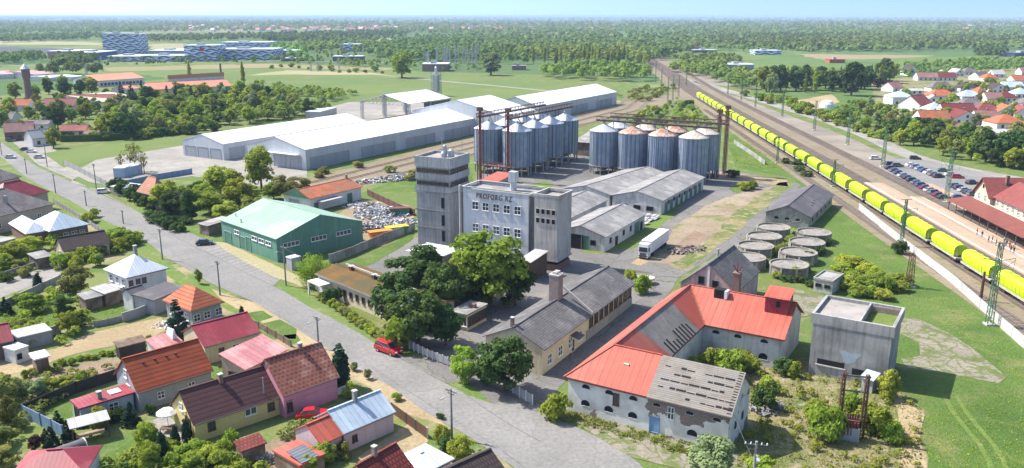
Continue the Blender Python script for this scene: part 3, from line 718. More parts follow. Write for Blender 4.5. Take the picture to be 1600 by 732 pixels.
# ---------------------------------------------------------------- vehicles
def make_car(kind=0):
    r = thing('parked_car', 'parked car', 'car', (0, 0, 0))
    L, W = (4.3, 1.74); hx = L / 2
    prof = [(-hx, .35), (-hx, .78), (-hx + .12, .92), (-1.2, 1.0), (1.0, 1.0), (1.2, .93), (hx - .15, .78), (hx, .62), (hx, .35)] if kind == 0 else [(-hx, .35), (-hx, .85), (-hx + .05, 1.0), (1.15, 1.02), (hx - .2, .86), (hx, .66), (hx, .35)]
    mb = MB(); n = len(prof)
    ys = [(-W / 2 + .06, 1), (-W / 2, 2), (W / 2, 2), (W / 2 - .06, 1)]
    mb.hexa([(x, -W / 2, z) for x, z in prof][::1], [(x, W / 2, z) for x, z in prof])
    mb.build('body', 'car_paint', r)
    cab = [(-1.75, -.72, .98), (1.05, -.72, .98), (1.05, .72, .98), (-1.75, .72, .98)] if kind == 0 else [(-2.05, -.74, 1.0), (1.2, -.74, 1.0), (1.2, .74, 1.0), (-2.05, .74, 1.0)]
    top = [(-1.1, -.58, 1.46), (.35, -.58, 1.46), (.35, .58, 1.46), (-1.1, .58, 1.46)] if kind == 0 else [(-1.85, -.62, 1.6), (.45, -.62, 1.6), (.45, .62, 1.6), (-1.85, .62, 1.6)]
    mb = MB(); mb.hexa(cab, top); mb.build('windows', 'glass', r)
    mb = MB(); mb.hexa([(x * 1.0, y * 1.02, z + .004) for x, y, z in top], [(x * .97, y * .96, z + .05) for x, y, z in top])
    for c, t in zip(cab, top): mb.bar(c, t, .07)
    mx = lambda p, q_, k: Vector(p).lerp(Vector(q_), k)
    for s in (0, 2): mb.bar(mx(cab[s], cab[s ^ 1], .5), mx(top[s], top[s ^ 1], .5), .08)
    mb.build('roof_panel', 'car_paint', r)
    for y in (-.5, .5):
        mb = MB(); mb.box(hx - .06, hx + .02, y - .22, y + .22, .6, .74); mb.build('headlight', 'white_paint', r)
        mb = MB(); mb.box(-hx - .02, -hx + .06, y * 1.3 - .12, y * 1.3 + .12, .62, .82); mb.build('tail_light', 'sign_red', r)
    wm = MB()
    for a, b in ((.0, .2),):
        wm.lathe(0, 0, [(0, -.11), (.32, -.11), (.33, .11), (0, .11)], 12)
    wm = wm.mesh('wheel', 'rubber'); rm_ = MB(); rm_.lathe(0, 0, [(.2, -.13), (.0, -.13)], 10); rm_.lathe(0, 0, [(.2, .13), (0, .13)], 10); rm_ = rm_.mesh('rim', 'steel')
    for x in (-1.35, 1.35):
        for y in (-.78, .78):
            o = put('wheel', wm, r, (x, y, .33)); o.rotation_euler = (PI / 2, 0, 0); put('rim', rm_, o)
    return r
CARP = []
PAINT = {'white': (.75, .75, .75), 'silver': (.42, .44, .46), 'grey': (.13, .14, .15), 'black': (.015, .015, .018), 'blue': (.03, .07, .22), 'red': (.42, .02, .03), 'dark blue': (.015, .025, .07), 'pale blue': (.25, .38, .48), 'dark red': (.16, .015, .04), 'green': (.05, .14, .12), 'bright red': (.50, .012, .022)}
def car(x, y, ang, col, label, group=None, kind=None, sc_=1.0):
    kind = rnd.randrange(2) if kind is None else kind
    while len(CARP) < 2: CARP.append(None)
    p = G(x, y, .5); lab = label
    if CARP[kind] is None:
        CARP[kind] = make_car(kind); o = CARP[kind]; o.location = (p.x, p.y, 0.02); o.rotation_euler = (0, 0, R(ang)); o['label'] = lab
    else:
        o = dup(CARP[kind], (p.x, p.y, 0.02), R(ang), lab)
    if group: o['group'] = group
    elif 'group' in o: del o['group']
    for c in o.children_recursive: c.color = (*PAINT[col], 1)
    o.scale = (sc_,) * 3
    return o
# ---------------------------------------------------------------- poles and masts
def make_pole():
    r = thing('utility_pole', 'pole', 'utility pole', (0, 0, 0)); mb = MB()
    mb.tube([(0, 0, -.2), (0, 0, 9)], [.19, .12], 8); mb.build('post', 'pole_concrete', r)
    mb = MB(); mb.bar((-1.0, 0, 8.6), (1.0, 0, 8.6), .12); mb.bar((-.6, 0, 8.1), (.6, 0, 8.1), .1); mb.bar((-.8, .02, 8.58), (-.02, .02, 7.9), .05); mb.bar((.8, .02, 8.58), (.02, .02, 7.9), .05); mb.build('crossarm', 'dark_steel', r)
    for x in (-.9, -.45, .45, .9):
        mb = MB(); mb.lathe(x, 0, [(.0, 8.66), (.06, 8.66), (.07, 8.8), (.03, 8.9), (0, 8.9)], 6); mb.build('insulator', 'plaster_white', r)
    mb = MB(); mb.tube([(0, 0, 7.6), (0, -1.0, 8.0), (0, -1.5, 8.02)], [.04, .04, .04], 5); mb.box(-.12, .12, -2.0, -1.4, 7.95, 8.1); mb.build('street_light', 'steel', r)
    return r
def lattice(mb, w0, w1, z0, z1, n, leg=.12, br=.07, cx=0, cy=0):
    for i in range(n):
        a, b = z0 + (z1 - z0) * i / n, z0 + (z1 - z0) * (i + 1) / n
        wa, wb = w0 + (w1 - w0) * i / n, w0 + (w1 - w0) * (i + 1) / n
        q_ = [(-1, -1), (1, -1), (1, 1), (-1, 1)]
        for k in range(4):
            (x, y), (x2, y2) = q_[k], q_[(k + 1) % 4]
            mb.bar((cx + x * wa / 2, cy + y * wa / 2, a), (cx + x * wb / 2, cy + y * wb / 2, b), leg)
            s, e = ((x, y), (x2, y2)) if i % 2 else ((x2, y2), (x, y))
            mb.bar((cx + s[0] * wa / 2, cy + s[1] * wa / 2, a), (cx + e[0] * wb / 2, cy + e[1] * wb / 2, b), br)
            mb.bar((cx + x * wb / 2, cy + y * wb / 2, b), (cx + x2 * wb / 2, cy + y2 * wb / 2, b), br)
def make_mast(hh, w=.7, arms=True, mtl='mast_green'):
    r = thing('catenary_mast', 'mast', 'railway mast', (0, 0, 0)); mb = MB(); lattice(mb, w, w * .6, .3, hh, int(hh / 1.1), .11, .06); mb.build('lattice_post', mtl, r)
    mb = MB(); mb.box(-w * .8, w * .8, -w * .8, w * .8, 0, .35); mb.build('footing', 'concrete_light', r)
    if arms:
        for s in (-1, 1):
            mb = MB(); mb.bar((0, 0, hh * .78), (s * 3.0, 0, hh * .82), .09); mb.bar((0, 0, hh * .62), (s * 3.0, 0, hh * .8), .07); mb.bar((s * 3.0, 0, hh * .82), (s * 2.6, 0, hh * .6), .05); mb.bar((s * .3, 0, hh * .62), (s * 2.7, 0, hh * .6), .05); mb.build('bracket_arm', mtl, r)
        mb = MB(); mb.bar((-1.3, 0, hh), (1.3, 0, hh), .12); mb.build('crossarm', mtl, r)
    return r
# ---------------------------------------------------------------- people
def make_person():
    me = bpy.data.meshes.new('person'); J = {'pel': (0, 0, .95), 'bel': (0, -.01, 1.1), 'che': (0, 0, 1.34), 'nek': (0, 0, 1.5), 'hed': (0, -.01, 1.6), 'top': (0, -.01, 1.72), 'ls': (-.19, 0, 1.42), 'le': (-.24, .03, 1.14), 'lw': (-.25, -.06, .9), 'lh': (-.25, -.09, .8), 'rs': (.19, 0, 1.42), 're': (.24, .03, 1.14), 'rw': (.25, -.06, .9), 'rh': (.25, -.09, .8), 'lt': (-.1, 0, .9), 'lk': (-.12, -.04, .5), 'la': (-.12, .04, .09), 'lf': (-.13, -.14, .04), 'rt': (.1, 0, .9), 'rk': (.12, -.1, .5), 'ra': (.13, -.06, .09), 'rf': (.13, -.24, .04)}
    rad = {'pel': .15, 'bel': .14, 'che': .16, 'nek': .06, 'hed': .1, 'top': .07, 'ls': .075, 'le': .05, 'lw': .036, 'lh': .03, 'rs': .075, 're': .05, 'rw': .036, 'rh': .03, 'lt': .1, 'lk': .065, 'la': .045, 'lf': .035, 'rt': .1, 'rk': .065, 'ra': .045, 'rf': .035}
    E_ = 'pel bel,bel che,che nek,nek hed,hed top,che ls,ls le,le lw,lw lh,che rs,rs re,re rw,rw rh,pel lt,lt lk,lk la,la lf,pel rt,rt rk,rk ra,ra rf'.split(',')
    ks = list(J); me.from_pydata([J[k] for k in ks], [tuple(ks.index(z) for z in e.split()) for e in E_], [])
    o = bpy.data.objects.new('person', me); C.objects.link(o); md = o.modifiers.new('s', 'SKIN'); o.modifiers.new('d', 'SUBSURF').levels = 1
    for i, k in enumerate(ks): me.skin_vertices[0].data[i].radius = (rad[k], rad[k]); me.skin_vertices[0].data[i].use_root = (k == 'pel')
    dg = bpy.context.evaluated_depsgraph_get(); m2 = bpy.data.meshes.new_from_object(o.evaluated_get(dg)); bpy.data.objects.remove(o)
    out = []
    for top_ in ('cloth_dark', 'cloth_red', 'cloth_pale'):
        m3 = m2.copy(); m3.materials.clear()
        for q_ in ('skin', top_, 'cloth_dark'): m3.materials.append(M(q_))
        for pl in m3.polygons:
            z = pl.center.z; x = abs(pl.center.x); pl.material_index = 0 if z > 1.47 or (x > .2 and z < .93) else (1 if z > .98 else 2); pl.use_smooth = True
        out.append(m3)
    hm = MB(); hm.lathe(0, .01, [(.115, 1.6), (.12, 1.66), (.1, 1.73), (.05, 1.77), (0, 1.78)], 10)
    return out, hm.mesh('hair', 'void_dark', True)
# ---------------------------------------------------------------- ground
gp = MB(); S = 60000
gp.face((-S, -2000, 0), (S, -2000, 0), (S, S, 0), (-S, S, 0)); gp.build('ground', 'far_land')['kind'] = 'structure'
Z = .02
# open land round the site
patch('grass', [(-700, 1100), (-600, 240), (0, 150), (300, 120), (640, 112), (960, 120), (1040, 150), (1110, 150), (1330, 300), (1700, 560), (2300, 1100)], 'grass_dry', .01, 2)
patch('meadow', [(380, 122), (470, 108), (610, 108), (760, 122), (960, 146), (1005, 168), (990, 180), (700, 172), (560, 172), (500, 160), (430, 132)], 'grass_field', .03, 2)
patch('meadow', [(0, 102), (250, 96), (480, 100), (640, 108), (640, 118), (430, 122), (380, 124), (360, 134), (230, 118), (0, 112)], 'grass_field', .028, 3)
patch('field', [(-100, 70), (163, 78), (170, 84), (-100, 83)], 'field_dark', .03, 3)
patch('field', [(-100, 62), (160, 67), (164, 71), (-100, 69)], 'field_pale', .03, 3)
patch('field', [(1240, 84), (1330, 86), (1460, 87), (1400, 92), (1290, 94)], 'field_brown', .03, 4)
patch('field', [(1420, 92), (1600, 86), (1700, 88), (1700, 108), (1470, 112), (1400, 100)], 'grass_field', .035, 4)
patch('field', [(1040, 80), (1160, 82), (1200, 92), (1130, 96), (1040, 92)], 'grass_field', .03, 4)
patch('field', [(1450, 56), (1570, 57), (1580, 59.5), (1450, 59)], 'field_pale', .03, 4)
patch('field', [(1270, 52), (1330, 51.5), (1330, 54), (1270, 55)], 'field_pale', .03, 4)
patch('field', [(560, 62), (610, 60), (620, 70), (580, 74)], 'field_pale', .03, 4)
patch('field', [(230, 70), (290, 68), (300, 78), (240, 79)], 'field_pale', .03, 4)
strip('path', smooth_line([G(*p) for p in [(620, 119), (640, 122), (700, 128), (800, 137), (870, 144)]], 20), -3, 3, .06, 'concrete_yard')
for k_ in (0, 1.9): strip('wheel_track', smooth_line([G(*p) + Vector((k_, 0, 0)) for p in [(1476, 620), (1486, 640), (1505, 665), (1530, 695), (1545, 720), (1555, 760)]], 4), -.35, .35, .062, 'grass_verge')
strip('path', smooth_line([G(*p) for p in [(430, 112), (520, 112), (600, 118), (640, 122)]], 20), -2, 2, .06, 'field_pale')
strip('path', smooth_line([G(*p) for p in [(860, 141), (920, 149), (985, 165), (1010, 190)]], 20), -2, 2, .06, 'dirt')
strip('road', smooth_line([G(*p) for p in [(-50, 104), (150, 101), (300, 96.5), (480, 96), (620, 99)]], 40), -6, 6, .07, 'asphalt')
# village ground on the left
patch('yard_ground', [(-400, 900), (-300, 300), (0, 240), (45, 281), (112, 316), (215, 369), (337, 450), (400, 478), (475, 524), (548, 568), (610, 606), (660, 643), (720, 678), (790, 722), (860, 790), (860, 900)], 'yard', .03, .6)
patch('verge', [(20, 262), (60, 285), (110, 315), (215, 368), (250, 395), (262, 415), (330, 448), (400, 476), (470, 520), (440, 528), (330, 470), (262, 432), (205, 390), (150, 355), (90, 322), (10, 275)], 'grass_verge', .04, .8)
patch('dirt', [(330, 452), (400, 474), (475, 519), (548, 566), (612, 604), (690, 655), (700, 668), (640, 648), (590, 618), (540, 588), (470, 535), (400, 500), (350, 470)], 'sand', .044, .8)
patch('lawn', [(384, 490), (408, 486), (425, 497), (404, 504)], 'grass_lush', .05, .5)
patch('lawn', [(410, 506), (436, 500), (462, 515), (462, 530), (430, 530)], 'grass_lush', .05, .5)
patch('lawn', [(440, 525), (462, 522), (470, 532), (452, 542)], 'grass_lush', .05, .5)
patch('pavement', [(548, 578), (566, 574), (600, 592), (604, 601), (560, 598)], 'concrete_yard', .05, .2)
patch('lawn', [(133, 478), (187, 464), (206, 480), (190, 500), (150, 510), (128, 497)], 'grass_lush', .05, .7)
patch('lawn', [(0, 482), (80, 468), (100, 500), (96, 518), (40, 515), (-40, 520)], 'grass_lush', .05, .8)
patch('lawn', [(-60, 610), (40, 600), (70, 660), (60, 690), (10, 720), (-80, 720)], 'grass_verge', .05, .8)
patch('lawn', [(75, 645), (108, 628), (115, 650), (102, 660)], 'grass_lush', .05, .2)
patch('lawn', [(125, 730), (205, 690), (240, 680), (280, 690), (240, 735), (160, 760)], 'grass_lush', .05, .6)
patch('lawn', [(330, 582), (345, 574), (362, 584), (340, 598)], 'grass_lush', .05, .3)
patch('soil_bed', [(40, 596), (130, 568), (182, 560), (186, 585), (80, 625), (46, 622)], 'soil', .05, .7)
patch('dirt', [(85, 545), (140, 520), (250, 498), (262, 512), (240, 530), (150, 545), (90, 560)], 'sand', .05, .8)
patch('dirt', [(0, 560), (85, 545), (140, 545), (40, 580), (-60, 600)], 'sand', .052, .8)
patch('driveway', [(-80, 470), (40, 428), (92, 412), (98, 430), (30, 455), (-80, 500)], 'concrete_yard', .05, .3)
patch('terrace', [(232, 660), (262, 648), (285, 670), (300, 690), (268, 690)], 'concrete_yard', .05, .1)
patch('yard_gravel', [(560, 716), (650, 655), (668, 690), (640, 720), (600, 740)], 'sand', .05, .4)
patch('dirt', [(425, 690), (505, 655), (520, 665), (430, 735), (360, 740)], 'soil', .048, .5)
# industrial yard
patch('site_yard', [(555, 420), (590, 405), (652, 372), (735, 300), (748, 268), (905, 215), (926, 262), (1120, 262), (1240, 285), (1228, 300), (1140, 382), (1060, 438), (1040, 470), (905, 570), (838, 645), (770, 640), (690, 590), (640, 540), (600, 500), (490, 430)], 'asphalt_old', .05, .8)
patch('site_road', [(1110, 400), (1143, 392), (1200, 340), (1252, 290), (1240, 284), (1180, 335)], 'asphalt_old', .064, .3)
patch('dirt', [(1010, 408), (1032, 392), (1060, 350), (1110, 318), (1160, 302), (1216, 290), (1238, 290), (1180, 336), (1108, 398), (1070, 425), (1035, 412)], 'dirt_site', .06, 1.2)
patch('soil_bed', [(1052, 388), (1085, 360), (1110, 372), (1075, 398), (1045, 400)], 'soil', .068, .6)
patch('verge', [(1070, 420), (1110, 398), (1180, 337), (1238, 290), (1244, 284), (1218, 286), (1150, 330), (1105, 380), (1050, 412)], 'weeds', .066, 1.0)
patch('grass', [(1135, 295), (1175, 282), (1188, 288), (1150, 303)], 'grass_lush', .07, 1)
patch('yard_ground', [(1125, 268), (1230, 282), (1230, 292), (1122, 280)], 'dirt', .066, .8)
patch('pavement', [(985, 412), (1000, 402), (1015, 409), (1000, 416)], 'sand', .07, .3)
patch('verge', [(905, 392), (990, 360), (1050, 322), (1075, 312), (1050, 340), (990, 388), (930, 398)], 'grass_verge', .066, .8)
patch('grass', [(545, 413), (645, 364), (648, 372), (590, 410), (560, 420)], 'grass_lush', .068, .8)
patch('grass', [(560, 292), (648, 262), (735, 262), (740, 285), (652, 300), (600, 300)], 'grass_lush', .03, 1)
patch('pavement', [(760, 520), (830, 492), (848, 500), (775, 528)], 'brick_old', .07, .3)
patch('scrap_yard', [(500, 352), (565, 312), (640, 322), (650, 345), (600, 385), (562, 388)], 'dirt', .06, .5)
patch('grass', [(700, 300), (740, 288), (900, 250), (930, 275), (880, 292), (800, 300)], 'asphalt_old', .052, .8)
patch('grass', [(800, 300), (850, 283), (870, 290), (830, 302)], 'grass_verge', .07, .8)
# grass verge between street and factory
patch('verge', [(427, 449), (445, 445), (500, 466), (560, 498), (620, 532), (690, 572), (700, 600), (640, 568), (590, 542), (530, 508), (470, 474)], 'grass_verge', .055, .7)
patch('verge', [(700, 601), (728, 594), (770, 612), (795, 627), (768, 630), (725, 618)], 'grass_verge', .055, .6)
patch('verge', [(838, 630), (890, 640), (1140, 705), (1130, 720), (1040, 700), (930, 670), (870, 655)], 'weeds', .068, .8)
patch('verge', [(180, 302), (215, 318), (250, 340), (310, 362), (345, 378), (300, 362), (240, 352), (200, 325)], 'grass_verge', .055, .6)
patch('verge', [(336, 378), (352, 380), (440, 420), (492, 444), (480, 452), (425, 432), (350, 392)], 'field_pale', .062, .4)
patch('slab_path', [(1400, 494), (1432, 498), (1480, 520), (1530, 552), (1572, 590), (1560, 600), (1480, 584), (1415, 574), (1405, 560), (1438, 556), (1436, 536), (1400, 520)], 'slabs', .066, .5)
patch('slab_path', [(1188, 470), (1240, 452), (1290, 462), (1275, 492), (1235, 500)], 'slabs', .066, .4)
patch('slab_path', [(910, 668), (950, 664), (1080, 690), (1150, 712), (1180, 740), (1060, 735), (980, 712)], 'slabs', .07, .7)
# green ground by the railway
patch('meadow', [(1240, 262), (1150, 222), (1200, 250), (1345, 330), (1480, 440), (1600, 548), (1700, 640), (1800, 900), (1420, 900), (1442, 640), (1400, 600), (1300, 480), (1262, 430), (1236, 340)], 'grass_lush', .04, .8)
patch('weeds_ground', [(1150, 560), (1265, 565), (1400, 605), (1440, 640), (1445, 740), (1430, 900), (1060, 900), (1140, 700)], 'weeds', .06, .8)
patch('dirt', [(1395, 615), (1438, 650), (1440, 735), (1400, 735), (1405, 690)], 'sand', .066, 1.0)
patch('grass', [(1130, 180), (1185, 235), (1250, 268), (1246, 280), (1150, 262), (1138, 230)], 'grass_lush', .045, .8)
# concrete yard by the warehouses
patch('concrete_yard', [(112, 272), (150, 250), (285, 228), (420, 215), (480, 262), (480, 288), (430, 300), (390, 288), (300, 276), (215, 287), (185, 292), (140, 285)], 'concrete_yard', .06, .3)
patch('concrete_yard', [(478, 190), (500, 172), (545, 160), (640, 160), (720, 165), (700, 200), (560, 215)], 'concrete_yard', .058, .6)
patch('lawn', [(66, 240), (130, 230), (284, 213), (286, 231), (205, 240), (100, 262)], 'grass_field', .055, .5)
patch('concrete_yard', [(20, 222), (62, 216), (100, 245), (130, 270), (110, 285), (150, 296), (200, 322), (150, 298), (60, 258)], 'concrete_yard', .05, .3)
# street
up = [(-90, 150), (0, 222), (60, 262), (110, 284), (150, 300), (200, 323), (250, 349), (300, 366), (345, 384), (386, 405), (440, 436), (427, 447), (455, 463), (500, 488), (560, 521), (620, 559), (700, 602), (730, 618), (768, 631), (800, 626), (850, 650), (900, 668), (960, 696), (1000, 725), (1150, 900)]
lo = [(900, 900), (845, 760), (780, 715), (720, 676), (660, 641), (610, 604), (548, 567), (475, 522), (400, 474), (337, 447), (262, 404), (215, 367), (150, 339), (110, 314), (42, 279), (0, 244), (-110, 165)]
patch('road', up + lo, 'asphalt', .06, .25)
patch('driveway', [(620, 558), (700, 560), (755, 590), (800, 622), (770, 632), (725, 592), (700, 601), (640, 570)], 'asphalt_old', .064, .2)
patch('driveway', [(540, 588), (560, 578), (600, 600), (650, 640), (690, 664), (660, 652), (600, 618)], 'sand', .064, .4)
wp = MB()
for i in range(15):                                   # parking bay lines before the green shed
    p, q_ = G(348 + i * 6.6, 386 + i * 3.55), G(322 + i * 6.6, 392.5 + i * 3.55); n = Vector((.13, .12, 0))
    for a in ((p, q_),): wp.face(*[(v.x, v.y, .072) for v in (a[0] - n, a[0] + n, a[1] + n, a[1] - n)])
wp.build('parking_lines', 'white_paint')['kind'] = 'structure'
# ---------------------------------------------------------------- railway
RL = [Vector((x, y, 0)) for x, y in [(97, 60), (98.5, 110), (101.5, 157), (104.6, 207), (108.5, 260), (112.5, 320), (117.5, 400), (125.5, 530), (136, 680), (156, 900), (195, 1400), (250, 2200), (330, 3400)]]
RLs = smooth_line(RL, 12)
near = [p for p in RLs if p.y < 430]; mid = [p for p in RLs if p.y < 1000]
strip('railway_ground', RLs, -9.5, 33, .075, 'ballast_tan')
strip('railway_ground', mid, 26, 46, .08, 'gravel')
strip('railway_ground', [p for p in RLs if 330 < p.y < 700], 44, 62, .082, 'gravel')
strip('railway_bed', mid, -.8, 11.4, .16, 'ballast', th=.1)
strip('railway_bed', RLs, -.8, 15, .12, 'ballast', th=.05)
strip('railway_bed', mid, 22.4, 27.2, .17, 'ballast', th=.1)
strip('railway_bed', [p for p in RLs if p.y < 520], -7.2, -4.2, .10, 'ballast', th=.02)
def track(off, P, z, sl=True):
    L = offset_line(P, off); mb = MB()
    for s in (-.75, .75):
        Q = offset_line(L, s)
        for a, b in zip(Q, Q[1:]): mb.bar((a.x, a.y, z + .09), (b.x, b.y, z + .09), .09, .16)
    mb.m = 1
    if sl:
        fine = smooth_line(L, .75)
        for a, b in zip(fine, fine[1:]):
            if a.y > 330: break
            d_ = (b - a).normalized(); n = Vector((d_.y, -d_.x, 0)) * 1.25; c = Vector((a.x, a.y, z - .02)); d_ = d_ * .13
            q_ = [c - n - d_, c + n - d_, c + n + d_, c - n + d_]; t_ = [p + Vector((0, 0, .05)) for p in q_]; mb.face(*t_); mb.face(q_[0], q_[1], t_[1], t_[0])
    mb.build('railway_track', ['rail', 'sleeper'])['kind'] = 'structure'
for off in (1.0, 5.6, 9.3): track(off, mid, .17)
track(24.8, mid, .18); track(-5.7, [p for p in RLs if p.y < 520], .11)
# platforms
def platform(o0, o1, y0, y1, zt, tip=None):
    P = [p for p in smooth_line(RL, 4) if y0 < p.y < y1]
    strip('platform', P, o0, o1, zt, 'platform', th=zt); 
    strip('platform_edge', P, o0 + .5, o0 + 1.0, zt + .006, 'white_paint')
    return P
platform(11.2, 17.5, 60, 285, .45); platform(17.5, 22.0, 60, 262, .445)
platform(27.6, 34.0, 60, 285, .35)
# warehouse sidings
for a, b, off in (((482, 287), (965, 167), 0), ((520, 287), (980, 170), 0), ((556, 291), (1000, 172), 0)):
    P = smooth_line([G(*a), G((a[0] + b[0]) / 2, (a[1] + b[1]) / 2 - 3.0), G(*b), G(*b) + Vector((40, 110, 0))], 14)
    P = [G(*a).lerp(G(*b), k / 30) for k in range(31)] + [G(*b) + Vector((3 * k, 12 * k, 0)) for k in range(1, 8)]
    strip('siding_bed', P, -2.0, 2.0, .10, 'ballast_tan', th=.03); mb = MB()
    for s in (-.75, .75):
        Q = offset_line(P, s)
        for p, q_ in zip(Q, Q[1:]): mb.bar((p.x, p.y, .18), (q_.x, q_.y, .18), .16, .16)
    mb.build('railway_track', 'rail')['kind'] = 'structure'
patch('siding_ground', [(440, 300), (482, 280), (735, 214), (965, 162), (1060, 146), (1070, 155), (1000, 176), (890, 198), (748, 240), (560, 300), (500, 315)], 'ballast_tan', .07, 1)
patch('verge', [(500, 308), (560, 296), (740, 246), (744, 256), (640, 275), (560, 305)], 'grass_verge', .076, .6)
# station yard
strip('road', smooth_line([G(*p) for p in [(1090, 128), (1130, 140), (1180, 155), (1262, 180), (1300, 192), (1360, 215), (1420, 243), (1500, 264), (1600, 282), (1700, 300)]], 6), -4.5, 4.5, .1, 'concrete_yard')
strip('path', smooth_line([G(*p) for p in [(1000, 100), (1030, 108), (1065, 121), (1095, 133)]], 20), -2.5, 2.5, .1, 'concrete_yard')
patch('car_park', [(1378, 262), (1400, 248), (1440, 250), (1500, 262), (1600, 290), (1650, 310), (1600, 320), (1530, 312), (1490, 330), (1440, 306), (1395, 284)], 'asphalt', .112, .3)
patch('grass', [(1100, 132), (1180, 162), (1300, 205), (1420, 256), (1500, 276), (1610, 290), (1620, 220), (1400, 180), (1300, 175), (1200, 140)], 'grass_dry', .086, 1)
patch('village_ground', [(1360, 130), (1480, 110), (1700, 100), (1750, 230), (1600, 235), (1400, 200), (1370, 165)], 'weeds', .09, 1)
patch('lawn', [(1255, 138), (1310, 134), (1318, 146), (1262, 150)], 'grass_lush', .094, 1)
patch('dirt', [(1240, 158), (1300, 148), (1312, 160), (1280, 172), (1245, 168)], 'sand', .096, 1)
# freight train: one wagon, then copies
def make_wagon():
    r = thing('hopper_wagon', 'wagon', 'railway wagon', (0, 0, 0)); L = 12.5; hx = L / 2
    sec = [(-1.15, 1.35), (-1.42, 2.0), (-1.52, 2.9), (-1.42, 3.55), (-1.0, 4.05), (-.45, 4.28), (.45, 4.28), (1.0, 4.05), (1.42, 3.55), (1.52, 2.9), (1.42, 2.0), (1.15, 1.35)]
    st = [(-hx + 1.2, .62, 1.35), (-hx + .15, .98, 2.3), (-hx, 1.0, 3.2), (hx, 1.0, 3.2), (hx - .15, .98, 2.3), (hx - 1.2, .62, 1.35)]
    mb = MB(); rings = []
    for x, x2 in ((-hx + 1.25, -hx), (hx - 1.25, hx)):
        rings.append([(x + (x2 - x) * min(1, .35 + max(0, (z - 1.35) / 1.1)), y, z) for y, z in sec])
    a, b = rings; n = len(sec)
    for k in range(n): mb.face(b[k], a[k], a[(k + 1) % n], b[(k + 1) % n])
    mb.face(*a); mb.face(*reversed(b)); hb = mb
    mb = MB()
    for y in (-.28, .28): mb.box(-hx + .6, hx - .6, y - .2, y + .2, 4.285, 4.4)
    for i in range(4): mb.box(-hx + 2 + i * 2.9 - .5, -hx + 2 + i * 2.9 + .5, -.6, .6, 4.41, 4.46)
    mb.build('loading_hatch', 'wagon_yellow', r)
    mb = hb
    for i in range(7):
        x = -hx + 1.6 + i * (L - 3.2) / 6
        for s in (-1, 1):
            mb.bar((x, s * 1.45, 2.0), (x, s * 1.55, 2.9), .09); mb.bar((x, s * 1.55, 2.9), (x, s * 1.45, 3.55), .09)
    mb.build('hopper_body', 'wagon_yellow', r)
    mb = MB(); mb.box(-hx - .9, hx + .9, -1.3, -1.05, .95, 1.3); mb.box(-hx - .9, hx + .9, 1.05, 1.3, .95, 1.3); mb.box(-hx - .9, -hx - .6, -1.3, 1.3, .93, 1.28); mb.box(hx + .6, hx + .9, -1.3, 1.3, .93, 1.28)
    for s in (-1, 1):
        mb.box(s * (hx + .4) - .5, s * (hx + .4) + .5, -1.2, 1.2, 1.285, 1.33)
        for y in (-1.2, 1.2): mb.bar((s * (hx + .7), y, 1.3), (s * (hx + .7), y, 2.5), .06)
        mb.bar((s * (hx + .7), -1.2, 2.5), (s * (hx + .7), 1.2, 2.5), .06)
        mb.bar((s * (hx + .7), .9, 1.3), (s * (hx - .1), .9, 3.9), .08)
    mb.build('frame', 'wagon_frame', r)
    for s in (-1, 1):
        for y in (-.9, .9):
            mb = MB(); mb.tube([(s * (hx + .9), y, 1.1), (s * (hx + 1.4), y, 1.1)], .1, 8); mb.build('buffer', 'bogie', r)
    mb = MB()
    for i in range(4): mb.hexa([(-4.2 + i * 2.6, -.5, .6), (-3.4 + i * 2.6, -.5, .6), (-3.4 + i * 2.6, .5, .6), (-4.2 + i * 2.6, .5, .6)], [(-4.6 + i * 2.6, -1.1, 1.36), (-3.0 + i * 2.6, -1.1, 1.36), (-3.0 + i * 2.6, 1.1, 1.36), (-4.6 + i * 2.6, 1.1, 1.36)])
    mb.build('discharge_chute', 'wagon_frame', r)
    wm = MB(); wm.lathe(0, 0, [(0, -.06), (.46, -.06), (.46, .06), (0, .06)], 14); wm = wm.mesh('wheel', 'bogie')
    for s in (-1, 1):
        mb = MB()
        for y in (-.98, .98): mb.box(s * 4.6 - 1.5, s * 4.6 + 1.5, y - .08, y + .08, .35, .75)
        mb.box(s * 4.6 - .2, s * 4.6 + .2, -.95, .95, .5, .85); b_ = mb.build('bogie', 'bogie', r)
        for x in (-.9, .9):
            for y in (-.78, .78): o = put('wheel', wm, b_, (s * 4.6 + x, y, .46)); o.rotation_euler = (PI / 2, 0, 0)
    return r
TL = smooth_line(offset_line(RLs, 1.0), .5)
wag = None; nextd = 0; acc = 0; k = 0; i0 = min(range(len(TL)), key=lambda i: abs(TL[i].y - 136))
i = i0; num = 0
while num < 28 and i < len(TL) - 30:
    p = TL[i]; dd = 0; j = i
    while dd < 15.9 and j < len(TL) - 1: dd += (TL[j + 1] - TL[j]).length; j += 1
    m_ = TL[(i + j) // 2]; q_ = TL[j]; an = math.atan2(q_.y - p.y, q_.x - p.x); num += 1
    lb = 'bright yellow-green hopper wagon, ' + ordn(num) + ' from the near end of the long freight train'
    if wag is None: wag = make_wagon(); wag.location = (m_.x, m_.y, .35); wag.rotation_euler = (0, 0, an); wag['label'] = lb; wag['group'] = 'hopper wagons of the freight train'
    else: dup(wag, (m_.x, m_.y, .35), an, lb)
    if m_.y > 575: break
    i = j
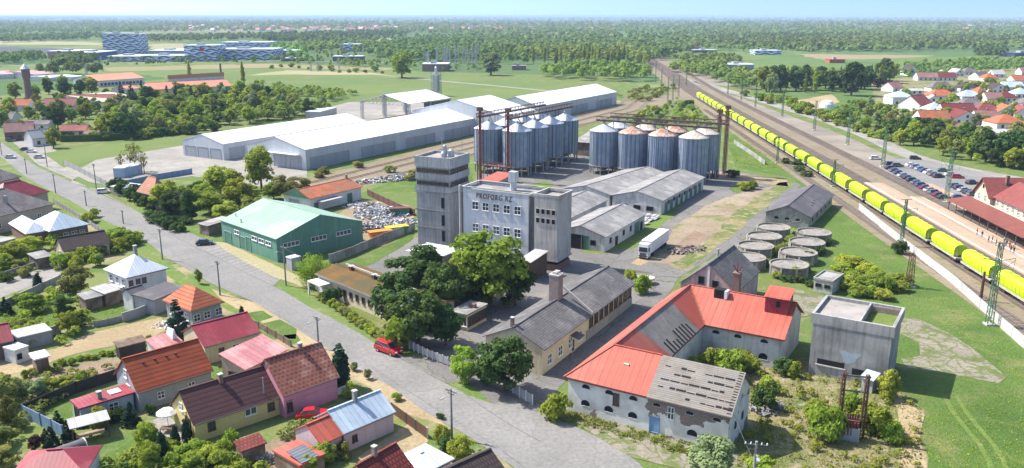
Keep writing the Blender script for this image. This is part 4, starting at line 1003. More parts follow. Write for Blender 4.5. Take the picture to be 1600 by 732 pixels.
# masts along the line
mp_ = None; n = 0
MASTS = [(1540, 515, 372, 'big'), (1405, 382, 312, 0), (1345, 310, 262, 0)] if 0 else []
def mast_at(x, yb, yt, lb, an=0.0, arms=True, mtl='mast_green', w=.7, grp='lattice masts along the railway'):
    p = G(x, yb); h = hgt(x, yb, yt); r = make_mast(h, w, arms, mtl); r.location = (p.x, p.y, 0); r.rotation_euler = (0, 0, an); r['label'] = lb
    if grp: r['group'] = grp
    return r
mast_at(1545, 508, 380, 'tall green lattice mast in front of the freight train, nearest of all masts', R(-3), w=1.0)
mast_at(1332 + 200, 470, 425, 'short slim rusty signal mast beside the freight train wagons', 0, False, 'rust', .35, None)
mast_at(1420, 449, 398, 'stout lattice post at the white rail fence, rusty and free of wires', 0, False, 'rust', 1.3, None)
mast_at(1408, 384, 312, 'green lattice mast between white fence and train, second nearest', R(-3))
mast_at(1301, 292, 250, 'green lattice mast standing behind the grey-roofed stone house', R(-3))
mast_at(1214, 255, 214, 'lattice mast at the left side of the train, right of the silo towers', R(-3))
mast_at(1478, 317, 232, 'tall green lattice mast at the near end of the car park', R(-3), w=1.1)
mast_at(1379, 261, 198, 'tall green lattice mast at the far end of the car park', R(-3), w=1.1)
mast_at(1324, 227, 178, 'green lattice mast on the gravel yard beside the pale road', R(-3), w=1.0)
mast_at(1272, 204, 158, 'green lattice mast left of the pale road on gravel', R(-3), w=1.0)
for n_, (x, yb, yt) in enumerate([(1222, 183, 143), (1180, 168, 130), (1158, 157, 122), (1137, 148, 118), (1072, 135, 105), (1043, 160, 122), (1051, 158, 118), (1033, 142, 108), (1024, 130, 96), (1060, 152, 118)]):
    mast_at(x, yb, yt, 'thin far lattice mast by the tracks beyond the silos', R(-3), w=.8)
# overhead wires
def wire(name, lb, P, sag=.6, r=.02, grp=None):
    mb = MB()
    for a, b in zip(P, P[1:]):
        pts = [a.lerp(b, k / 8) - Vector((0, 0, sag * 4 * (k / 8) * (1 - k / 8))) for k in range(9)]; mb.tube(pts, r, 3, False)
    o = mb.build(name, 'dark_steel'); tag(o, lb, 'wire', grp)
for off in (5.6, 9.3):
    P = [Vector((p.x, p.y, 6.6)) for p in offset_line([q_ for q_ in smooth_line(RL, 55) if q_.y < 700], off)]
    wire('overhead_wire', 'thin overhead wire hanging above the tracks beside the train', P, .5, .035, 'overhead wires of the railway')
# white concrete fence along the railway
wallrun('rail_fence', 'long white concrete panel fence between green field and railway', 'fence', [(1342, 328), (1375, 356), (1415, 388), (1488, 444), (1600, 545), (1700, 640)], 2.0, .12, 'fence_concrete', posts=5, pm='fence_concrete')
wallrun('rail_fence', 'older broken concrete fence beside grass near the silos', 'fence', [(1147, 225), (1170, 240), (1195, 258)], 1.8, .12, 'concrete_weathered', posts=5)
# station car park
rows = [((1391, 263), (1474, 309), 13, 10, 'front car park row by the tracks'), ((1424, 258), (1466, 276), 7, 12, 'middle car park row'), ((1492, 291), (1521, 304), 5, 10, 'car park row next to the station')]
cols = ['dark blue', 'grey', 'blue', 'silver', 'black', 'dark blue', 'grey', 'blue', 'dark red', 'silver', 'grey', 'dark red', 'black', 'white', 'silver', 'pale blue', 'blue', 'white', 'grey', 'black', 'grey', 'dark blue', 'silver', 'black', 'grey']
ci = 0
for a, b, n, an, zone in rows:
    for k in range(n):
        t = k / (n - 1); c = cols[ci % len(cols)]; ci += 1
        car(a[0] + (b[0] - a[0]) * t, a[1] + (b[1] - a[1]) * t, an + rnd.uniform(-3, 3), c, c + ' parked car, ' + ordn(k + 1) + ' in the ' + zone, 'cars in the station car park', sc_=1.0)
for x, y, an, c, lb in [(1368, 248, -5, 'white', 'white car parked on grass beside a green mast above the car park'), (1430, 248, -10, 'black', 'black car on the pale road behind the car park'), (1402, 259, 0, 'grey', 'grey car parked at the very far end of the car park'), (1392, 257, 0, 'dark blue', 'dark blue car behind the front row at the car park end'), (1474, 267, -10, 'green', 'dark green car near the shrubs behind the car park'), (1486, 273, -5, 'white', 'white car beside the red one at the car park'), (1496, 277, -5, 'bright red', 'bright red car in the station car park'), (1498, 309, -10, 'blue', 'blue car alone in front of the station gable'), (1518, 286, 20, 'black', 'black car behind the station next to the roof')]:
    car(x, y, an, c, lb, 'cars in the station car park')
# people waiting on the platform
pm_, hair = make_person(); pi_ = 0
for x, y in [(1526, 367), (1534, 371), (1544, 379), (1550, 379), (1556, 384), (1569, 380), (1572, 385), (1577, 388), (1583, 389), (1584, 396), (1579, 394), (1568, 390), (1561, 388)]:
    p = G(x, y, .45); o = thing('person', 'person in ' + ('dark', 'red', 'pale')[pi_ % 3] + ' top waiting on the platform beside the freight train', 'person', (p.x, p.y, .45), rnd.uniform(0, 6), 'people waiting on the platform')
    put('body', pm_[pi_ % 3], o); put('hair', hair, o); pi_ += 1
# ================================================================ industrial site
# mill: stair tower, main block and end block
b = Bld('mill_tower', 'tall grey concrete tower at the left end of the mill, with dark window bands', 'tower', (648, 244), (703, 248.5), (741, 240), h=22.5, roof='none', wm='concrete_panel', ov=0)
L, W = b.L, b.W
b.part('roof', 'tar', lambda m: m.box(.3, L - .3, .3, W - .3, 21.6, 21.9))
b.part('parapet', 'tower_panel', lambda m: [m.box(-.06, L + .06, -.06, .3, 20.0, 22.55), m.box(-.06, L + .06, W - .3, W + .06, 20.0, 22.55), m.box(-.06, .3, .3, W - .3, 20.0, 22.55), m.box(L - .3, L + .06, .3, W - .3, 20.0, 22.55)])
for z, hh in ((18.75, .8), (15.65, .75)):
    for side, n, ln in (('S', 6, L), ('E', 5, W), ('W', 5, W)): b.win(side, (.4, ln - .4, n), z, ln / n - .5, hh, 'brown')
b.part('cladding_band', 'tower_panel', lambda m: [m.box(-.05, L + .05, -.05, 0, 16.9, 18.5), m.box(L, L + .05, 0, W, 16.9, 18.5), m.box(-.05, 0, 0, W, 16.9, 18.5), m.box(-.04, L + .04, -.04, 0, 13.9, 15.4), m.box(L, L + .04, 0, W, 13.9, 15.4)])
b.part('cornice', 'concrete', lambda m: [m.box(-.12, L + .12, -.12, -.001, z, z + .35) for z in (13.4, 9.0, 4.5)] + [m.box(L + .001, L + .12, 0, W, z, z + .35) for z in (13.4,)])
for z in (10.0, 5.6, 1.6): b.win('S', [L * .78], z, .75, 2.6, 'black')
for x, y, z, w_ in ((L * .55, W * .55, 2.6, .5), (L * .7, W * .6, 1.6, .8), (L * .62, W * .35, 1.3, .6)):
    mb = MB(); mb.lathe(x, y, [(w_, 21.9), (w_, 21.9 + z), (w_ * .4, 22.3 + z), (0, 22.3 + z)], 12); mb.build('roof_vent', 'steel', b.o)
mb = MB(); mb.tube([(L * .5, W * .5, 21.9), (L * .5, W * .5, 27.5)], .09, 5); mb.tube([(L * .9, W * .8, 21.9), (L * .9, W * .8, 26)], .06, 5); mb.bar((L * .5 - .5, W * .5, 26.6), (L * .5 + .5, W * .5, 26.6), .08); mb.build('antenna', 'steel', b.o)
tw = b
b = Bld('mill_building', 'pale lilac-grey mill block carrying dark roof-edge letters and two rows of windows', 'mill', (722, 292), (840, 305.7), (846, 300), h=17.2, roof='none', wm='render_lilac', ov=0, ang=-28.5, L=17.8, W=8.2)
L, W = b.L, b.W
b.part('roof', 'tar', lambda m: m.box(.35, L - .05, .35, W - .35, 16.2, 16.5))
b.part('parapet', 'concrete_light', lambda m: [m.box(-.1, L, -.12, .3, 17.202, 17.42), m.box(-.1, L, W - .3, W + .1, 17.202, 17.42), m.box(-.1, .3, .3, W - .3, 17.202, 17.42)])
for z in (12.2, 6.9, 2.0): b.win('S', (2.2, L - 1.6, 5), z, 1.55, 1.75, 'cross')
b.part('stair_strip', 'dark_steel', lambda m: [m.box(L + .05, L + 1.1, .25, .5, 0.2, 16.6), m.box(-1.4, -.15, .6, .9, 2, 16)])
b.part('drain_pipe', 'concrete_light', lambda m: [m.tube([(-.5, -.2, .2), (-.5, -.2, 17.6)], .28, 8), m.box(-1.6, -.1, .9, 6, 0, 15.5)])
cu = bpy.data.curves.new('roof_letters', 'FONT'); cu.body = 'PROFORG RZ'; cu.size = 1.75; cu.extrude = .06; cu.space_character = 1.3; cu.offset = .012
lt = bpy.data.objects.new('roof_letters', cu); C.objects.link(lt); bpy.context.view_layer.update()
me = bpy.data.meshes.new_from_object(lt.evaluated_get(bpy.context.evaluated_depsgraph_get())); bpy.data.objects.remove(lt)
me.materials.clear(); me.materials.append(M('letters')); o = put('roof_letters', me, b.o, (3.9, -.14, 14.95)); o.rotation_euler = (PI / 2, 0, 0); o['label'] = 'dark letters reading PROFORG RZ'
xs = [v.co.x for v in me.vertices]; o.scale = (9.4 / (max(xs) - min(xs)), 1, 1)
mb = MB(); mb.tube([(L * .62, W * .6, 16.5), (L * .62, W * .6, 18.6)], .8, 10); mb.hexa([(L * .62 - .9, W * .6 - .9, 18.6), (L * .62 + .9, W * .6 - .9, 18.6), (L * .62 + .9, W * .6 + .9, 18.6), (L * .62 - .9, W * .6 + .9, 18.6)], [(L * .62 - .9, W * .6 - .9, 21), (L * .62 + .9, W * .6 - .9, 21), (L * .62 + .9, W * .6 + .9, 21), (L * .62 - .9, W * .6 + .9, 21)]); mb.build('dust_collector', 'silo_roof', b.o)
main = b
p0 = main.world(L + 1.2, -.35); a_ = main.o.rotation_euler[2]
b = Bld('mill_end_block', 'stained pale concrete end block of the mill with small dark square windows', 'mill', (842, 307), (875, 306), (897, 297), h=17.4, roof='none', wm='concrete_light', ov=0, ang=-28.5, L=6.2, W=7.6)
b.o.location = (p0.x, p0.y, 0); L, W = b.L, b.W
b.wall.location.z = 2.6; b.wall.scale.z = (17.4 - 2.6) / 17.17
b.part('roof', 'tar', lambda m: m.box(.3, L - .3, .3, W - .3, 16.3, 16.6))
b.part('parapet', 'concrete_light', lambda m: [m.box(-.05, L + .05, -.05, .3, 17.0, 17.6), m.box(-.05, L + .05, W - .3, W + .05, 17.0, 17.6), m.box(-.05, .3, .3, W - .3, 17.0, 17.6), m.box(L - .3, L + .05, .3, W - .3, 17.0, 17.6)])
b.part('plinth', 'brick', lambda m: m.box(-1.5, L - .3, .5, W - .4, 0, 1.5))
b.part('ground_floor_dark_band', 'void_dark', lambda m: m.box(.1, L - .5, .7, W - .6, 1.5, 2.62))  # near-black band between the brick plinth and the floor slab
b.part('floor_slab', 'concrete_light', lambda m: m.box(-.05, L + .03, -.03, W + .03, 2.3, 2.62))
for z in (13.1, 11.0): b.win('S', (.5, L - .5, 4), z, .85, 1.1, 'hole')
b.win('S', [2.1, 5.2], 7.5, .5, 1.0, 'hole') if 0 else None
b = Bld('canopy_roof', 'pale flat canopy at the foot of the mill tower', 'canopy', (633, 392), (691, 401), (697, 384), h=4.2, roof='flat', walls=False, rm='roof_palemetal', ang=-31)
b.part('wall', 'brick_old', lambda m: m.box(.8, b.L - .3, 1.5, b.W - .2, 0, 3.9))
b = Bld('loading_shed', 'low shed with pale sloping roof right of the big tree by the mill', 'shed', (808, 408), (829, 412), (846, 396), h=4.5, rh=5.2, rf=1.0, roof='gable', wm='door_brown', rm='asbestos_pale', ang=-31)
b = Bld('red_roof_hut', 'small hut with bright red roof behind the mill', 'hut', (751, 282), (781, 284.5), (786, 275), h=6.5, rh=7.6, rf=1., roof='gable', wm='concrete', rm='roof_red', ang=-31)
# grain silos
def make_silo(r_, zb, zt, rm, leg=True):
    r = thing('grain_silo', 'silo', 'silo', (0, 0, 0)); mb = MB(); mb.lathe(0, 0, [(r_, zb), (r_, zt)], 40); mb.build('shell', 'silo_steel', r, True)
    mb = MB(); mb.lathe(0, 0, [(r_ + .15, zt - .1), (r_ + .15, zt + .05), (.5, zt + r_ * .48), (0, zt + r_ * .48)], 40); mb.build('cone_roof', rm, r)
    mb = MB(); mb.lathe(0, 0, [(.55, zt + r_ * .46), (.55, zt + r_ * .48 + .7), (0, zt + r_ * .48 + .9)], 12); mb.build('roof_hatch', 'steel', r)
    mb = MB()
    for k in range(20):
        t = 2 * PI * k / 20; mb.bar((math.cos(t) * (r_ + .04), math.sin(t) * (r_ + .04), zb), (math.cos(t) * (r_ + .04), math.sin(t) * (r_ + .04), zt), .14)
    mb.build('stiffeners', 'silo_steel', r)
    mb = MB(); mb.lathe(0, 0, [(r_ + .3, zb - .3), (r_ + .3, zb), (r_, zb + .01)], 40); mb.lathe(0, 0, [(r_ - .2, zb - .02), (.6, zb - 2.2), (0, zb - 2.2)], 24); mb.build('base_ring', 'concrete', r)
    for k in range(10):
        t = 2 * PI * k / 10; mb = MB(); x, y = math.cos(t) * (r_ - .25), math.sin(t) * (r_ - .25); mb.box(x - .22, x + .22, y - .22, y + .22, 0, zb - .3); mb.build('leg', 'concrete_light', r)
    mb = MB()
    for dx in (-.25, .25): mb.tube([(-r_ * .8 + dx, -r_ * .72, 1), (-r_ * .8 + dx, -r_ * .72, zt + .6)], .05, 4)
    for i in range(int(zt - 1)): mb.bar((-r_ * .8 - .25, -r_ * .72, 1.5 + i), (-r_ * .8 + .25, -r_ * .72, 1.5 + i), .05)
    mb.build('ladder', 'steel', r); return r
u30, u60 = Vector((math.cos(R(-31)), math.sin(R(-31)), 0)), Vector((math.cos(R(59)), math.sin(R(59)), 0))
sA = make_silo(5.25, 3.6, 16.2, 'silo_roof'); base = G(808, 273); first = True
for row in range(2):
    for k in range(4):
        p = base + u60 * 12.4 * k - u30 * 12.2 * row
        lb = 'grain silo with pale cone roof, ' + ordn(k + 1) + ' of the ' + ('right' if row == 0 else 'left') + ' row beside the mill tower'
        if first: sA.location = p; sA['label'] = lb; sA['group'] = 'silos behind the mill'; first = False
        else: dup(sA, p, R(23 * k), lb, 'silos behind the mill')
base = G(942, 270); sB = {}
for row in range(2):
    for k in range(4):
        p = base + u30 * 11.3 * k + u60 * 12.3 * row; rm = [['silo_roof', 'silo_roof_rust', 'silo_roof_rust', 'silo_roof_tan'], ['silo_roof', 'silo_roof_tan', 'silo_roof_rust', 'silo_roof_tan']][row][k]
        lb = {'silo_roof': 'steel silo with clean grey cone roof', 'silo_roof_rust': 'steel silo with rusty cone roof', 'silo_roof_tan': 'steel silo with pale tan cone roof'}[rm] + ', ' + ordn(k + 1) + ' from the left in the ' + ('front' if row == 0 else 'back') + ' row'
        if rm not in sB: o = sB[rm] = make_silo(5.05, 3.2, 15.6, rm); o.location = p; o['label'] = lb
        else: o = dup(sB[rm], p, R(31 * k + 11), lb)
        o['group'] = 'silos behind the grey sheds'
def etower(x, yb, yt, lb, w=1.5, gantry=None, lift=0):
    p = G(x, yb); h = hgt(x, yb, yt); r = thing('elevator_tower', lb, 'elevator tower', (p.x, p.y, 0), R(-31)); mb = MB(); lattice(mb, w, w, 0, h - 1, int(h / 2.6), .13, .05); mb.build('lattice_frame', 'rust_red', r)
    mb = MB(); mb.box(-.4, -.1, -.2, .2, 0, h); mb.box(.1, .4, -.2, .2, 0, h); mb.build('elevator_leg', 'rust_red', r)
    mb = MB(); mb.box(-.9, .9, -.6, .6, h - .4, h + .9); mb.box(-1.2, 1.2, -1.2, 1.2, h - 1.4, h - 1.25); mb.build('elevator_head', 'rust', r)
    return p, h
def gantry(p, q_, z, lb, w=1.3):
    r = thing('conveyor_gantry', lb, 'conveyor', (p.x, p.y, 0)); d_ = Vector((q_ - p)); d_.z = 0; Lg = d_.length; r.rotation_euler = (0, 0, math.atan2(d_.y, d_.x)); mb = MB(); n = int(Lg / 2.4)
    for s in (-w / 2, w / 2):
        for zz in (z, z + 1.5): mb.bar((0, s, zz), (Lg, s, zz), .16)
        for i in range(n): x0, x1 = Lg * i / n, Lg * (i + 1) / n; mb.bar((x0, s, z), (x1, s, z + 1.5) if 1 else 0, .08); mb.bar((x0, s, z), (x0, s, z + 1.5), .08)
    mb.build('truss', 'rust', r); mb = MB(); mb.box(0, Lg, -w / 2 + .1, w / 2 - .1, z + .1, z + .5); mb.build('conveyor_belt', 'dark_steel', r)
    mb = MB(); 
    for i in range(1, 5):
        x = Lg * (i - .35) / 4.4; mb.bar((x, 0, z), (x + .6, -1.2, z - 2.2), .35)
    mb.build('feed_pipe', 'steel', r)
    for i in range(1, 4):
        mb = MB(); x = Lg * i / 4
        for s in (-w / 2, w / 2): mb.bar((x, s, z - 3.2), (x, s, z), .14)
        mb.build('support', 'rust', r)
    return r
etower(751, 292, 172, 'dark red elevator tower at the left silo row beside the mill tower')
etower(794, 284, 174, 'dark red elevator tower in front of the right silo row')
pA = G(808, 273)
gantry(pA - u60 * 7, pA + u60 * 43, 20.6, 'rusty conveyor gantry above the right silo row beside the mill')
gantry(pA - u30 * 12.2 - u60 * 7, pA - u30 * 12.2 + u60 * 43, 20.6, 'rusty conveyor gantry above the left silo row beside the mill')
etower(1119, 276, 175, 'rusty lattice elevator tower right of the silos, the nearer one', 1.15)
etower(1131, 273, 169, 'rusty lattice elevator tower right of the silos, the one nearer the train', 1.15)
gantry(base - u30 * 3, base + u30 * 42, 19.0, 'rusty conveyor gantry above the front silo row by the sheds')
gantry(base + u60 * 12.3 - u30 * 3, base + u60 * 12.3 + u30 * 42, 19.0, 'rusty conveyor gantry above the back silo row by the sheds')
mb = MB()
r = thing('steel_platform', 'rusty pipe platform under the silos behind the mill', 'platform', G(775, 283), R(-31)); mb.box(-8, 6, -1, 1, 5.2, 5.4)
for x in (-7, -3, 1, 5):
    for y in (-.9, .9): mb.bar((x, y, 0), (x, y, 6.4), .2)
for y in (-.9, .9): mb.bar((-8, y, 6.3), (6, y, 6.3), .12)
mb.build('deck', 'rust', r)
# grey asbestos sheds
SH = dict(wm='plaster_old', rm='asbestos', ov=.5, og=.3)
b = Bld('storage_shed', 'long grey asbestos-roofed shed nearest the truck lane, with green doors along its side', 'shed', (1036, 315), (1103, 278), (954, 306), rp=(995.5, 299), h=4.2, rh=7.4, **SH)
side = 'S' if b.b else 'S'
b.win(side, (2, b.L - 2, 8), 0.05, 2.4, 3.0, 'gate', 'door'); b.win(side, (4, b.L - 3, 7), 2.3, 1.2, .9, 'black'); b.win('W', [4, 8, 12], .9, 2, 1.2, 'black')
b = Bld('storage_shed', 'grey asbestos-roofed shed in front of the silos, left of the longer shed', 'shed', (954, 306), (1026, 271), (883, 293), rp=(913.5, 291), h=4.2, rh=7.4, **SH)
b = Bld('storage_shed', 'weathered grey shed with open dark bay next to the white truck', 'shed', (947, 372), (1011, 335), pitch=17, rp=(905, 354), h=3.9, rh=6.8, **SH)
b.win('S', [4, b.L * .45, b.L * .62], 1.6, 1.0, 1.3, 'black'); b.win('S', [b.L * .78], .05, 3.4, 2.9, 'gate', 'door'); b.win('S', [b.L * .28, b.L * .9], .05, 1.4, 2.3, 'black', 'door')
b.win('W', [b.W * .62], .05, 5.0, 3.6, 'black', 'door'); b.win('W', [b.W * .40], .05, 2.0, 3.6, 'gate', 'door'); b.win('W', [b.W * .25], 1.5, 1.3, 1.2, 'black')
b = Bld('storage_shed', 'grey asbestos roof half hidden behind the concrete mill end block', 'shed', (870, 353), (951, 313), pitch=17, rp=(919, 297), h=3.9, rh=6.8, **SH)
r = thing('scrap_pile', 'fallen roof sheets and planks leaning at the open gable of the long shed', 'scrap', G(1010, 345), R(60)); mb = MB()
for i in range(14): x, y = rnd.uniform(-6, 5), rnd.uniform(-2, 2); mb.hexa(*[[(x + a * 1.2 - c * .4, y + c * .5, z + .1 + i * .06 + a * .1) for a, c in ((-1, -1), (1, -1), (1, 1), (-1, 1))] for z in (0, .12)])
mb.build('debris', 'asbestos_pale', r)
b = Bld('grey_barn', 'low dark barn with grey roof seen between the two groups of silos', 'barn', (894, 222), (923, 225), (925, 206), h=5.5, rh=8, wm='wood', rm='asbestos', ang=-31)
# stone house with grey roof
b = Bld('stone_barn', 'stone-walled barn with big dark grey roof beside the round concrete tanks', 'barn', (1267, 341), (1304, 305), (1189, 336), rp=(1231, 322), ang='AB', h=3.3, rh=7.6, wm='stone', rm='slate_dark', ov=.5, og=.4)
b.win('W', (2, b.W - 2, 3), 1.9, 1.3, .8, 'arch'); b.win('S', (2, b.L - 2, 5), 1.4, .8, .8, 'black')
for x, y in ((b.L * .5, b.W * .22), (b.L * .42, b.W * .2), (b.L * .33, b.W * .17)): b.part('roof_window', 'dark_steel', lambda m: m.box(x - .3, x + .3, y - .25, y + .25, b.rz(x, y) + .1, b.rz(x, y) + .32))
# round tanks
def make_tank():
    r = thing('concrete_tank', 'tank', 'tank', (0, 0, 0)); mb = MB(); mb.lathe(0, 0, [(4.1, 0), (4.1, 2.2), (4.3, 2.25), (4.3, 2.5), (4.0, 2.5), (3.9, 2.15), (0, 2.1)], 36); mb.build('tank_shell', 'tank_concrete', r)
    for k in range(8):
        t = 2 * PI * k / 8; mb = MB(); mb.bar((4.2 * math.cos(t), 4.2 * math.sin(t), 0), (4.2 * math.cos(t), 4.2 * math.sin(t), 2.25), .35); mb.build('pilaster', 'concrete_light', r)
    return r
mat('tank_concrete', (.29, .265, .235), .95, .2, .5, (.15, .14, .12), .4, .48, .64, streak=.7)
tk = None
for i, (x, y, lb) in enumerate([(1209, 354, 'at the stone barn gable, far end of the left row'), (1194.5, 368, 'second in the left row from the stone barn'), (1181, 383, 'third in the left row from the stone barn'), (1167, 401, 'end of the left row next to the pink gabled building'), (1272, 362, 'far end of the right row, nearest the railway'), (1261, 377, 'second in the right row'), (1247.5, 393, 'third in the right row'), (1233, 412, 'nearest the camera in the right row')]):
    p = G(x, y, 2.5); lb = 'weathered round concrete tank, ' + lb
    if tk is None: tk = make_tank(); tk.location = (p.x, p.y, 0); tk['label'] = lb; tk['group'] = 'round concrete tanks'
    else: dup(tk, (p.x, p.y, 0), R(20 * i), lb)
b = Bld('concrete_hut', 'small pale concrete hut with two window openings near the round tanks', 'hut', (1271, 435), (1302, 441), (1306, 427), h=2.9, roof='flat', wm='concrete_light', rm='tar', ov=.15); b.win('S', (.2, b.L - .2, 2), 1.2, 1.1, .7, 'black')
b.part('parapet', 'concrete_light', lambda m: [m.box(0, b.L, 0, .15, 2.9, 3.2), m.box(0, b.L, b.W - .15, b.W, 2.9, 3.2), m.box(0, .15, .15, b.W - .15, 2.9, 3.2), m.box(b.L - .15, b.L, .15, b.W - .15, 2.9, 3.2)])
# roofless concrete block
b = Bld('concrete_building', 'big bare grey concrete block with open half roof and green floor inside', 'building', (1269, 490), (1398, 513), (1407, 481), h=10.2, roof='none', wm='concrete_weathered', ov=0)
L, W = b.L, b.W
b.part('parapet', 'concrete_weathered', lambda m: [m.box(-.08, L + .08, -.08, .35, 8.6, 10.3), m.box(-.08, L + .08, W - .35, W + .08, 8.6, 10.3), m.box(-.08, .35, .35, W - .35, 8.6, 10.3), m.box(L - .35, L + .08, .35, W - .35, 8.6, 10.3), m.box(L * .57, L * .57 + .3, .35, W - .35, 7, 10.2)])
b.part('roof_slab', mat('roof_gravel', (.33, .30, .275), .95, .15, .5, (.2, .185, .17), .25, .5, .62), lambda m: m.box(.35, L * .57, .35, W - .35, 9.4, 9.75)); b.part('mossy_floor', 'grass_verge', lambda m: m.box(L * .57 + .3, L - .35, .35, W - .35, 8.6, 8.9))
b.part('inner_wall', 'brick_old', lambda m: m.box(L * .57 + .31, L - .36, W - .6, W - .36, 8.9, 9.9))
b.part('blue_plaster_patch', 'blue_patch', lambda m: [m.face((L * .44, -.012, 3.2), (L * .5, -.012, 2.9), (L * .58, -.012, 3.3), (L * .6, -.012, 4.0), (L * .66, -.012, 4.9), (L * .58, -.012, 5.0), (L * .53, -.012, 4.7), (L * .44, -.012, 5.1), (L * .38, -.012, 4.9), (L * .42, -.012, 4.1)), m.face((L * .4, -.012, .4), (L * .46, -.012, .5), (L * .47, -.012, 2.0), (L * .39, -.012, 2.0))])
b.part('slot_opening', 'void_dark', lambda m: m.box(L * .12, L * .46, -.02, .0, 2.0, 2.9)); b.part('slot_sill', 'concrete_light', lambda m: m.box(L * .1, L * .48, -.18, -.021, 1.75, 1.95))
b.part('low_opening', 'void_dark', lambda m: m.box(L * .56, L * .86, -.022, 0, 1.2, 2.4))
# red-roofed granary with three wings
r = Bld('granary', 'large old white granary with bright red sheet roof and grey board roof', 'granary', (881, 590), (1141, 652), (1176, 592), h=5.4, rh=9.6, roof='none', wm='peeling_plaster', ov=.5, ang=-31)
L = r.L; W = 2 * (G(1106, 571.5, 9.6) - r.o.location).dot(Vector((-math.sin(R(-31)), math.cos(R(-31)), 0)))
W = max(10, min(W, 15)); wA = W; o0 = r.o
bpy.data.objects.remove(r.wall)
LA = (G(1035, 453, 5.4) - Vector((o0.location.x, o0.location.y, 5.4))).dot(u60)       # long wing going back
xs_ = (G(1012, 620, 5.4) - Vector((o0.location.x, o0.location.y, 5.4))).dot(u30)
LC = (G(1226, 533, 5.4) - Vector((o0.location.x, o0.location.y, 5.4))).dot(u30)
h, rh, t, ov = 5.4, 9.6, .15, .5; yC0 = (G(1226, 533, 5.4) - Vector((o0.location.x, o0.location.y, 5.4))).dot(u60)
print('GRAN', L, W, LA, xs_, LC, yC0)
mb = MB(); e = ov; k = (rh - h) / (W / 2); he = h + k * e - .03
mb.face((e, e, 0), (L - .2, e, 0), (L - .2, e, he), (e, e, he)); mb.face((L - .2, e, 0), (L - .2, W - e, 0), (L - .2, W - e, he), (L - .2, W / 2, rh - .05), (L - .2, e, he)); mb.face((L - .2, W - e, 0), (W - e, W - e, 0), (W - e, W - e, he), (L - .2, W - e, he))
mb.face((W - e, W - e, 0), (W - e, yC0 + e, 0), (W - e, yC0 + e, he), (W - e, W - e, he)); mb.face((e, LA - e, 0), (e, e, 0), (e, e, he), (e, LA - e, he)); r.wall = mb.build('wall', 'peeling_plaster', o0)
mb = MB(); yC1 = LA
mb.face((W - e, yC0 + e, 0), (LC - e, yC0 + e, 0), (LC - e, yC0 + e, he), (W - e, yC0 + e, he)); yr = (yC0 + yC1) / 2; kc = (rh - h) / (yr - yC0)
mb.face((LC - e, yC0 + e, 0), (LC - e, yC1 - e, 0), (LC - e, yC1 - e, h + kc * e), (LC - e, yr, rh - .05), (LC - e, yC0 + e, h + kc * e)); mb.face((LC - e, yC1 - e, 0), (e, yC1 - e, 0), (e, yC1 - e, he), (LC - e, yC1 - e, he)); mb.build('wall', 'plaster_old', o0)
Z0, Z1 = h + t, rh + t
mb = MB()          # red sheets: long wing left slope with hip to street, street wing front slope part, right slope, wing C
mb.face((0, 0, Z0), (W / 2, W / 2, Z1), (W / 2, yr, Z1), (0, yC1, Z0)); mb.face((0, yC1, Z0), (W / 2, yr, Z1), (LC, yr, Z1), (LC, yC1, Z0))
mb.face((0, 0, Z0), (xs_, 0, Z0), (xs_, W / 2, Z1), (W / 2, W / 2, Z1))
vy = (W, W, Z0); mb.face((W / 2, W / 2, Z1), (xs_, W / 2, Z1), (xs_, W, Z0), vy)
s0, s1 = W + (yC0 - W) * .22, W + (yC0 - W) * .86
hx = lambda y: (W / 2 if 1 else 0)
mb.face((W / 2, W / 2, Z1), vy, (W, s0, Z0), (W / 2, s0 - 2, Z1)); mb.face((W / 2, s1, Z1), (W, s1, Z0), (W, yC0, Z0), (W / 2, yr, Z1))
mb.face((W / 2, yr, Z1), (W, yC0, Z0), (LC, yC0, Z0), (LC, yr, Z1)); mb.build('roof', 'roof_red', o0)
mb = MB()
for (a, c) in (((0, 0), (xs_, 0)), ((W, s0), (W, yC0)), ((W, yC0), (LC, yC0)), ((LC, yC0), (LC, yr)), ((0, 0), (0, yC1))):
    za, zc = (Z0, Z0) if a != (LC, yC0) else (Z0, Z1); mb.face((*a, za), (*c, zc), (*c, zc - .3), (*a, za - .3))
mb.build('fascia', 'rust_red', o0)
mb = MB(); mb.face((W / 2, s0 - 2, Z1 - .02), (W, s0, Z0 - .02), (W, s1, Z0 - .02), (W / 2, s1, Z1 - .02)); mb.m = 1
for i in range(9):
    y = s0 + 1 + i * (s1 - s0 - 2) / 9; f0 = rnd.uniform(.55, .8); mb.face((W / 2 + W / 2 * f0, y, Z1 + (Z0 - Z1) * f0 + .02), (W, y, Z0 + .02), (W, y + .5, Z0 + .02), (W / 2 + W / 2 * f0, y + .5, Z1 + (Z0 - Z1) * f0 + .02))
q_ = mb.build('old_roof_patch', ['old_boards', 'void_dark'], o0); q_['label'] = 'grey weathered boards where the red sheets are missing'
mb = MB(); mb.face((xs_, -.1, Z0 + .0), (L + .3, -.1, Z0), (L + .3, W / 2, Z1), (xs_, W / 2, Z1)); mb.face((xs_, W / 2, Z1), (L + .3, W / 2, Z1), (L + .3, W, Z0), (xs_, W, Z0)); mb.face((L + .3, -.1, Z0), (L + .3, -.1, Z0 - .25), (L + .3, W / 2, Z1 - .25), (L + .3, W / 2, Z1)); mb.face((xs_, -.1, Z0), (xs_, -.1, Z0 - .2), (L + .3, -.1, Z0 - .2), (L + .3, -.1, Z0))
mb.m = 1; g_ = random.Random(5)
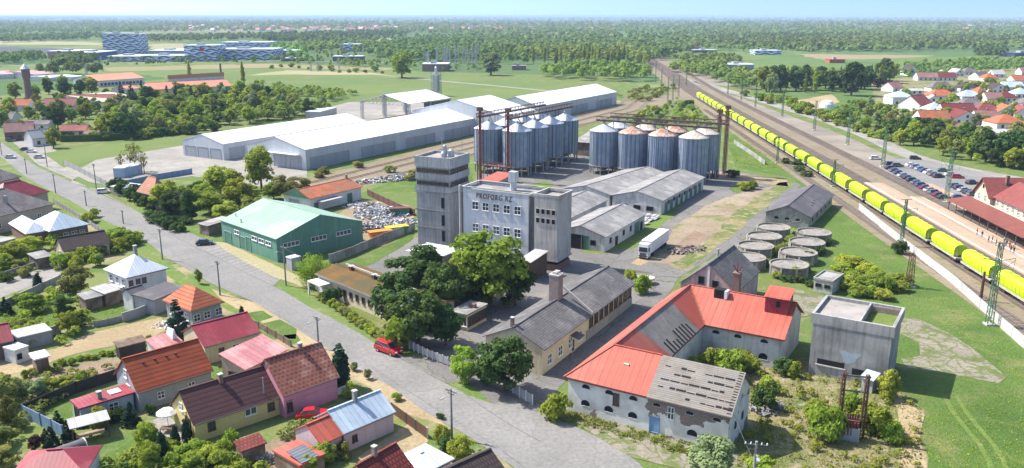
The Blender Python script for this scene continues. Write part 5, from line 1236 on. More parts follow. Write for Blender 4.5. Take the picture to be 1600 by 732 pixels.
for j, f0 in enumerate((.12, .28, .45, .60, .76)):
    x = xs_ + 1.0 + (j == 0) * 0
    while x < L - .8:
        w_ = g_.uniform(.6, 1.5)
        if g_.random() < .74:
            pt = lambda xx, f: (xx, -.1 + (W / 2 + .1) * f, Z0 + (Z1 - Z0) * f + .03); d_ = g_.uniform(.022, .05); ff = f0 + .0 * x
            mb.face(pt(x, ff), pt(x + w_, ff), pt(x + w_, ff + d_), pt(x, ff + d_))
        x += w_ + .15
for f0 in np.linspace(.05, .95, 16): mb.face((L - .5, -.1 + (W / 2 + .1) * f0, Z0 + (Z1 - Z0) * f0 + .03), (L + .1, -.1 + (W / 2 + .1) * f0, Z0 + (Z1 - Z0) * f0 + .03), (L + .1, -.1 + (W / 2 + .1) * (f0 + .02), Z0 + (Z1 - Z0) * (f0 + .02) + .03), (L - .5, -.1 + (W / 2 + .1) * (f0 + .02), Z0 + (Z1 - Z0) * (f0 + .02) + .03))
q_ = mb.build('board_roof', ['old_slats', 'void_dark'], o0); q_['label'] = 'weathered grey board roof with dark gaps'
mb = MB(); z_ = Z1 + .03
for a, c in (((W / 2, W / 2, z_), (W / 2, yr, z_)), ((W / 2, yr, z_), (LC, yr, z_)), ((0, 0, Z0 + .03), (W / 2, W / 2, z_)), ((W / 2, W / 2, z_), (xs_, W / 2, z_))): mb.bar(a, c, .3, .08)
mb.build('ridge_cap', 'roof_red', o0)
mb = MB(); mb.bar((W, yC0, Z0 + .04), (W / 2, yr, Z1 + .04), .35, .06); mb.build('valley_gutter', 'roof_orange', o0)
r.b = (e, L - .2, e, W - e)
r.win('S', (1.5, xs_ - .3, 3), 4.25, 1.2, .65, 'arch'); r.win('S', (1.5, xs_ - .3, 3), 1.55, 1.35, .9, 'arch'); r.win('S', [xs_ * .63], 2.9, .8, 1.7, 'brown')
r.win('S', [xs_ + 1.3, xs_ + 6, L - 1.8], 4.2, 1.1, .5, 'arch'); r.win('S', [xs_ + 6.5, L - 3], 1.2, 1.4, .9, 'arch'); r.win('S', [xs_ + 3.4], 2.9, .8, 1.7, 'cross'); r.win('S', [xs_ + 1.1], 0.3, 1.3, 2.2, 'bluedoor', 'door')
r.b = (e, L - .2, yC0 + e, W); wC = LC - W
r.win('S', [W + wC * k for k in (.14, .42, .75)], 4.2, 1.2, .6, 'arch'); r.win('S', [W + wC * .75], 1.3, 1.5, 1.1, 'arch')
r.b = (e, L - .2, e, W - e); r.win('E', [W * .35, W * .65], 2.2, .6, 1.0, 'black')
mb = MB(); x_, y_ = LC - 4.6, yr - 1.2; mb.box(x_, LC - .8, y_ - 1.6, y_ + 1.6, 8.2, 11.0); q_ = mb.build('roof_monitor', 'roof_crimson', o0); mb = MB(); mb.face((x_ - .2, y_ - 1.9, 10.9), (LC - .6, y_ - 1.9, 10.9), (LC - .6, y_ + 1.8, 11.9), (x_ - .2, y_ + 1.8, 11.9)); mb.face((x_ - .2, y_ - 1.9, 10.8), (LC - .6, y_ - 1.9, 10.8), (LC - .6, y_ + 1.8, 11.8), (x_ - .2, y_ + 1.8, 11.8)); put('monitor_roof', mb.mesh('monitor_roof', 'roof_red'), q_)
mb = MB(); mb.box(x_ + 1.8, x_ + 2.5, y_ - 1.62, y_ - 1.6, 9.3, 10.3); put('hatch', mb.mesh('hatch', 'void_dark'), q_)
mb = MB(); mb.box(W / 2 + 5, W / 2 + 6.8, yr - 1.8, yr - .4, 8.8, 10.3); q_ = mb.build('dormer', 'void_dark', o0); mb = MB(); mb.box(W / 2 + 6.82, W / 2 + 7.3, yr - 1.9, yr - .5, 8.8, 10.2); put('dormer_flap', mb.mesh('dormer_flap', 'white_paint'), q_)
mb = MB(); mb.box(xs_ * .62, xs_ * .62 + .8, W * .28, W * .28 + .5, 7.6, 8.2); mb.build('roof_window', 'plaster_cream', o0)
# pink building with brick stack
b = Bld('old_workshop', 'old pinkish building with slate roof and gable, behind the red roof', 'building', (1152, 459), (1188, 426), pitch=40, rp=(1103, 417), h=4.6, rh=9.4, wm='plaster_rose', rm='slate', ov=.3, og=.25)
b.win('W', [b.W * .38], 4.4, 1.1, 1.9, 'black'); b.win('W', [b.W * .62], 5.2, 1.1, 1.5, 'black'); b.win('W', [b.W * .24], 3.3, .7, 1.5, 'black'); b.part('gable_pilaster', 'plaster_white', lambda m: m.box(.1, .24, b.W * .5 - .25, b.W * .5 + .25, 3, b.rh - .5))
b.part('roof_pipe', 'steel', lambda m: m.tube([(b.L * .45, b.W * .55, b.rh - 1.5), (b.L * .45, b.W * .55, b.rh + 1.3)], .25, 8))
p = G(1147, 499); r = thing('brick_stack', 'square red brick chimney stack at the gable of the pinkish building', 'chimney', (p.x, p.y, 0), R(-31)); hh = hgt(1147, 499, 428)
mb = MB(); mb.hexa([(-.75, -.75, 0), (.75, -.75, 0), (.75, .75, 0), (-.75, .75, 0)], [(-.62, -.62, hh), (.62, -.62, hh), (.62, .62, hh), (-.62, .62, hh)]); mb.build('shaft', 'brick', r); mb = MB(); mb.box(-.72, .72, -.72, .72, hh, hh + .3); mb.build('crown_course', 'brick', r)
mb = MB()
for a in range(7): mb.bar((0, 0, hh + .3), (math.cos(a) * .9, math.sin(a) * .9, hh + 1.5 + .3 * (a % 3)), .12)
mb.build('stork_nest_frame', 'rust', r)
# yellow workshop with two chimneys
b = Bld('yellow_workshop', 'long low cream-yellow workshop with dark slate roof and square brick chimney', 'workshop', (850, 548), (984, 442), W=11.5, rp=(905, 446), h=4.6, rh=8.4, wm='plaster_cream', rm='slate', ov=.5, og=.3, ang=60.5)
L, W = b.L, b.W; print('YEL', L, W)
b.win('S', (L * .46, L - .6, 9), 2.2, 1.5, 1.7, 'brown'); b.win('S', (1, L * .42, 4), 1.2, 1.3, 1.6, 'cross'); b.win('S', [L * .3], .1, 1.2, 2.2, 'door', 'door')
b.part('plinth', 'concrete', lambda m: m.box(L * .44, L - .35, .38, .49, 0, 1.9)); b.part('fire_wall', 'concrete_light', lambda m: m.hexa([(L * .475, 0, 4.7), (L * .475 + .35, 0, 4.7), (L * .475 + .35, W / 2, 8.6), (L * .475, W / 2, 8.6)], [(L * .475, 0, 5.1), (L * .475 + .35, 0, 5.1), (L * .475 + .35, W / 2, 9.0), (L * .475, W / 2, 9.0)])); b.part('gutter', 'dark_steel', lambda m: m.bar((0, -.08, 4.62), (L, -.08, 4.62), .16))
b.part('chimney', 'brick_old', lambda m: m.box(L * .42 - .95, L * .42 + .95, W * .46, W * .46 + 1.8, 5.5, 11.7)); b.part('chimney_cap', 'concrete_light', lambda m: [m.box(L * .42 - 1.05, L * .42 + 1.05, W * .46 - .1, W * .46 + 1.9, 11.7, 11.95), m.box(L * .42 - .7, L * .42 - .15, W * .46 + .4, W * .46 + 1.3, 11.95, 12.4), m.box(L * .42 + .15, L * .42 + .7, W * .46 + .4, W * .46 + 1.3, 11.95, 12.4)])
b.chim(1.0, W * .55, .5, 1.6)
b.part('awning', 'dark_steel', lambda m: m.hexa([(L * .3 - 1.2, -1.2, 2.9), (L * .3 + 1.2, -1.2, 2.9), (L * .3 + 1.2, .4, 3.3), (L * .3 - 1.2, .4, 3.3)], [(L * .3 - 1.2, -1.2, 3.0), (L * .3 + 1.2, -1.2, 3.0), (L * .3 + 1.2, .4, 3.4), (L * .3 - 1.2, .4, 3.4)]))
# gatehouse
b = Bld('gatehouse', 'small flat-roofed cream gatehouse under dark trees', 'gatehouse', (702, 486), (732, 491), (764, 475), h=3.4, roof='flat', wm='plaster_cream', rm='tar', ov=.25, ang=-31)
b.win('S', (.4, b.L - .4, 3), 1.0, 1.2, 1.5, 'strip'); b.win('E', (.5, b.W - .5, 6), .9, 1.0, 1.7, 'brown'); b.part('roof_box', 'brick', lambda m: m.box(b.L * .5, b.L * .8, b.W * .5, b.W * .62, 3.4, 4.1))
# moss-roofed building
b = Bld('moss_roof_building', 'long low cream building with rusty brown moss-covered roof beside the street', 'building', (492, 428), (640, 494), pitch=11, rp=(566, 429), h=4.0, rh=5.6, wm='plaster_cream', rm='moss', ov=.6, og=.4, ang=-46)
L, W = b.L, b.W; print('MOSS', L, W)
b.win('S', (7, L - 1, 12), 1.5, .85, 1.2, 'brown'); b.part('fascia', 'concrete', lambda m: m.box(0, L, -.06, -.002, 3.8, 4.16)); b.part('roof_pipe', 'asbestos_pale', lambda m: m.bar((4, W * .5, 5.95), (L - 6, W * .5, 5.95), .3))
for k in (.18, .42, .62): b.chim(L * k, W * .5, .9, .9, 'rust')
b.part('porch', 'plaster_white', lambda m: [m.box(.6, 5.5, -2.2, .55, 2.9, 3.15), m.box(.6, .9, -2.2, -1.9, 0, 2.9)])
# green shed
b = Bld('green_hall', 'mint green sheet-metal hall with strip windows beside the parking bays', 'hall', (344, 345), (431, 375), rp=(447, 321), h=5.6, rh=9.4, wm='green_panel', rm='roof_green', ov=.15, og=.12)
L, W = b.L, b.W; print('GREEN', L, W)
S_ = 'S'; b.win('S', [L * .3, L * .62, L * .74, L * .86], 3.6, 2.3, .8, 'strip'); b.win('S', [L * .5], .05, 2.2, 3.6, 'gate', 'door'); b.win('S', [L * .12, L * .4], .05, 3.2, 3.2, 'gate', 'door')
b.win('E', [W * .16, W * .47, W * .76], 3.3, 4.2, .95, 'strip'); b.part('fascia', 'door_green', lambda m: m.bar((0, -.06, 5.65), (L, -.06, 5.65), .14))
b.part('roof_pipe', 'steel', lambda m: [m.tube([(L * .3, 1.5, 6.0), (L * .3, 1.5, 7.2)], .15, 6), m.tube([(L * .1, 3, 6.4), (L * .1, 3, 7.4)], .12, 6)])
b = Bld('transformer_box', 'grey metal box hut at the corner of the green hall', 'hut', (446, 401), (455, 404), (466, 399), h=3.0, roof='flat', wm='plaster_grey', rm='roof_palemetal', ov=.1)
b = Bld('carport', 'open lean-to with dark roof left of the green hall', 'carport', (308, 350), (321, 355), (345, 341), h=2.8, rh=3.4, roof='gable', rf=1., wm='wood', rm='tar')
# orange-roof shed
b = Bld('orange_roof_shed', 'white-walled shed with faded orange tile roof behind the green hall', 'shed', (485, 312), (565, 292), (441, 304), rp=(460, 298), h=4.0, rh=7.0, wm='plaster_white', rm='roof_orange', ov=.6, og=.4, gm='plaster_white'); L, W = b.L, b.W
b.win('S', [L * .75], .05, 2.0, 2.8, 'gate', 'door'); b.win('S', [L * .12], .05, 1.6, 2.4, 'gate', 'door'); b.win('W', [W * .6], .05, 4, 3, 'roller', 'door'); b.part('gable_board', 'door_green', lambda m: m.face((.02, .3, 4.1), (.02, W * .5, 6.9), (.02, W - .3, 4.1))); b.chim(L * .96, W * .5, .5, 1.3)
b.part('canopy', 'asbestos_pale', lambda m: m.box(L * .12, L * .5, -2.2, .5, 2.9, 3.05))
# scrap heap, containers
def heap(name, lb, x, y, n, rx, ry, hz, m, seed, sz=.6, cat='scrap heap'):
    g_ = random.Random(seed); mb = MB(); p = G(x, y)
    for i in range(n):
        a, q_ = g_.uniform(0, 6.28), g_.random() ** .6; cx, cy = math.cos(a) * q_ * rx, math.sin(a) * q_ * ry; z = g_.uniform(0, max(.1, hz * (1 - q_)))
        s = sz * g_.uniform(.5, 1.4); v = [(cx + g_.uniform(-1, 1) * s, cy + g_.uniform(-1, 1) * s, z + g_.uniform(-.3, 1) * s) for _ in range(6)]
        mb.face(v[0], v[1], v[2]); mb.face(v[0], v[2], v[3]); mb.face(v[0], v[3], v[4], v[5]); mb.face(v[1], v[4], v[5], v[2])
    o = mb.build(name, m); o.location = p; o.rotation_euler = (0, 0, R(30)); o['kind'] = 'stuff'; tag(o, lb, cat); return o
heap('scrap_heap', 'loose heap of white and pale blue bagged waste behind the green hall', 595, 335, 620, 8, 9, 2.6, 'scrap', 3)
heap('scrap_heap', 'long pile of white sacks along the fence near the yellow container', 600, 353, 420, 11, 4, 1.8, 'scrap', 4)
heap('scrap_heap', 'low scatter of dark and white rubbish beside the orange-roof shed', 565, 322, 160, 6, 5, .8, 'scrap', 5, .5)
heap('scrap_heap', 'grey scrap pile on grass beyond the sidings left of the tower', 618, 281, 320, 17, 4, 1.6, 'scrap', 6, .7)
heap('scrap_heap', 'dark tyre and scrap pile at the right corner of the green hall', 566, 361, 160, 5, 3, 1.2, 'dark_steel', 8, .5)
def skip(x, y, an, m, ml, lb):
    p = G(x, y); r = thing('waste_container', lb, 'container', (p.x, p.y, 0), R(an)); mb = MB(); mb.hexa([(-2.4, -1, .1), (2.4, -1, .1), (2.4, 1, .1), (-2.4, 1, .1)], [(-3, -1.15, 2.0), (3, -1.15, 2.0), (3, 1.15, 2.0), (-3, 1.15, 2.0)]); mb.build('container_body', m, r)
    mb = MB(); mb.box(-3.1, 3.1, -1.25, 1.25, 2.01, 2.2); mb.build('lid', ml, r); mb = MB()
    for x_ in (-2, -1, 0, 1, 2): mb.box(x_ - .07, x_ + .07, -1.2, -1.02, .2, 1.95)
    mb.build('ribs', m, r)
skip(620, 366, 28, 'door_green', 'yellow_paint', 'green waste container with yellow lid by the factory fence')
skip(594, 373, 28, 'orange_paint', 'orange_paint', 'orange open waste container by the factory fence')
skip(625, 336, 10, 'door_green', 'rust', 'dark green container behind the heap of white sacks')
wallrun('factory_wall', 'grey concrete panel fence between green hall yard and mill', 'fence', [(515, 412), (545, 402), (600, 378), (648, 360)], 2.2, .15, 'concrete_weathered', posts=4)
wallrun('yard_fence', 'dark rusty sheet fence behind the white sack heap', 'fence', [(575, 306), (600, 318), (625, 330), (648, 338)], 2.0, .1, 'rust', posts=4)
# truck
p = G(1003, 405, 0); r = thing('semi_truck', 'white articulated truck with box trailer parked in the factory yard', 'truck', (p.x, p.y, 0), R(244)); a = G(1044, 376); 
d_ = a - G(1004, 406); r.rotation_euler = (0, 0, math.atan2(-d_.y, -d_.x)); r.location = G(1004, 406)
mb = MB(); mb.box(-15.8, -2.5, -1.3, 1.3, 1.15, 4.0); mb.build('trailer', 'white_paint', r); mb = MB(); mb.hexa([(-2.1, -1.22, .5), (.05, -1.22, .5), (.05, 1.22, .5), (-2.1, 1.22, .5)], [(-2.1, -1.2, 3.7), (-.35, -1.15, 3.7), (-.35, 1.15, 3.7), (-2.1, 1.2, 3.7)]); mb.build('cab', 'white_paint', r)
mb = MB(); mb.hexa([(-.14, -1.05, 1.9), (-.02, -1.05, 1.9), (-.02, 1.05, 1.9), (-.14, 1.05, 1.9)], [(-.4, -1.0, 2.95), (-.2, -1.0, 2.95), (-.2, 1.0, 2.95), (-.4, 1.0, 2.95)]); mb.build('windscreen', 'glass', r)
for s in (-1, 1): mb = MB(); mb.box(-1.3, -.5, s * 1.2 - .04, s * 1.2 + .04, 1.9, 2.8); mb.build('side_window', 'glass', r); mb = MB(); mb.box(.03, .1, s * .85 - .2, s * .85 + .2, .75, 1.0); mb.build('headlight', 'glass', r)
mb = MB(); mb.box(-.1, .09, -.75, .75, .55, 1.6); mb.build('grille', 'dark_steel', r); mb = MB(); mb.box(-15.5, -.8, -.5, .5, .8, 1.14); mb.build('chassis', 'dark_steel', r)
mb = MB(); mb.lathe(0, 0, [(0, -.16), (.5, -.16), (.5, .16), (0, .16)], 14); wm_ = mb.mesh('wheel', 'rubber')
for x in (-.9, -4.2, -11.5, -12.8, -14.1):
    for s in (-1.05, 1.05): o = put('wheel', wm_, r, (x, s, .5)); o.rotation_euler = (PI / 2, 0, 0)
# transformer frame at lower right
p = G(1327, 686); r = thing('power_transformer', 'rusty transformer between two tall dark posts among bushes', 'transformer', (p.x, p.y, 0), R(-15)); 
for x in (-1.5, 1.5): mb = MB(); lattice(mb, .5, .35, 0, 9.5, 9, .14, .07, x, .2); mb.build('lattice_post', 'rust', r)
mb = MB(); mb.bar((-1.9, .2, 9.2), (1.9, .2, 9.2), .2); mb.bar((-1.6, .2, 7.0), (1.6, .2, 7.0), .16); mb.build('crossbar', 'dark_steel', r); mb = MB(); mb.box(-1, 1, -.6, .9, .6, 3.0); mb.build('transformer_tank', 'rust', r); mb = MB()
for i in range(6): mb.lathe(-.8 + i * .32, .1, [(.1, 3.0), (.12, 3.3), (.05, 3.7), (0, 3.7)], 6)
for i in range(5): mb.box(-.9 + i * .4, -.7 + i * .4, -.85, -.62, .9, 2.8)
mb.build('cooling_ribs', 'rust_red', r)
wallrun('board_fence', 'short grey board fence in front of the rusty transformer', 'fence', [(1312, 688), (1340, 692)], 2.0, .12, 'plaster_grey', posts=1.2)
b = Bld('blue_shed', 'small shed with pale blue roof at the concrete block wall', 'shed', (1343, 590), (1365, 597), (1368, 588), h=2.2, rh=2.8, rf=1., roof='gable', wm='plaster_grey', rm='roof_metal')
# ================================================================ warehouses
def gates(b, side, n, a, c, z=.05, w=9.0, h=4.0, kind='roller'): b.win(side, (a, c, n), z, w, h, kind, 'door')
WH = dict(wm='white_panel', rm='roof_white', ov=.1, og=.1)
b = Bld('warehouse', 'very long white-roofed warehouse along the sidings, nearest the tower', 'warehouse', (477, 235), (746, 185), W=31, rp=(431, 214), h=7.6, rh=13.5, ang=59.3, **WH); L, W = b.L, b.W; print('W1', L, W)
for i in range(4): gates(b, 'S', 3, 2 + i * L / 4, L / 4 * (i + 1) - 5, w=(L / 4 - 7) / 3 - .5, h=4.4)
gates(b, 'W', 2, W * .12, W * .5, w=8.5, h=5)
b.part('door_canopy', 'roof_white', lambda m: m.box(-2.0, 0, W * .1, W * .62, 5.6, 5.8)); L1 = L
b = Bld('warehouse', 'taller white-roofed cross hall in the middle of the long warehouse', 'warehouse', (790, 183), (849, 174), (674, 168), rp=(713, 157), h=9.5, rh=18.5, ang=59.3, **WH); print('W3', b.L, b.W)
b = Bld('warehouse', 'white-roofed far section of the long warehouse, beyond the taller hall', 'warehouse', (842, 167), (962.5, 144), W=30, rp=(927.5, 132), h=8.0, rh=13.5, ang=59.3, **WH); L, W = b.L, b.W; print('W5', L, W)
for i in range(3): gates(b, 'S', 3, 4 + i * L / 3, L / 3 * (i + 1) - 8, w=(L / 3 - 12) / 3 - .5, h=4.8)
b = Bld('warehouse', 'second long white-roofed warehouse behind the first, on the pale yard', 'warehouse', (348, 226), (548, 188), W=24.5, rp=(314, 210.5), h=6.5, rh=11.5, ang=59.3, **WH); L, W = b.L, b.W; print('W2', L, W)
gates(b, 'W', 3, 1, W - 1, w=W / 3 - 2, h=4.4); gates(b, 'S', 4, 2, 42, w=8, h=4.6)
b = Bld('open_hall', 'open-sided hall with white roof on lattice columns behind the warehouses', 'hall', (639, 163), (702, 153.5), (567, 157.5), rp=(601.5, 148.4), h=10, rh=15.5, ang=59.3, walls=False, rm='roof_white'); L, W = b.L, b.W; print('W4', L, W)
for x in (.5, L / 2, L - .5):
    for y in (.6, W / 2, W - .6): mb = MB(); lattice(mb, 1.2, 1.2, 0, 10 if abs(y - W / 2) > 1 else 15, 6, .2, .12, x, y); mb.build('lattice_column', 'steel', b.o)
mb = MB()
for x in (.5, L / 2, L - .5):
    for i in range(12): y0, y1 = W * i / 12, W * (i + 1) / 12; mb.bar((x, y0, b.rz(x, max(.1, y0)) - .2), (x, y1, 9), .12); mb.bar((x, y0, 9), (x, y1, 9), .14); mb.bar((x, y0, 9), (x, y0, b.rz(x, max(.1, y0)) - .2), .12)
mb.build('roof_truss', 'steel', b.o); b.part('wall', 'dark_steel', lambda m: m.box(L * .35, L - .6, .2, .35, 2, 9.5))
r = thing('drying_tower', 'grey steel drying tower behind the open hall', 'tower', G(682, 150), R(59)); mb = MB(); lattice(mb, 5, 5, 0, 17, 7, .35, .2); mb.box(-1.8, 1.8, -1.8, 1.8, 3, 15); mb.build('frame', 'steel', r); mb = MB(); mb.lathe(1.5, 1, [(1, 15), (1, 20), (0, 21)], 10); mb.build('cyclone', 'silo_roof', r)
b = Bld('trailer_box', 'grey box trailer parked on the yard behind the warehouses', 'trailer', (500, 175), (526, 168), (502, 168), h=4, roof='flat', wm='steel', rm='roof_palemetal', ov=.05)
b = Bld('site_container', 'pale blue-grey site container by the bare trees on the concrete yard', 'container', (176, 263), (193, 263), (178, 258), h=3.6, roof='flat', wm='plaster_blue', rm='roof_palemetal', ov=.03)
b = Bld('site_container', 'second pale container behind the bare trees on the concrete yard', 'container', (196, 262), (221, 257), (197, 257), h=3.4, roof='flat', wm='plaster_blue', rm='roof_palemetal', ov=.03)
wallrun('yard_fence', 'long grey metal fence between street and concrete yard', 'fence', [(100, 258), (125, 270), (150, 283), (175, 296)], 2.0, .08, 'fence_grey', posts=6)
wallrun('yard_wall', 'blue-grey panel wall at the lower edge of the concrete yard', 'fence', [(175, 296), (240, 282), (300, 272)], 2.0, .15, 'fence_blue', posts=6)
wallrun('hedge_fence', 'green hedge fence behind the small lawn left of the warehouse', 'hedge', [(95, 222), (150, 221), (215, 217), (284, 210)], 3.0, 1.2, 'leaf_dark')
# ================================================================ station
a = G(1524, 297, 6.8); q2 = G(1600, 331, 6.8); dd = (q2 - a); an = math.atan2(dd.y, dd.x)
r = thing('railway_station', 'cream railway station with crimson roof and long red platform canopy', 'station', (a.x, a.y, 0), an); Ls = 50; mb = MB(); e_ = 0
def gab(mb, x0, x1, y0, y1, h, rh):
    xm = (x0 + x1) / 2; mb.face((x0, y0, 0), (x1, y0, 0), (x1, y0, h), (xm, y0, rh), (x0, y0, h)); mb.face((x1, y1, 0), (x0, y1, 0), (x0, y1, h), (xm, y1, rh), (x1, y1, h)); mb.face((x1, y0, 0), (x1, y1, 0), (x1, y1, h), (x1, y0, h)); mb.face((x0, y1, 0), (x0, y0, 0), (x0, y0, h), (x0, y1, h))
gab(mb, 0, 9.5, 0, 14, 6.8, 11.3); gab(mb, 30, 39.5, 0, 14, 6.8, 11.3); mb.face((9.5, 1.2, 0), (30, 1.2, 0), (30, 1.2, 6.8), (9.5, 1.2, 6.8)); mb.face((30, 12.8, 0), (9.5, 12.8, 0), (9.5, 12.8, 6.8), (30, 12.8, 6.8)); mb.build('wall', 'plaster_cream', r)
mb = MB()
for x0 in (0, 30):
    for s in (0, 1):
        xa, xb = (x0 - .6, x0 + 4.75) if s == 0 else (x0 + 10.1, x0 + 4.75); z0 = 6.8 - .5; P_ = [(xa, -.7, z0), (xa, 14.7, z0), (xb, 14.7, 11.45), (xb, -.7, 11.45)]; mb.face(*P_); P2 = [(x, y, z - .18) for x, y, z in P_]; mb.face(*P2); mb.face(P_[0], P_[3], P2[3], P2[0])
mb.face((9.5, .5, 6.7), (30, .5, 6.7), (30, 7, 11.2), (9.5, 7, 11.2)); mb.face((9.5, 7, 11.2), (30, 7, 11.2), (30, 13.5, 6.7), (9.5, 13.5, 6.7)); mb.build('roof', 'roof_crimson_tile', r) if 0 else mb.build('roof', mat('station_roof', (.27, .075, .065), .7, .1, .4, (.22, .075, .065), .2, .5, .7, pat=('tile', .5, .4, .05)), r)
mb = MB(); mb.face((-3, -6.5, 3.3), (42, -6.5, 3.3), (42, -.02, 4.4), (-3, -.02, 4.4)); mb.face((-3, -6.5, 3.15), (42, -6.5, 3.15), (42, -.02, 4.25), (-3, -.02, 4.25)); mb.face((-3, -6.5, 3.15), (42, -6.5, 3.15), (42, -6.5, 3.3), (-3, -6.5, 3.3)); q_ = mb.build('platform_canopy', mat('canopy_red', (.235, .075, .055), .6, .1, .4, pat=('seam', .7, .08)), r)
for x in range(-2, 42, 5):
    mb = MB(); mb.bar((x, -6.0, 0), (x, -6.0, 3.2), .2); put('canopy_post', mb.mesh('canopy_post', 'dark_steel'), q_)
def swin(ks, y, z, w_, h_, kind='brown'):
    f_, p_ = winmesh(w_, h_, kind)
    for k_ in ks: o = put('window', f_, r, (k_, y, z)); put('pane', p_, o)
swin([2.8, 6.6], 0, 4.9, .9, 1.7, 'cross'); swin([11.5 + i * 2.9 for i in range(7)], 1.2, 4.7, .85, 1.5, 'cross'); swin([32.8, 36.6], 0, 4.9, .9, 1.7, 'cross'); swin([4.75], 0, 8.4, .8, 1.0, 'black'); swin([2 + i * 3.2 for i in range(3)], 0, 1.0, 1.1, 2.0); swin([11.5 + i * 3.4 for i in range(6)], 1.2, .9, 1.2, 2.1)
mb = MB(); mb.box(6, 6.8, 5, 5.8, 9.5, 12.3); mb.build('chimney', 'brick', r); mb = MB(); mb.box(20, 20.8, 6.5, 7.3, 10.5, 12.6); mb.build('chimney', 'brick', r); mb = MB(); mb.box(-.05, 39.6, -.06, -.001, 4.4, 4.6); mb.box(9.5, 30, 1.1, 1.19, 6.2, 6.4); mb.build('cornice', 'plaster_white', r)
wallrun('platform_railing', 'dark red railing between platform and station canopy', 'railing', [(1508, 322), (1540, 340), (1575, 358), (1600, 371)], 1.1, .06, 'rust_red', posts=2.5)
# ================================================================ village on the left
H_ = Bld
b = H_('house', 'long yellow house with dark maroon ribbed roof and white-topped chimney', 'house', (302, 666), (440, 621), pitch=40, rp=(351, 591.5), h=2.8, rh=6.9, wm='plaster_yellow', rm='tile_maroon', ov=.35, og=.3); L, W = b.L, b.W; print('V1', L, W)
b.chim(L * .45, W * .46, .55, 1.2, 'brick'); b.win('S', [L * .64], 1.6, 1.6, .9, 'strip'); b.win('S', [L * .88, L * .2], 1.2, .9, 1.1, 'brown'); b.win('W', [W * .3], 1.0, 1.4, 2.0, 'brown'); b.win('W', [W * .55], 3.4, .8, 1.0, 'cross')
b.part('flue_pipe', 'steel', lambda m: m.tube([(L * .83, 1.0, 3.0), (L * .83, 1.0, 6.2)], .09, 6)); b.part('gutter', 'tile_maroon', lambda m: m.bar((0, -.05, 2.82), (L, -.05, 2.82), .14)); b.part('satellite_dish', 'white_paint', lambda m: m.lathe(.15, W * .5 - .9, [(0, 3.6), (.4, 3.75), (.42, 3.8)], 10))
b = H_('house', 'pink house with brown old tile roof joined to the yellow house', 'house', (442, 621), (531, 590), pitch=42, rp=(470, 545.5), h=3.5, rh=8.4, wm='plaster_pink', rm='tile_brown', ov=.35, og=.3); L, W = b.L, b.W; print('V2', L, W)
b.chim(L * .62, W * .5, .5, .9); b.win('S', [L * .12], .8, .8, 1.6, 'brown'); b.win('E', [W * .3, W * .6], 1.1, 1.0, 1.3, 'cross')
b.part('string_course', 'plaster_rose', lambda m: m.box(.6, L - .6, .22, .34, 2.3, 2.4))
b = H_('house', 'grey-walled house with big rust-orange tile roof beside the flat crimson annex', 'house', (214, 616), (334, 580), pitch=40, rp=(252, 546), h=3.1, rh=8.0, wm='plaster_grey', rm='tile_rust', ov=.4, og=.3); L, W = b.L, b.W; print('V3', L, W)
b.win('W', [W * .45], 1.0, 1.2, 2.0, 'cross'); b.win('W', [W * .5], 4.2, .9, 1.1, 'cross'); b.win('S', [L * .3, L * .7], 1.2, .9, 1.0, 'cross')
for k in (.35, .5, .62, .2): b.part('roof_vent', 'tile_maroon', lambda m: m.box(L * k, L * k + .35, W * .36, W * .36 + .3, b.rz(0, W * .36) + .1, b.rz(0, W * .36) + .4))
b = H_('house_annex', 'low blue-grey annex with flat crimson roof and skylight', 'annex', (123, 639), (213, 614), (106, 626), h=2.9, roof='flat', wm='plaster_blue', rm='roof_crimson', ov=.25); L, W = b.L, b.W
b.chim(L * .42, W * .35, .55, 1.0, 'concrete', z=2.9); b.part('skylight', 'white_paint', lambda m: m.box(L * .62, L * .82, W * .35, W * .75, 2.9, 3.05)); b.win('S', [L * .3, L * .6], 1.0, 1.2, 1.1, 'cross'); b.win('W', [W * .5], .1, 1.6, 2.1, 'brown', 'door')
b = H_('house', 'cream house with broad deep crimson metal roof near the street', 'house', (319, 544), (408, 520), pitch=27, rp=(328, 503), h=3.2, rh=6.6, roof='gable', wm='plaster_cream', rm='roof_crimson', ov=.4, rf=.5, hipx=.9); L, W = b.L, b.W; print('V4', L, W)
b.win('S', [L * .3], 1.0, .8, 1.2, 'brown'); b.win('S', [L * .55], 1.0, 1.2, 1.2, 'cross')
b = H_('house_annex', 'low annex with pale pink sheet roof and white dormer front, left of the crimson roof', 'annex', (244, 548), (286, 534), (247, 534), h=3.0, rh=4.0, rf=1., roof='gable', wm='plaster_white', rm='roof_pink', ov=.3)
b.part('dormer', 'plaster_white', lambda m: m.hexa([(b.L * .72, b.W * .3, 3.1), (b.L * .95, b.W * .3, 3.1), (b.L * .95, b.W * .9, 3.1), (b.L * .72, b.W * .9, 3.1)], [(b.L * .82, b.W * .3, 5.2), (b.L * .84, b.W * .3, 5.2), (b.L * .84, b.W * .9, 5.2), (b.L * .82, b.W * .9, 5.2)]))
b = H_('side_building', 'side building with faded pink sheet roof between crimson and brown roofs', 'annex', (383, 580), (451, 547), (360, 561), h=3.0, rh=4.6, rf=1.0, roof='gable', wm='plaster_beige', rm='roof_pink', ov=.35); b.win('W', [b.W * .5], .1, 2, 2, 'brown', 'door')
b = H_('house', 'grey-blue house with bright orange tiled hip roof behind the spruce', 'house', (298, 488), (354, 474), (244, 473), rp=(296, 448), h=3.3, rh=7.4, roof='hip', wm='plaster_grey', rm='tile_orange', ov=.5); L, W = b.L, b.W; print('V6', L, W)
b.win('S', [L * .2, L * .5, L * .85], 1.1, 1.2, 1.2, 'cross'); b.win('W', (1, W - 1, 3), 1.1, 1.0, 1.3, 'cross')
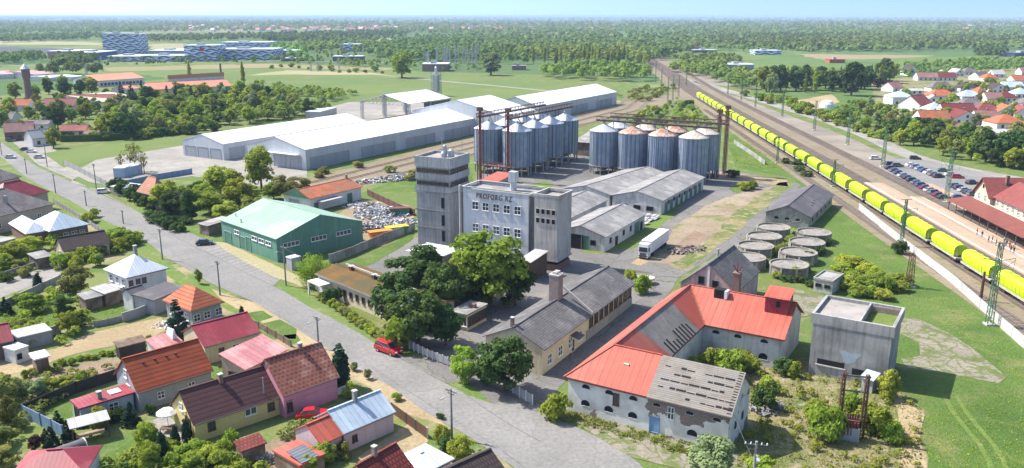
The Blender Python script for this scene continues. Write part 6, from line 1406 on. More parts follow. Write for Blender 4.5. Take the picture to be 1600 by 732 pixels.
b = H_('house', 'two-storey white house with pale metal pyramid roof by the street corner', 'house', (197, 436), (265, 420), (160, 422), rp=(211, 399), h=5.2, rh=9.4, roof='hip', wm='plaster_white', rm='roof_palemetal', ov=.5); L, W = b.L, b.W; print('V7', L, W)
b.win('S', [L * .12, L * .28, L * .42], 3.4, .8, 1.0, 'brown'); b.win('S', [L * .12, L * .28], 1.0, .9, 1.1, 'brown'); b.win('W', (1, W - 1, 3), 3.2, 1.1, 1.3, 'cross'); b.chim(L * .55, W * .55, .6, 1.6, 'concrete', z=8.4)
b = H_('garage', 'small grey-white garage with dark blue-grey roof behind the lawn', 'garage', (205, 463), (232, 456), (186, 459), h=3.4, rh=4.4, rf=.5, roof='gable', wm='plaster_white', rm='slate_dark', ov=.2); b.win('S', [b.L * .3], 1.0, .8, .9, 'brown')
b = H_('lean_to', 'dark blue-grey lean-to roof between white house and orange hip roof', 'lean-to', (240, 471), (291, 450), (232, 456), h=3.0, rh=3.6, rf=1.0, roof='gable', wm='plaster_grey', rm='slate_dark', ov=.2)
b = H_('shed', 'long low shed with pale sheet roof beside the lawn', 'shed', (163, 461), (189, 453), (150, 452), h=2.7, rh=3.2, rf=1., roof='gable', wm='wood', rm='asbestos_pale', ov=.2)
b = H_('shed', 'low shed with weathered grey roof next to the olive tree', 'shed', (132, 470), (160, 462), (124, 463), h=2.4, rh=2.9, rf=1., roof='gable', wm='wood', rm='asbestos', ov=.2)
b = H_('shed', 'tiny white-roofed porch against the white pyramid-roofed house', 'porch', (190, 450), (199, 446), (178, 442), h=2.8, roof='flat', wm='plaster_white', rm='roof_palemetal', ov=.2)
b = H_('house', 'dark brown tiled house behind hedge on the left', 'house', (98, 393), (173, 380), pitch=35, rp=(124, 367), h=2.9, rh=6.4, wm='plaster_beige', rm='tile_darkbrown', ov=.35, og=.3); b.win('W', [b.W * .5], 1, 1, 1.2, 'cross'); b.win('S', (2, b.L - 2, 4), 1, 1, 1.2, 'cross')
b = H_('shed', 'small grey-roofed wooden shed among garden trees on the left', 'shed', (56, 406), (82, 400), (45, 400), h=2.5, rh=3.0, rf=1., roof='gable', wm='wood', rm='asbestos', ov=.2)
b = H_('house', 'brick house with blue-white metal hip roof and dark blue front', 'house', (77, 363), (141, 351), pitch=28, rp=(97, 330), h=3.4, rh=7.0, roof='hip', wm='brick', rm='roof_metal', ov=.5); b.win('S', (1, b.L - 1, 4), 1.1, 1.1, 1.2, 'cross')
b = H_('house_annex', 'low wing with pale grey metal roof, left of the blue-white hip roof', 'annex', (40, 367), (78, 360), (25, 348), h=3.0, rh=5.2, roof='hip', wm='brick', rm='roof_palemetal', ov=.4)
b = H_('house', 'large grey tiled house with beige wall, at the left edge under a crimson gable', 'house', (-30, 346), (86, 319), pitch=33, rp=(26, 291), h=4.6, rh=11.0, roof='hip', wm='plaster_beige', rm='roof_greytile', ov=.5); b.win('S', (3, b.L - 3, 4), 1.5, 1.1, 1.3, 'cross')
b.part('chimney', 'concrete', lambda m: m.box(b.L * .45, b.L * .45 + .8, b.W * .2, b.W * .2 + .8, 6.5, 9.0))
b = H_('house', 'house with faded crimson hip roof behind the large grey tiled roof', 'house', (2, 316), (78, 300), pitch=38, rp=(36, 281), h=5, rh=10, roof='hip', wm='plaster_beige', rm='roof_crimson', ov=.5)
b = H_('house', 'grey tiled house at the left edge beside the street, with roof windows', 'house', (-60, 300), (34, 276), pitch=35, rp=(-8, 262), h=4.6, rh=9, roof='hip', wm='plaster_beige', rm='roof_greytile', ov=.5); b.part('roof_window', 'white_paint', lambda m: m.box(b.L * .68, b.L * .72, b.W * .25, b.W * .32, b.h + 2.2, b.h + 2.8))
b = H_('house', 'house with salmon hip roof among trees across the street, below the grey yard wall', 'house', (213, 300), (240, 307), (228, 292), h=3.2, rh=6.5, rp=(246, 279), roof='hip', wm='plaster_beige', rm=mat('roof_terracotta2', (.50, .25, .17), .85, .12, .4, pat=('rows', .6, .2, .6)), ov=.4)
b = H_('shed', 'low roof in dull brown among the trees left of the green hall', 'shed', (277, 322), (303, 310), (268, 309), h=2.8, rh=4.4, roof='gable', wm='wood', rm=mat('roof_tan2', (.24, .19, .16), .9, .12, .3), ov=.3)
b = H_('shed', 'pale flat garage roof at the lower corner of the yard wall', 'garage', (194, 294), (222, 288), (196, 286), h=2.8, roof='flat', wm='plaster_beige', rm='roof_palemetal', ov=.2)
b = H_('shed', 'flat grey-roofed building below the beige wall at left edge', 'shed', (-40, 390), (26, 372), (-60, 372), h=2.8, roof='flat', wm='plaster_beige', rm='tar', ov=.3)
b = H_('house', 'crimson-roofed garden house at the bottom left corner', 'house', (10, 752), (133, 742), pitch=26, rp=(60, 706), h=2.8, rh=5.4, roof='hip', wm='plaster_white', rm='roof_crimson', ov=.4)
b = H_('house', 'small house with faded crimson roof cut by the left edge', 'house', (-40, 546), (22, 533), pitch=30, rp=(-20, 512), h=3.0, rh=5.4, wm='brick', rm='roof_crimson', ov=.4)
b = H_('shed', 'pale grey flat-roofed garage beside the left crimson roof', 'garage', (24, 529), (80, 514), (18, 516), h=2.5, roof='flat', wm='plaster_grey', rm='asbestos_pale', ov=.15)
b = H_('shed', 'white boxy hut in front of the pale grey garage', 'hut', (22, 548), (45, 540), (16, 538), h=2.6, roof='flat', wm='plaster_white', rm='roof_palemetal', ov=.1); b.win('S', [b.L * .3], .8, .7, .9, 'black')
b = H_('shed', 'open garden shed with white roof by the soil bed', 'shed', (53, 562), (78, 555), (49, 551), h=2.8, roof='flat', wm='wood', rm='white_paint', ov=.3)
b = H_('woodpile_shed', 'dark wooden shed with stacked poles above the garden bed', 'shed', (184, 545), (228, 532), (180, 538), h=2.2, rh=2.6, rf=1., roof='gable', wm='fence_black', rm='wood', ov=.2)
b = H_('house', 'pale pink house with blue-grey metal roof and slim grey chimney', 'house', (537, 680), (619, 645), pitch=32, rp=(556, 626), h=2.9, rh=6.1, wm='plaster_palepink', rm='roof_metal', ov=.35, og=.25); L, W = b.L, b.W; print('V16', L, W)
b.chim(L * .5, W * .48, .55, 1.6, 'concrete'); b.win('S', [L * .22], 1.1, .7, .9, 'brown'); b.win('E', [W * .5], 1.0, 1.2, 1.3, 'cross')
b = H_('house_annex', 'annex with bright red sheet roof joined to the blue metal roof', 'annex', (502, 697), (537, 681), pitch=30, rp=(496, 658), h=2.7, rh=5.4, wm='plaster_palepink', rm='roof_red', ov=.3, og=.15)
b = H_('house', 'maroon ribbed roof cut by the bottom edge, with chimney', 'house', (590, 778), (652, 739), pitch=40, rp=(588, 711), h=2.9, rh=6.6, wm='plaster_cream', rm=mat('tile_redbrown', (.22, .045, .035), .7, .14, .5, (.17, .05, .04), .2, .5, .7, pat=('tile', .5, .6, .1, (.5, .5, .5))), ov=.35); b.chim(b.L * .45, b.W * .5, .5, 1.2, 'brick_old')
b = H_('house', 'pale blue metal roof between maroon and dark brown roofs at the bottom', 'house', (652, 748), (711, 718), pitch=20, rp=(664, 706), h=2.8, rh=4.6, roof='hip', wm='plaster_white', rm='roof_palemetal', ov=.4)
b = H_('house', 'dark brown ribbed roof at the bottom edge beside the street', 'house', (722, 768), (790, 735), pitch=32, rp=(716, 726), h=2.8, rh=5.6, wm='plaster_palepink', rm='tile_darkbrown', ov=.4)
b = H_('shed', 'flat red-roofed shed with a tilted grey panel roof', 'shed', (468, 728), (508, 708), (427, 703), h=2.4, roof='flat', wm='wood', rm='roof_red', ov=.15); b.part('panel_roof', 'panel_grey', lambda m: m.hexa([(b.L * .1, .1, 2.42), (b.L * .75, .1, 2.42), (b.L * .75, b.W * .55, 2.9), (b.L * .1, b.W * .55, 2.9)], [(b.L * .1, .1, 2.5), (b.L * .75, .1, 2.5), (b.L * .75, b.W * .55, 2.98), (b.L * .1, b.W * .55, 2.98)]))
b = H_('shed', 'small brown ribbed lean-to roof in the garden of the yellow house', 'shed', (377, 708), (416, 692), (367, 697), h=2.3, rh=2.9, rf=1., roof='gable', wm='wood', rm='tile_redbrown', ov=.15)
heap('rubble_heap', 'pale stone and wood rubble heap in the garden below the brown lean-to', 405, 722, 160, 3.2, 2, .9, 'concrete_light', 12, .3, 'rubble heap')
heap('rubble_heap', 'white stones and garden clutter in front of the spruce', 262, 508, 110, 3, 2, .5, 'plaster_white', 13, .3, 'rubble heap')
r = thing('gazebo', 'garden gazebo with pale grey slanted roof and dark posts', 'gazebo', G(142, 684), R(35)); mb = MB(); mb.hexa([(-2.5, -1.4, 2.5), (2.5, -1.4, 2.5), (2.5, 1.4, 2.8), (-2.5, 1.4, 2.8)], [(-2.5, -1.4, 2.62), (2.5, -1.4, 2.62), (2.5, 1.4, 2.92), (-2.5, 1.4, 2.92)]); mb.build('roof', 'asbestos_pale', r)
for x in (-2.2, 2.2):
    for y in (-1.2, 1.2): mb = MB(); mb.box(x - .07, x + .07, y - .07, y + .07, 0, 2.6); mb.build('post', 'door_brown', r)
mb = MB(); mb.box(-1.8, 1.8, -.6, .6, .62, .72); mb.box(-.2, .2, -.2, .2, 0, .62); mb.build('table', 'wood_pale', r)
r = thing('barrel_sauna', 'round barrel-shaped wooden sauna with pale end frame in the garden', 'sauna', G(112, 715), R(48)); mb = MB(); n = 20
c0 = [(-2.2, 1.25 * math.cos(2 * PI * k / n), 1.3 + 1.25 * math.sin(2 * PI * k / n)) for k in range(n)]; c1 = [(2.2, y, z) for x, y, z in c0]
for k in range(n): mb.face(c0[k], c1[k], c1[(k + 1) % n], c0[(k + 1) % n])
mb.face(*c0); mb.build('barrel', 'dark_steel', r); mb = MB(); mb.face(*[(x - .25, y * .97, 1.3 + (z - 1.3) * .97) for x, y, z in c1]); mb.build('end_wall', 'wood', r); mb = MB()
for k in range(n):
    if 1: mb.bar((2.22, c1[k][1], c1[k][2]), (2.22, c1[(k + 1) % n][1], c1[(k + 1) % n][2]), .14)
for t_ in range(4): a_ = PI * t_ / 4; mb.bar((2.2, 1.2 * math.cos(a_), 1.3 + 1.2 * math.sin(a_)), (2.2, -1.2 * math.cos(a_), 1.3 - 1.2 * math.sin(a_)), .09)
mb.build('end_frame', 'white_paint', r); mb = MB(); mb.box(-1.8, -1.4, -1.2, 1.2, 0, .35); mb.box(1.4, 1.8, -1.2, 1.2, 0, .35); mb.build('cradle', 'wood', r); r.scale = (.8, .8, .8)
r = thing('parasol', 'white round garden parasol on the terrace by the yellow house', 'parasol', G(263, 666)); mb = MB(); mb.lathe(0, 0, [(1.5, 2.1), (.9, 2.55), (0, 2.85)], 8); mb.lathe(0, 0, [(1.5, 2.1), (1.5, 1.95)], 8); mb.build('canopy', 'white_paint', r); mb = MB(); mb.tube([(0, 0, 0), (0, 0, 2.8)], .04, 6); mb.build('pole', 'steel', r); mb = MB(); mb.lathe(0, 0, [(.5, 0), (.5, .08), (0, .1)], 10); mb.build('base', 'concrete', r)
r = thing('garden_table', 'dark garden table with chairs beside the parasol', 'table', G(262, 676)); mb = MB(); mb.box(-.9, .9, -.5, .5, .68, .76); mb.build('tabletop', 'door_brown', r)
for x in (-.8, .8):
    for y in (-.4, .4): mb = MB(); mb.box(x - .04, x + .04, y - .04, y + .04, 0, .68); mb.build('leg', 'door_brown', r)
# village walls and fences
wallrun('garden_fence', 'blue slatted garden fence at the lawn end of the flat crimson annex', 'fence', [(37, 652), (65, 666), (100, 685)], 1.9, .08, 'fence_blue', posts=3)
wallrun('garden_fence', 'dark board fence running behind the crimson annex and its lawn', 'fence', [(40, 650), (75, 634), (120, 615), (184, 594)], 1.9, .08, 'fence_black', posts=3)
wallrun('garden_wall', 'grey block wall between lawn and sandy yard', 'wall', [(192, 504), (215, 497), (242, 486)], 1.9, .2, 'plaster_grey', posts=None)
wallrun('garden_wall', 'long grey garden wall by the left driveway', 'wall', [(-30, 446), (30, 428), (92, 408)], 1.5, .2, 'concrete', posts=5)
wallrun('garden_wall', 'grey wall on the near side of the left driveway', 'wall', [(-30, 498), (30, 470), (95, 440)], 1.5, .2, 'concrete_weathered', posts=5)
wallrun('garden_wall', 'long pale wall along the sandy yard at left', 'wall', [(25, 545), (60, 533), (95, 520)], 1.7, .2, 'concrete_light', posts=None)
wallrun('garden_fence', 'low white picket fence next to the pink house', 'fence', [(526, 619), (546, 611)], 1.2, .06, 'white_paint', posts=1.5)
wallrun('garden_fence', 'brown wooden street fence in front of the pink metal-roofed house', 'fence', [(612, 645), (635, 662), (650, 673), (668, 686)], 1.6, .1, 'door_brown', posts=2.2, pm='concrete_light')
wallrun('garden_fence', 'low street fence along the yards of crimson and pink roofs', 'fence', [(370, 500), (405, 514), (432, 529), (455, 543)], 1.3, .08, 'wood', posts=2.5, pm='brick_old')
wallrun('garden_fence', 'dark street fence in front of the left hip-roofed houses', 'fence', [(85, 318), (115, 336), (140, 352), (160, 366)], 1.4, .08, 'fence_grey', posts=3)
wallrun('garden_fence', 'grey picket fence by the lawn near the grey garage', 'fence', [(148, 512), (170, 508), (192, 502)], 1.2, .06, 'fence_grey', posts=2)
wallrun('mesh_fence', 'pale street fence before the moss-roofed building', 'fence', [(485, 447), (510, 464), (535, 478)], 1.5, .05, 'fence_concrete', posts=3)
wallrun('factory_gate', 'white metal sliding gate at the factory entrance', 'gate', [(640, 546), (668, 560), (700, 573)], 1.6, .06, 'fence_grey', posts=1.2, pm='white_paint', gap=.3)
wallrun('factory_gate', 'pale metal fence section between entrance trees and granary', 'fence', [(792, 608), (812, 622), (832, 634)], 1.7, .06, 'fence_grey', posts=1.5, pm='white_paint', gap=.2)
# cars on the street
car(607, 547, -39, 'bright red', 'bright red car parked on the grass verge of the street', kind=1, sc_=1.2)
car(488, 649, 12, 'bright red', 'red car parked in the yard between the pink house and the blue metal roof', kind=0, sc_=1.05)
car(320, 380, 15, 'black', 'black car parked beside the green hall', kind=0)
car(17, 246, 0, 'silver', 'silver car on the left verge of the street', kind=0); car(62, 246, 8, 'silver', 'silver car parked on the pale street bay', kind=0); car(49, 237, 8, 'white', 'white car on the street near the brick house', kind=0); car(40, 234, 5, 'black', 'black car in the shade near the brick house', kind=0); car(17, 220, 10, 'grey', 'dark grey car by the far left house', kind=1)
car(162, 300, 25, 'white', 'white van-like car parked by the shrubs at the wall end', kind=1); car(170, 279, 25, 'silver', 'pale car at the lower corner of the concrete yard', kind=1) if 0 else None
# poles along the street
pole = None
for i, (x, yb, yt, an) in enumerate([(3, 243, 222, -40), (42, 272, 248, -40), (87, 302, 272, -40), (135, 322, 298, -40), (193, 350, 329, -40), (254, 406, 358, -40), (344, 462, 408, -40), (447, 447, 385, -40), (498, 545, 495, -40), (642, 545, 465, -40), (706, 685, 608, -40), (74, 261, 223, -40), (151, 298, 256, -40)]):
    p = G(x, yb); h_ = min(10.5, hgt(x, yb, yt)); lb = 'concrete utility pole with crossarm on the village street, ' + ordn(i + 1) + ' counted from the far end' if i < 11 else ['concrete pole on the yard side of the street near the parked silver car', 'concrete pole at the corner of the grey yard fence'][i - 11]
    if i == 9: lb = 'tall concrete pole with crossarm at the factory gate'
    if i == 7: lb = 'sturdy lattice-like concrete pole at the corner of the green hall'
    if pole is None: pole = make_pole(); pole.location = p; pole.rotation_euler = (0, 0, R(an)); pole['label'] = lb; pole.scale = (1, 1, h_ / 9); pole['group'] = 'utility poles along the street'
    else: dup(pole, p, R(an), lb, None, (1, 1, h_ / 9))
p = G(1172, 815); h_ = hgt(1172, 815, 690); dup(pole, p, R(-10), 'white concrete power pole with insulator crossarms at the bottom right', None, (1.3, 1.3, h_ / 9))
pw = [G(x, y) + Vector((0, 0, 8.3)) for x, y in [(3, 243), (42, 272), (87, 302), (135, 322), (193, 350), (254, 406), (344, 462), (498, 545), (706, 685), (845, 790)]]
wire('power_line', 'thin power line strung along the village street poles', pw, .5, .035); wire('power_line', 'thin power line crossing from the factory gate pole to the left', [G(642, 545) + Vector((0, 0, 9)), G(447, 447) + Vector((0, 0, 8.5))], .8, .035)
wire('power_line', 'thin power line from the bottom right pole to the granary', [G(1172, 815) + Vector((0, 0, 7.5)), G(1139, 690) + Vector((0, 0, 5))], .3, .03)
# small utility hut mast left of gatehouse and misc
r = thing('concrete_ring', 'stack of mushroom-like concrete rings among bushes in the yard', 'concrete rings', G(993, 446)); mb = MB(); mb.lathe(0, 0, [(1.2, 0), (1.2, 1.0), (1.9, 1.3), (1.9, 1.7), (0, 1.75)], 18); mb.build('ring', 'concrete_light', r); mb = MB(); mb.lathe(2.8, 1.2, [(.9, 0), (.9, .8), (1.5, 1.1), (1.5, 1.4), (0, 1.45)], 18); mb.build('ring', 'concrete_light', r)
heap('rubble_heap', 'brown rubble and earth beside the white truck lane', 1072, 392, 240, 6, 3, .7, 'brick_old', 22, .5, 'rubble heap')
heap('rubble_heap', 'dark debris heap beside the granary corner', 1200, 640, 140, 3, 2.2, 1.1, 'concrete', 23, .5, 'rubble heap')
# ================================================================ houses of the right-hand village
RC = {'grey': 'roof_greytile', 'brown': 'tile_darkbrown', 'orange': 'tile_orange', 'crimson': 'roof_mutedred', 'blue-grey': 'roof_metal', 'salmon': 'roof_muted', 'red-brown': 'tile_redbrown', 'tan': 'roof_orange', 'pale': 'asbestos_pale'}
def vhouse(x, y, wpx, col, ty, an, lab, dp=9, h=3.2, rh=7.0, wm='plaster_white', L=None):
    L = L or max(7, 1.2 * wpx * mpp(y + 4)); dp *= 1.35 if x > 1300 else 1; h = min(h, 3.0) if x > 1300 and h < 3.4 else h
    p = G(x, y + 5); ux = Vector((math.cos(R(an)), math.sin(R(an)), 0)); uy = Vector((-ux.y, ux.x, 0)); a = p - ux * L / 2 - uy * dp / 2; a.z = h
    A = PX(a); b = Bld('house', lab, 'house', A, (A[0] + 1, A[1]), h=h, rh=rh, roof=ty, wm=wm, rm=RC[col], ov=.4, ang=an, L=L, W=dp)
    n = max(1, int(L / 4)); b.win('S', (1, L - 1, n), 1.0, 1.1, 1.3, 'brown')
    if ty == 'gableP': b.win('S', [L / 2], 3.8, 1.0, 1.2, 'brown')
    b.chim(b.L * .6, b.W * .52, .6, 1.0, 'brick', z=(rh if ty != 'gable' else None)); return b
VH = [(1420, 113, 14, 'brown', 'gableP', 0, 'tall white-gabled house with dark roof in front of the far green field', 12, 4.5, 10), (1446, 121, 26, 'salmon', 'gable', -5, 'long white house with pinkish brown roof behind the shrubs, left end of the village'), (1476, 121, 24, 'red-brown', 'gable', -5, 'house with brownish red roof joined to the long pinkish roof'), (1493, 114, 14, 'pale', 'gableP', 10, 'white gabled house with pale roof near the far field'), (1512, 112, 18, 'grey', 'hip', 0, 'grey-roofed house at the far edge of the right village'), (1530, 120, 20, 'grey', 'gable', 20, 'grey roof in the middle of the far village rows'), (1544, 122, 18, 'orange', 'hip', 0, 'small bright orange hip roof in the far village rows'), (1592, 126, 26, 'orange', 'gable', 5, 'white house with orange roof at the far right edge'), (1469, 138, 34, 'grey', 'hip', 0, 'big grey hip roof behind the orange roofed house'), (1468, 151, 36, 'orange', 'hip', -3, 'large orange hip-roofed house with dark hedge in front', 10), (1508, 138, 24, 'brown', 'hip', 0, 'brown-roofed house right of the big grey roof'), (1512, 152, 28, 'blue-grey', 'hip', 0, 'white house with blue-grey roof right of the orange roof'), (1404, 158, 30, 'blue-grey', 'hip', 0, 'two-storey pale house with blue-grey roof beside the dark trees', 11, 5, 8.5), (1430, 167, 32, 'crimson', 'gable', 35, 'crimson gabled house left of the blue-grey roof, with grey wall', 11, 3.5, 9), (1456, 161, 22, 'pale', 'gableP', -20, 'white house with pale roof next to the crimson gable'), (1458, 174, 26, 'blue-grey', 'hip', 0, 'small house with blue-grey hip roof below the crimson gable'), (1514, 166, 38, 'grey', 'hip', 0, 'wide grey hip roof behind the dark red roofs', 11), (1492, 176, 42, 'red-brown', 'gable', -3, 'long dark red roof with white gable in the front rows'), (1538, 176, 36, 'crimson', 'hip', 0, 'crimson hip roof right of the long dark red roof'), (1500, 187, 34, 'red-brown', 'gableP', -8, 'white-gabled house with red roof in the front village row', 14), (1536, 188, 30, 'salmon', 'gable', 0, 'salmon-roofed house in the front village row'), (1568, 178, 26, 'orange', 'gableP', -15, 'white gabled house with bright orange roof', 11), (1594, 180, 24, 'crimson', 'gableP', -15, 'white-gabled crimson roof at the right edge of the photo', 11), (1568, 195, 40, 'orange', 'hip', 0, 'broad orange-red roof in the front row near the right edge', 11), (1454, 188, 38, 'tan', 'gable', -3, 'low tan-roofed house behind the car park shrubs'), (1594, 214, 26, 'grey', 'gableP', -10, 'white gable with grey roof nearest the right edge', 11), (1566, 211, 34, 'pale', 'gable', -8, 'low building with pale flat-looking roof among the front trees', 8, 2.8, 4.2), (1394, 138, 20, 'salmon', 'gable', 25, 'white house with pinkish sheet roof beside the purple tree'), (1424, 142, 24, 'pale', 'gable', -3, 'long low house with pale roof behind the purple tree', 8, 2.6, 4), (1556, 140, 22, 'brown', 'gableP', -10, 'white-gabled house with brown roof in the right rows', 12), (1578, 137, 26, 'blue-grey', 'gable', -3, 'house with bright blue-grey roof in the right rows'), (1568, 154, 26, 'red-brown', 'hip', 0, 'red-brown hip roof below the blue-grey one'), (1548, 156, 22, 'salmon', 'gable', -3, 'pinkish roof left of the red-brown hip roof'), (1592, 148, 22, 'blue-grey', 'hip', 0, 'dark blue roof at the right edge of the rows'), (1488, 200, 20, 'salmon', 'gable', 20, 'small shed-like house with pinkish roof behind the front trees', 6, 2.4, 4), (1602, 164, 24, 'grey', 'hip', 0, 'grey hip roof cut by the right edge'), (1528, 147, 16, 'tan', 'hip', 0, 'small tan roof between brown and salmon houses'), (1480, 106, 14, 'grey', 'hip', 0, 'small grey roof close to the far field edge'), (1556, 116, 16, 'pale', 'gable', 0, 'pale roof in the far village row left of the orange one'), (1600, 112, 16, 'salmon', 'gable', 0, 'pinkish roof in the farthest row at right')]
for v in VH: vhouse(v[0], v[1], v[2], v[3], v[4], v[5], v[6], *v[7:])
b = Bld('white_dome', 'white tent-like dome shelter by the sandy lot', 'dome', (1292, 166), (1308, 166), h=1, roof='none', walls=False, W=8)
mb = MB(); mb.lathe(0, 0, [(4.5, 0), (4.2, 2.2), (3, 4), (0, 4.9)], 20); mb.build('dome_shell', 'white_paint', b.o, True)
# ================================================================ left background
vhouse(33, 213, 34, 'salmon', 'gable', 25, 'brick house with pale pinkish roof on the far left street', 10, 4, 8, 'brick'); vhouse(62, 222, 28, 'pale', 'gable', 55, 'white-walled house with whitish sheet roof beside a round green tree', 8, 3.5, 7)
vhouse(12, 190, 30, 'grey', 'gable', -5, 'grey house at the far left behind the brick one', 9); vhouse(65, 198, 30, 'grey', 'gable', 0, 'low grey roof with pale gable behind the whitish roof', 8, 3, 5)
vhouse(120, 208, 34, 'crimson', 'gable', 5, 'low house with bright crimson roof behind the small green lawn', 9, 3, 5.5, 'plaster_cream'); vhouse(147, 212, 20, 'salmon', 'gable', 5, 'little pink-roofed shed right of the crimson roof', 6, 2.4, 4)
vhouse(1, 168, 26, 'salmon', 'gable', 0, 'pinkish roof at the far left under the brick tower trees'); vhouse(38, 168, 24, 'orange', 'gable', 0, 'pale orange roof near the foot of the brick water tower'); vhouse(98, 170, 40, 'red-brown', 'gable', 10, 'wide red-brown roof among trees, left of the tan flat roof', 14, 4, 8); vhouse(145, 166, 60, 'crimson', 'gable', 5, 'long dark crimson roof in front of the tan flat roof', 16, 4, 9)
LB = dict(ov=.3, og=.2)
def longb(lab, A, B, rp, h, rh, rm, wm='plaster_white', n=12, cat='hall', **k):
    b = Bld('long_hall', lab, cat, A, B, rp=rp, h=h, rh=rh, wm=wm, rm=rm, **LB, **k); b.win('S', (2, b.L - 2, n), 1.2, 2.0, 1.8, 'brown') if n else None; return b
mat('roof_terracotta', (.62, .24, .15), .85, .1, .1, (.52, .22, .15), .05, .5, .7)
mat('roof_tan', (.42, .37, .28), .9, .08, .1)
longb('long white hall with bright terracotta roof behind the leafy wood', (234, 141), (362, 134.5), (225, 130.5), 6, 10, 'roof_terracotta')
longb('terracotta-roofed hall in the second row left of the brightest long roof', (152, 127), (226, 122), (146, 117), 5, 9, 'roof_terracotta')
longb('terracotta-roofed hall at the back beyond the brightest long roof', (262, 124), (350, 119), (258, 118.5), 5, 8, 'roof_terracotta', n=8)
longb('large low hall with tan flat-looking roof near the dark crimson roof', (160, 160), (226, 153), (150, 146), 6, 8.5, 'roof_tan', rf=1.0)
longb('pale low building at the far left with pinkish roof edge', (-30, 118), (22, 116), (-30, 112), 4, 6, 'roof_pink', n=0); longb('pale pink low building right of the brick tower', (55, 117), (86, 115), (52, 110), 4, 6, 'roof_pink', n=0); longb('small flat building by the far trees, white', (78, 122), (98, 120), (76, 118), 3, 4, 'roof_palemetal', n=0); longb('small flat pale building right of the far round trees', (112, 121), (132, 119), (110, 116), 3, 4, 'roof_palemetal', n=0)
longb('small terracotta-roofed hut in front of the long halls', (200, 140), (218, 138), (198, 134), 4, 6, 'roof_terracotta', n=0)
p = G(47, 162); hh = hgt(47, 162, 108); r = thing('water_tower', 'dark brick water tower with pale pointed cap at the left', 'water tower', (p.x, p.y, 0)); mb = MB(); mb.lathe(0, 0, [(2.6, 0), (2.0, hh * .6), (2.0, hh * .72)], 12); mb.build('shaft', 'brick', r); mb = MB(); mb.lathe(0, 0, [(2.0, hh * .72), (2.6, hh * .78), (2.6, hh), (0, hh)], 12); mb.build('tank', 'brick', r); mb = MB(); mb.lathe(0, 0, [(3.0, hh), (.3, hh + 3.4), (0, hh + 3.5)], 12); mb.build('cap_roof', 'roof_palemetal', r); mb = MB(); mb.tube([(0, 0, hh + 3.4), (0, 0, hh + 6)], .12, 5); mb.build('mast', 'steel', r)
for x, yb, yt, lb in [(297, 124, 106, 'slim dark chimney behind the terracotta roofs, right one'), (346, 124, 100, 'tall dark chimney mast at the end of the terracotta roofs')]:
    p = G(x, yb); hh = hgt(x, yb, yt); r = thing('chimney_stack', lb, 'chimney', p); mb = MB(); mb.lathe(0, 0, [(1.0, 0), (.8, hh), (0, hh)], 8); mb.build('shaft', 'dark_steel', r); mb = MB(); mb.lathe(0, 0, [(1.1, hh), (1.1, hh + .6), (0, hh + .6)], 8); mb.build('top_ring', 'steel', r)
# business park far away
def block(name, lab, x0, x1, yb, yt, dep, wm, rm='roof_palemetal', an=-3, sign=None):
    hh = hgt((x0 + x1) / 2, yb, yt); a = G(x0, yb); b_ = G(x1, yb); L = (b_ - a).length; r = thing(name, lab, 'building', a, math.atan2(b_.y - a.y, b_.x - a.x)); mb = MB(); mb.box(0, L, 0, dep, 0, hh); mb.build('wall', wm, r); mb = MB(); mb.box(-.5, L + .5, -.5, dep + .5, hh + .01, hh + .8); mb.build('roof', rm, r)
    mb = MB(); mb.box(L * .3, L * .5, dep * .3, dep * .6, hh + .8, hh + 3); mb.build('plant_room', 'grey_panel', r)
    if sign: mb = MB(); mb.box(L * sign[0], L * sign[1], -.3, 0, hh * .68, hh * .86); mb.build('sign', 'sign_red', r)
    return r
block('office_tower', 'tall office tower with wavy white and blue bands, far left', 162, 205, 84, 53, 30, 'wave_facade'); block('office_tower', 'darker blue side block of the wavy office tower', 205.5, 220, 84, 54, 30, 'wave_facade')
block('office_building', 'long low white office building in front of the wavy tower', 168, 222, 97, 89, 50, 'wave_facade', 'white_paint'); block('office_building', 'low blue office wing right of the tower', 222, 288, 97, 88, 40, 'wave_facade'); block('office_building', 'low white flat roof behind the blue wing', 232, 290, 86, 80, 60, 'plaster_grey', 'white_paint'); block('office_building', 'wavy blue office block carrying a small red sign', 289, 338, 96, 72, 40, 'wave_facade', sign=(.5, .64)); block('office_building', 'long blue glassy building behind the red-sign block', 338.5, 428, 94, 78, 50, 'wave_facade'); block('office_building', 'flat dark blue building behind the long glassy one', 345, 420, 76, 67, 60, 'wave_facade'); block('office_building', 'small dark building right of the long glassy one', 438, 462, 91, 80, 30, 'grey_panel'); block('hall_building', 'red and white striped hall left of the wavy tower', 75, 116, 92, 81, 60, mat('red_panel', (.5, .25, .28), .6), 'white_paint'); block('hall_building', 'blue hall left of the wavy tower', 116.5, 152, 94, 83, 60, mat('blue_panel', (.05, .10, .34), .6), 'white_paint')
block('office_building', 'small blue flat office among trees right of the business park', 535, 561, 81, 70, 30, 'wave_facade'); block('long_shed', 'long dark low shed near the far parked rows', 520, 566, 96.5, 89, 20, 'dark_steel', 'roof_palemetal'); block('long_shed', 'dark low shed in front of the small dark building', 440, 472, 96, 92, 16, 'dark_steel')
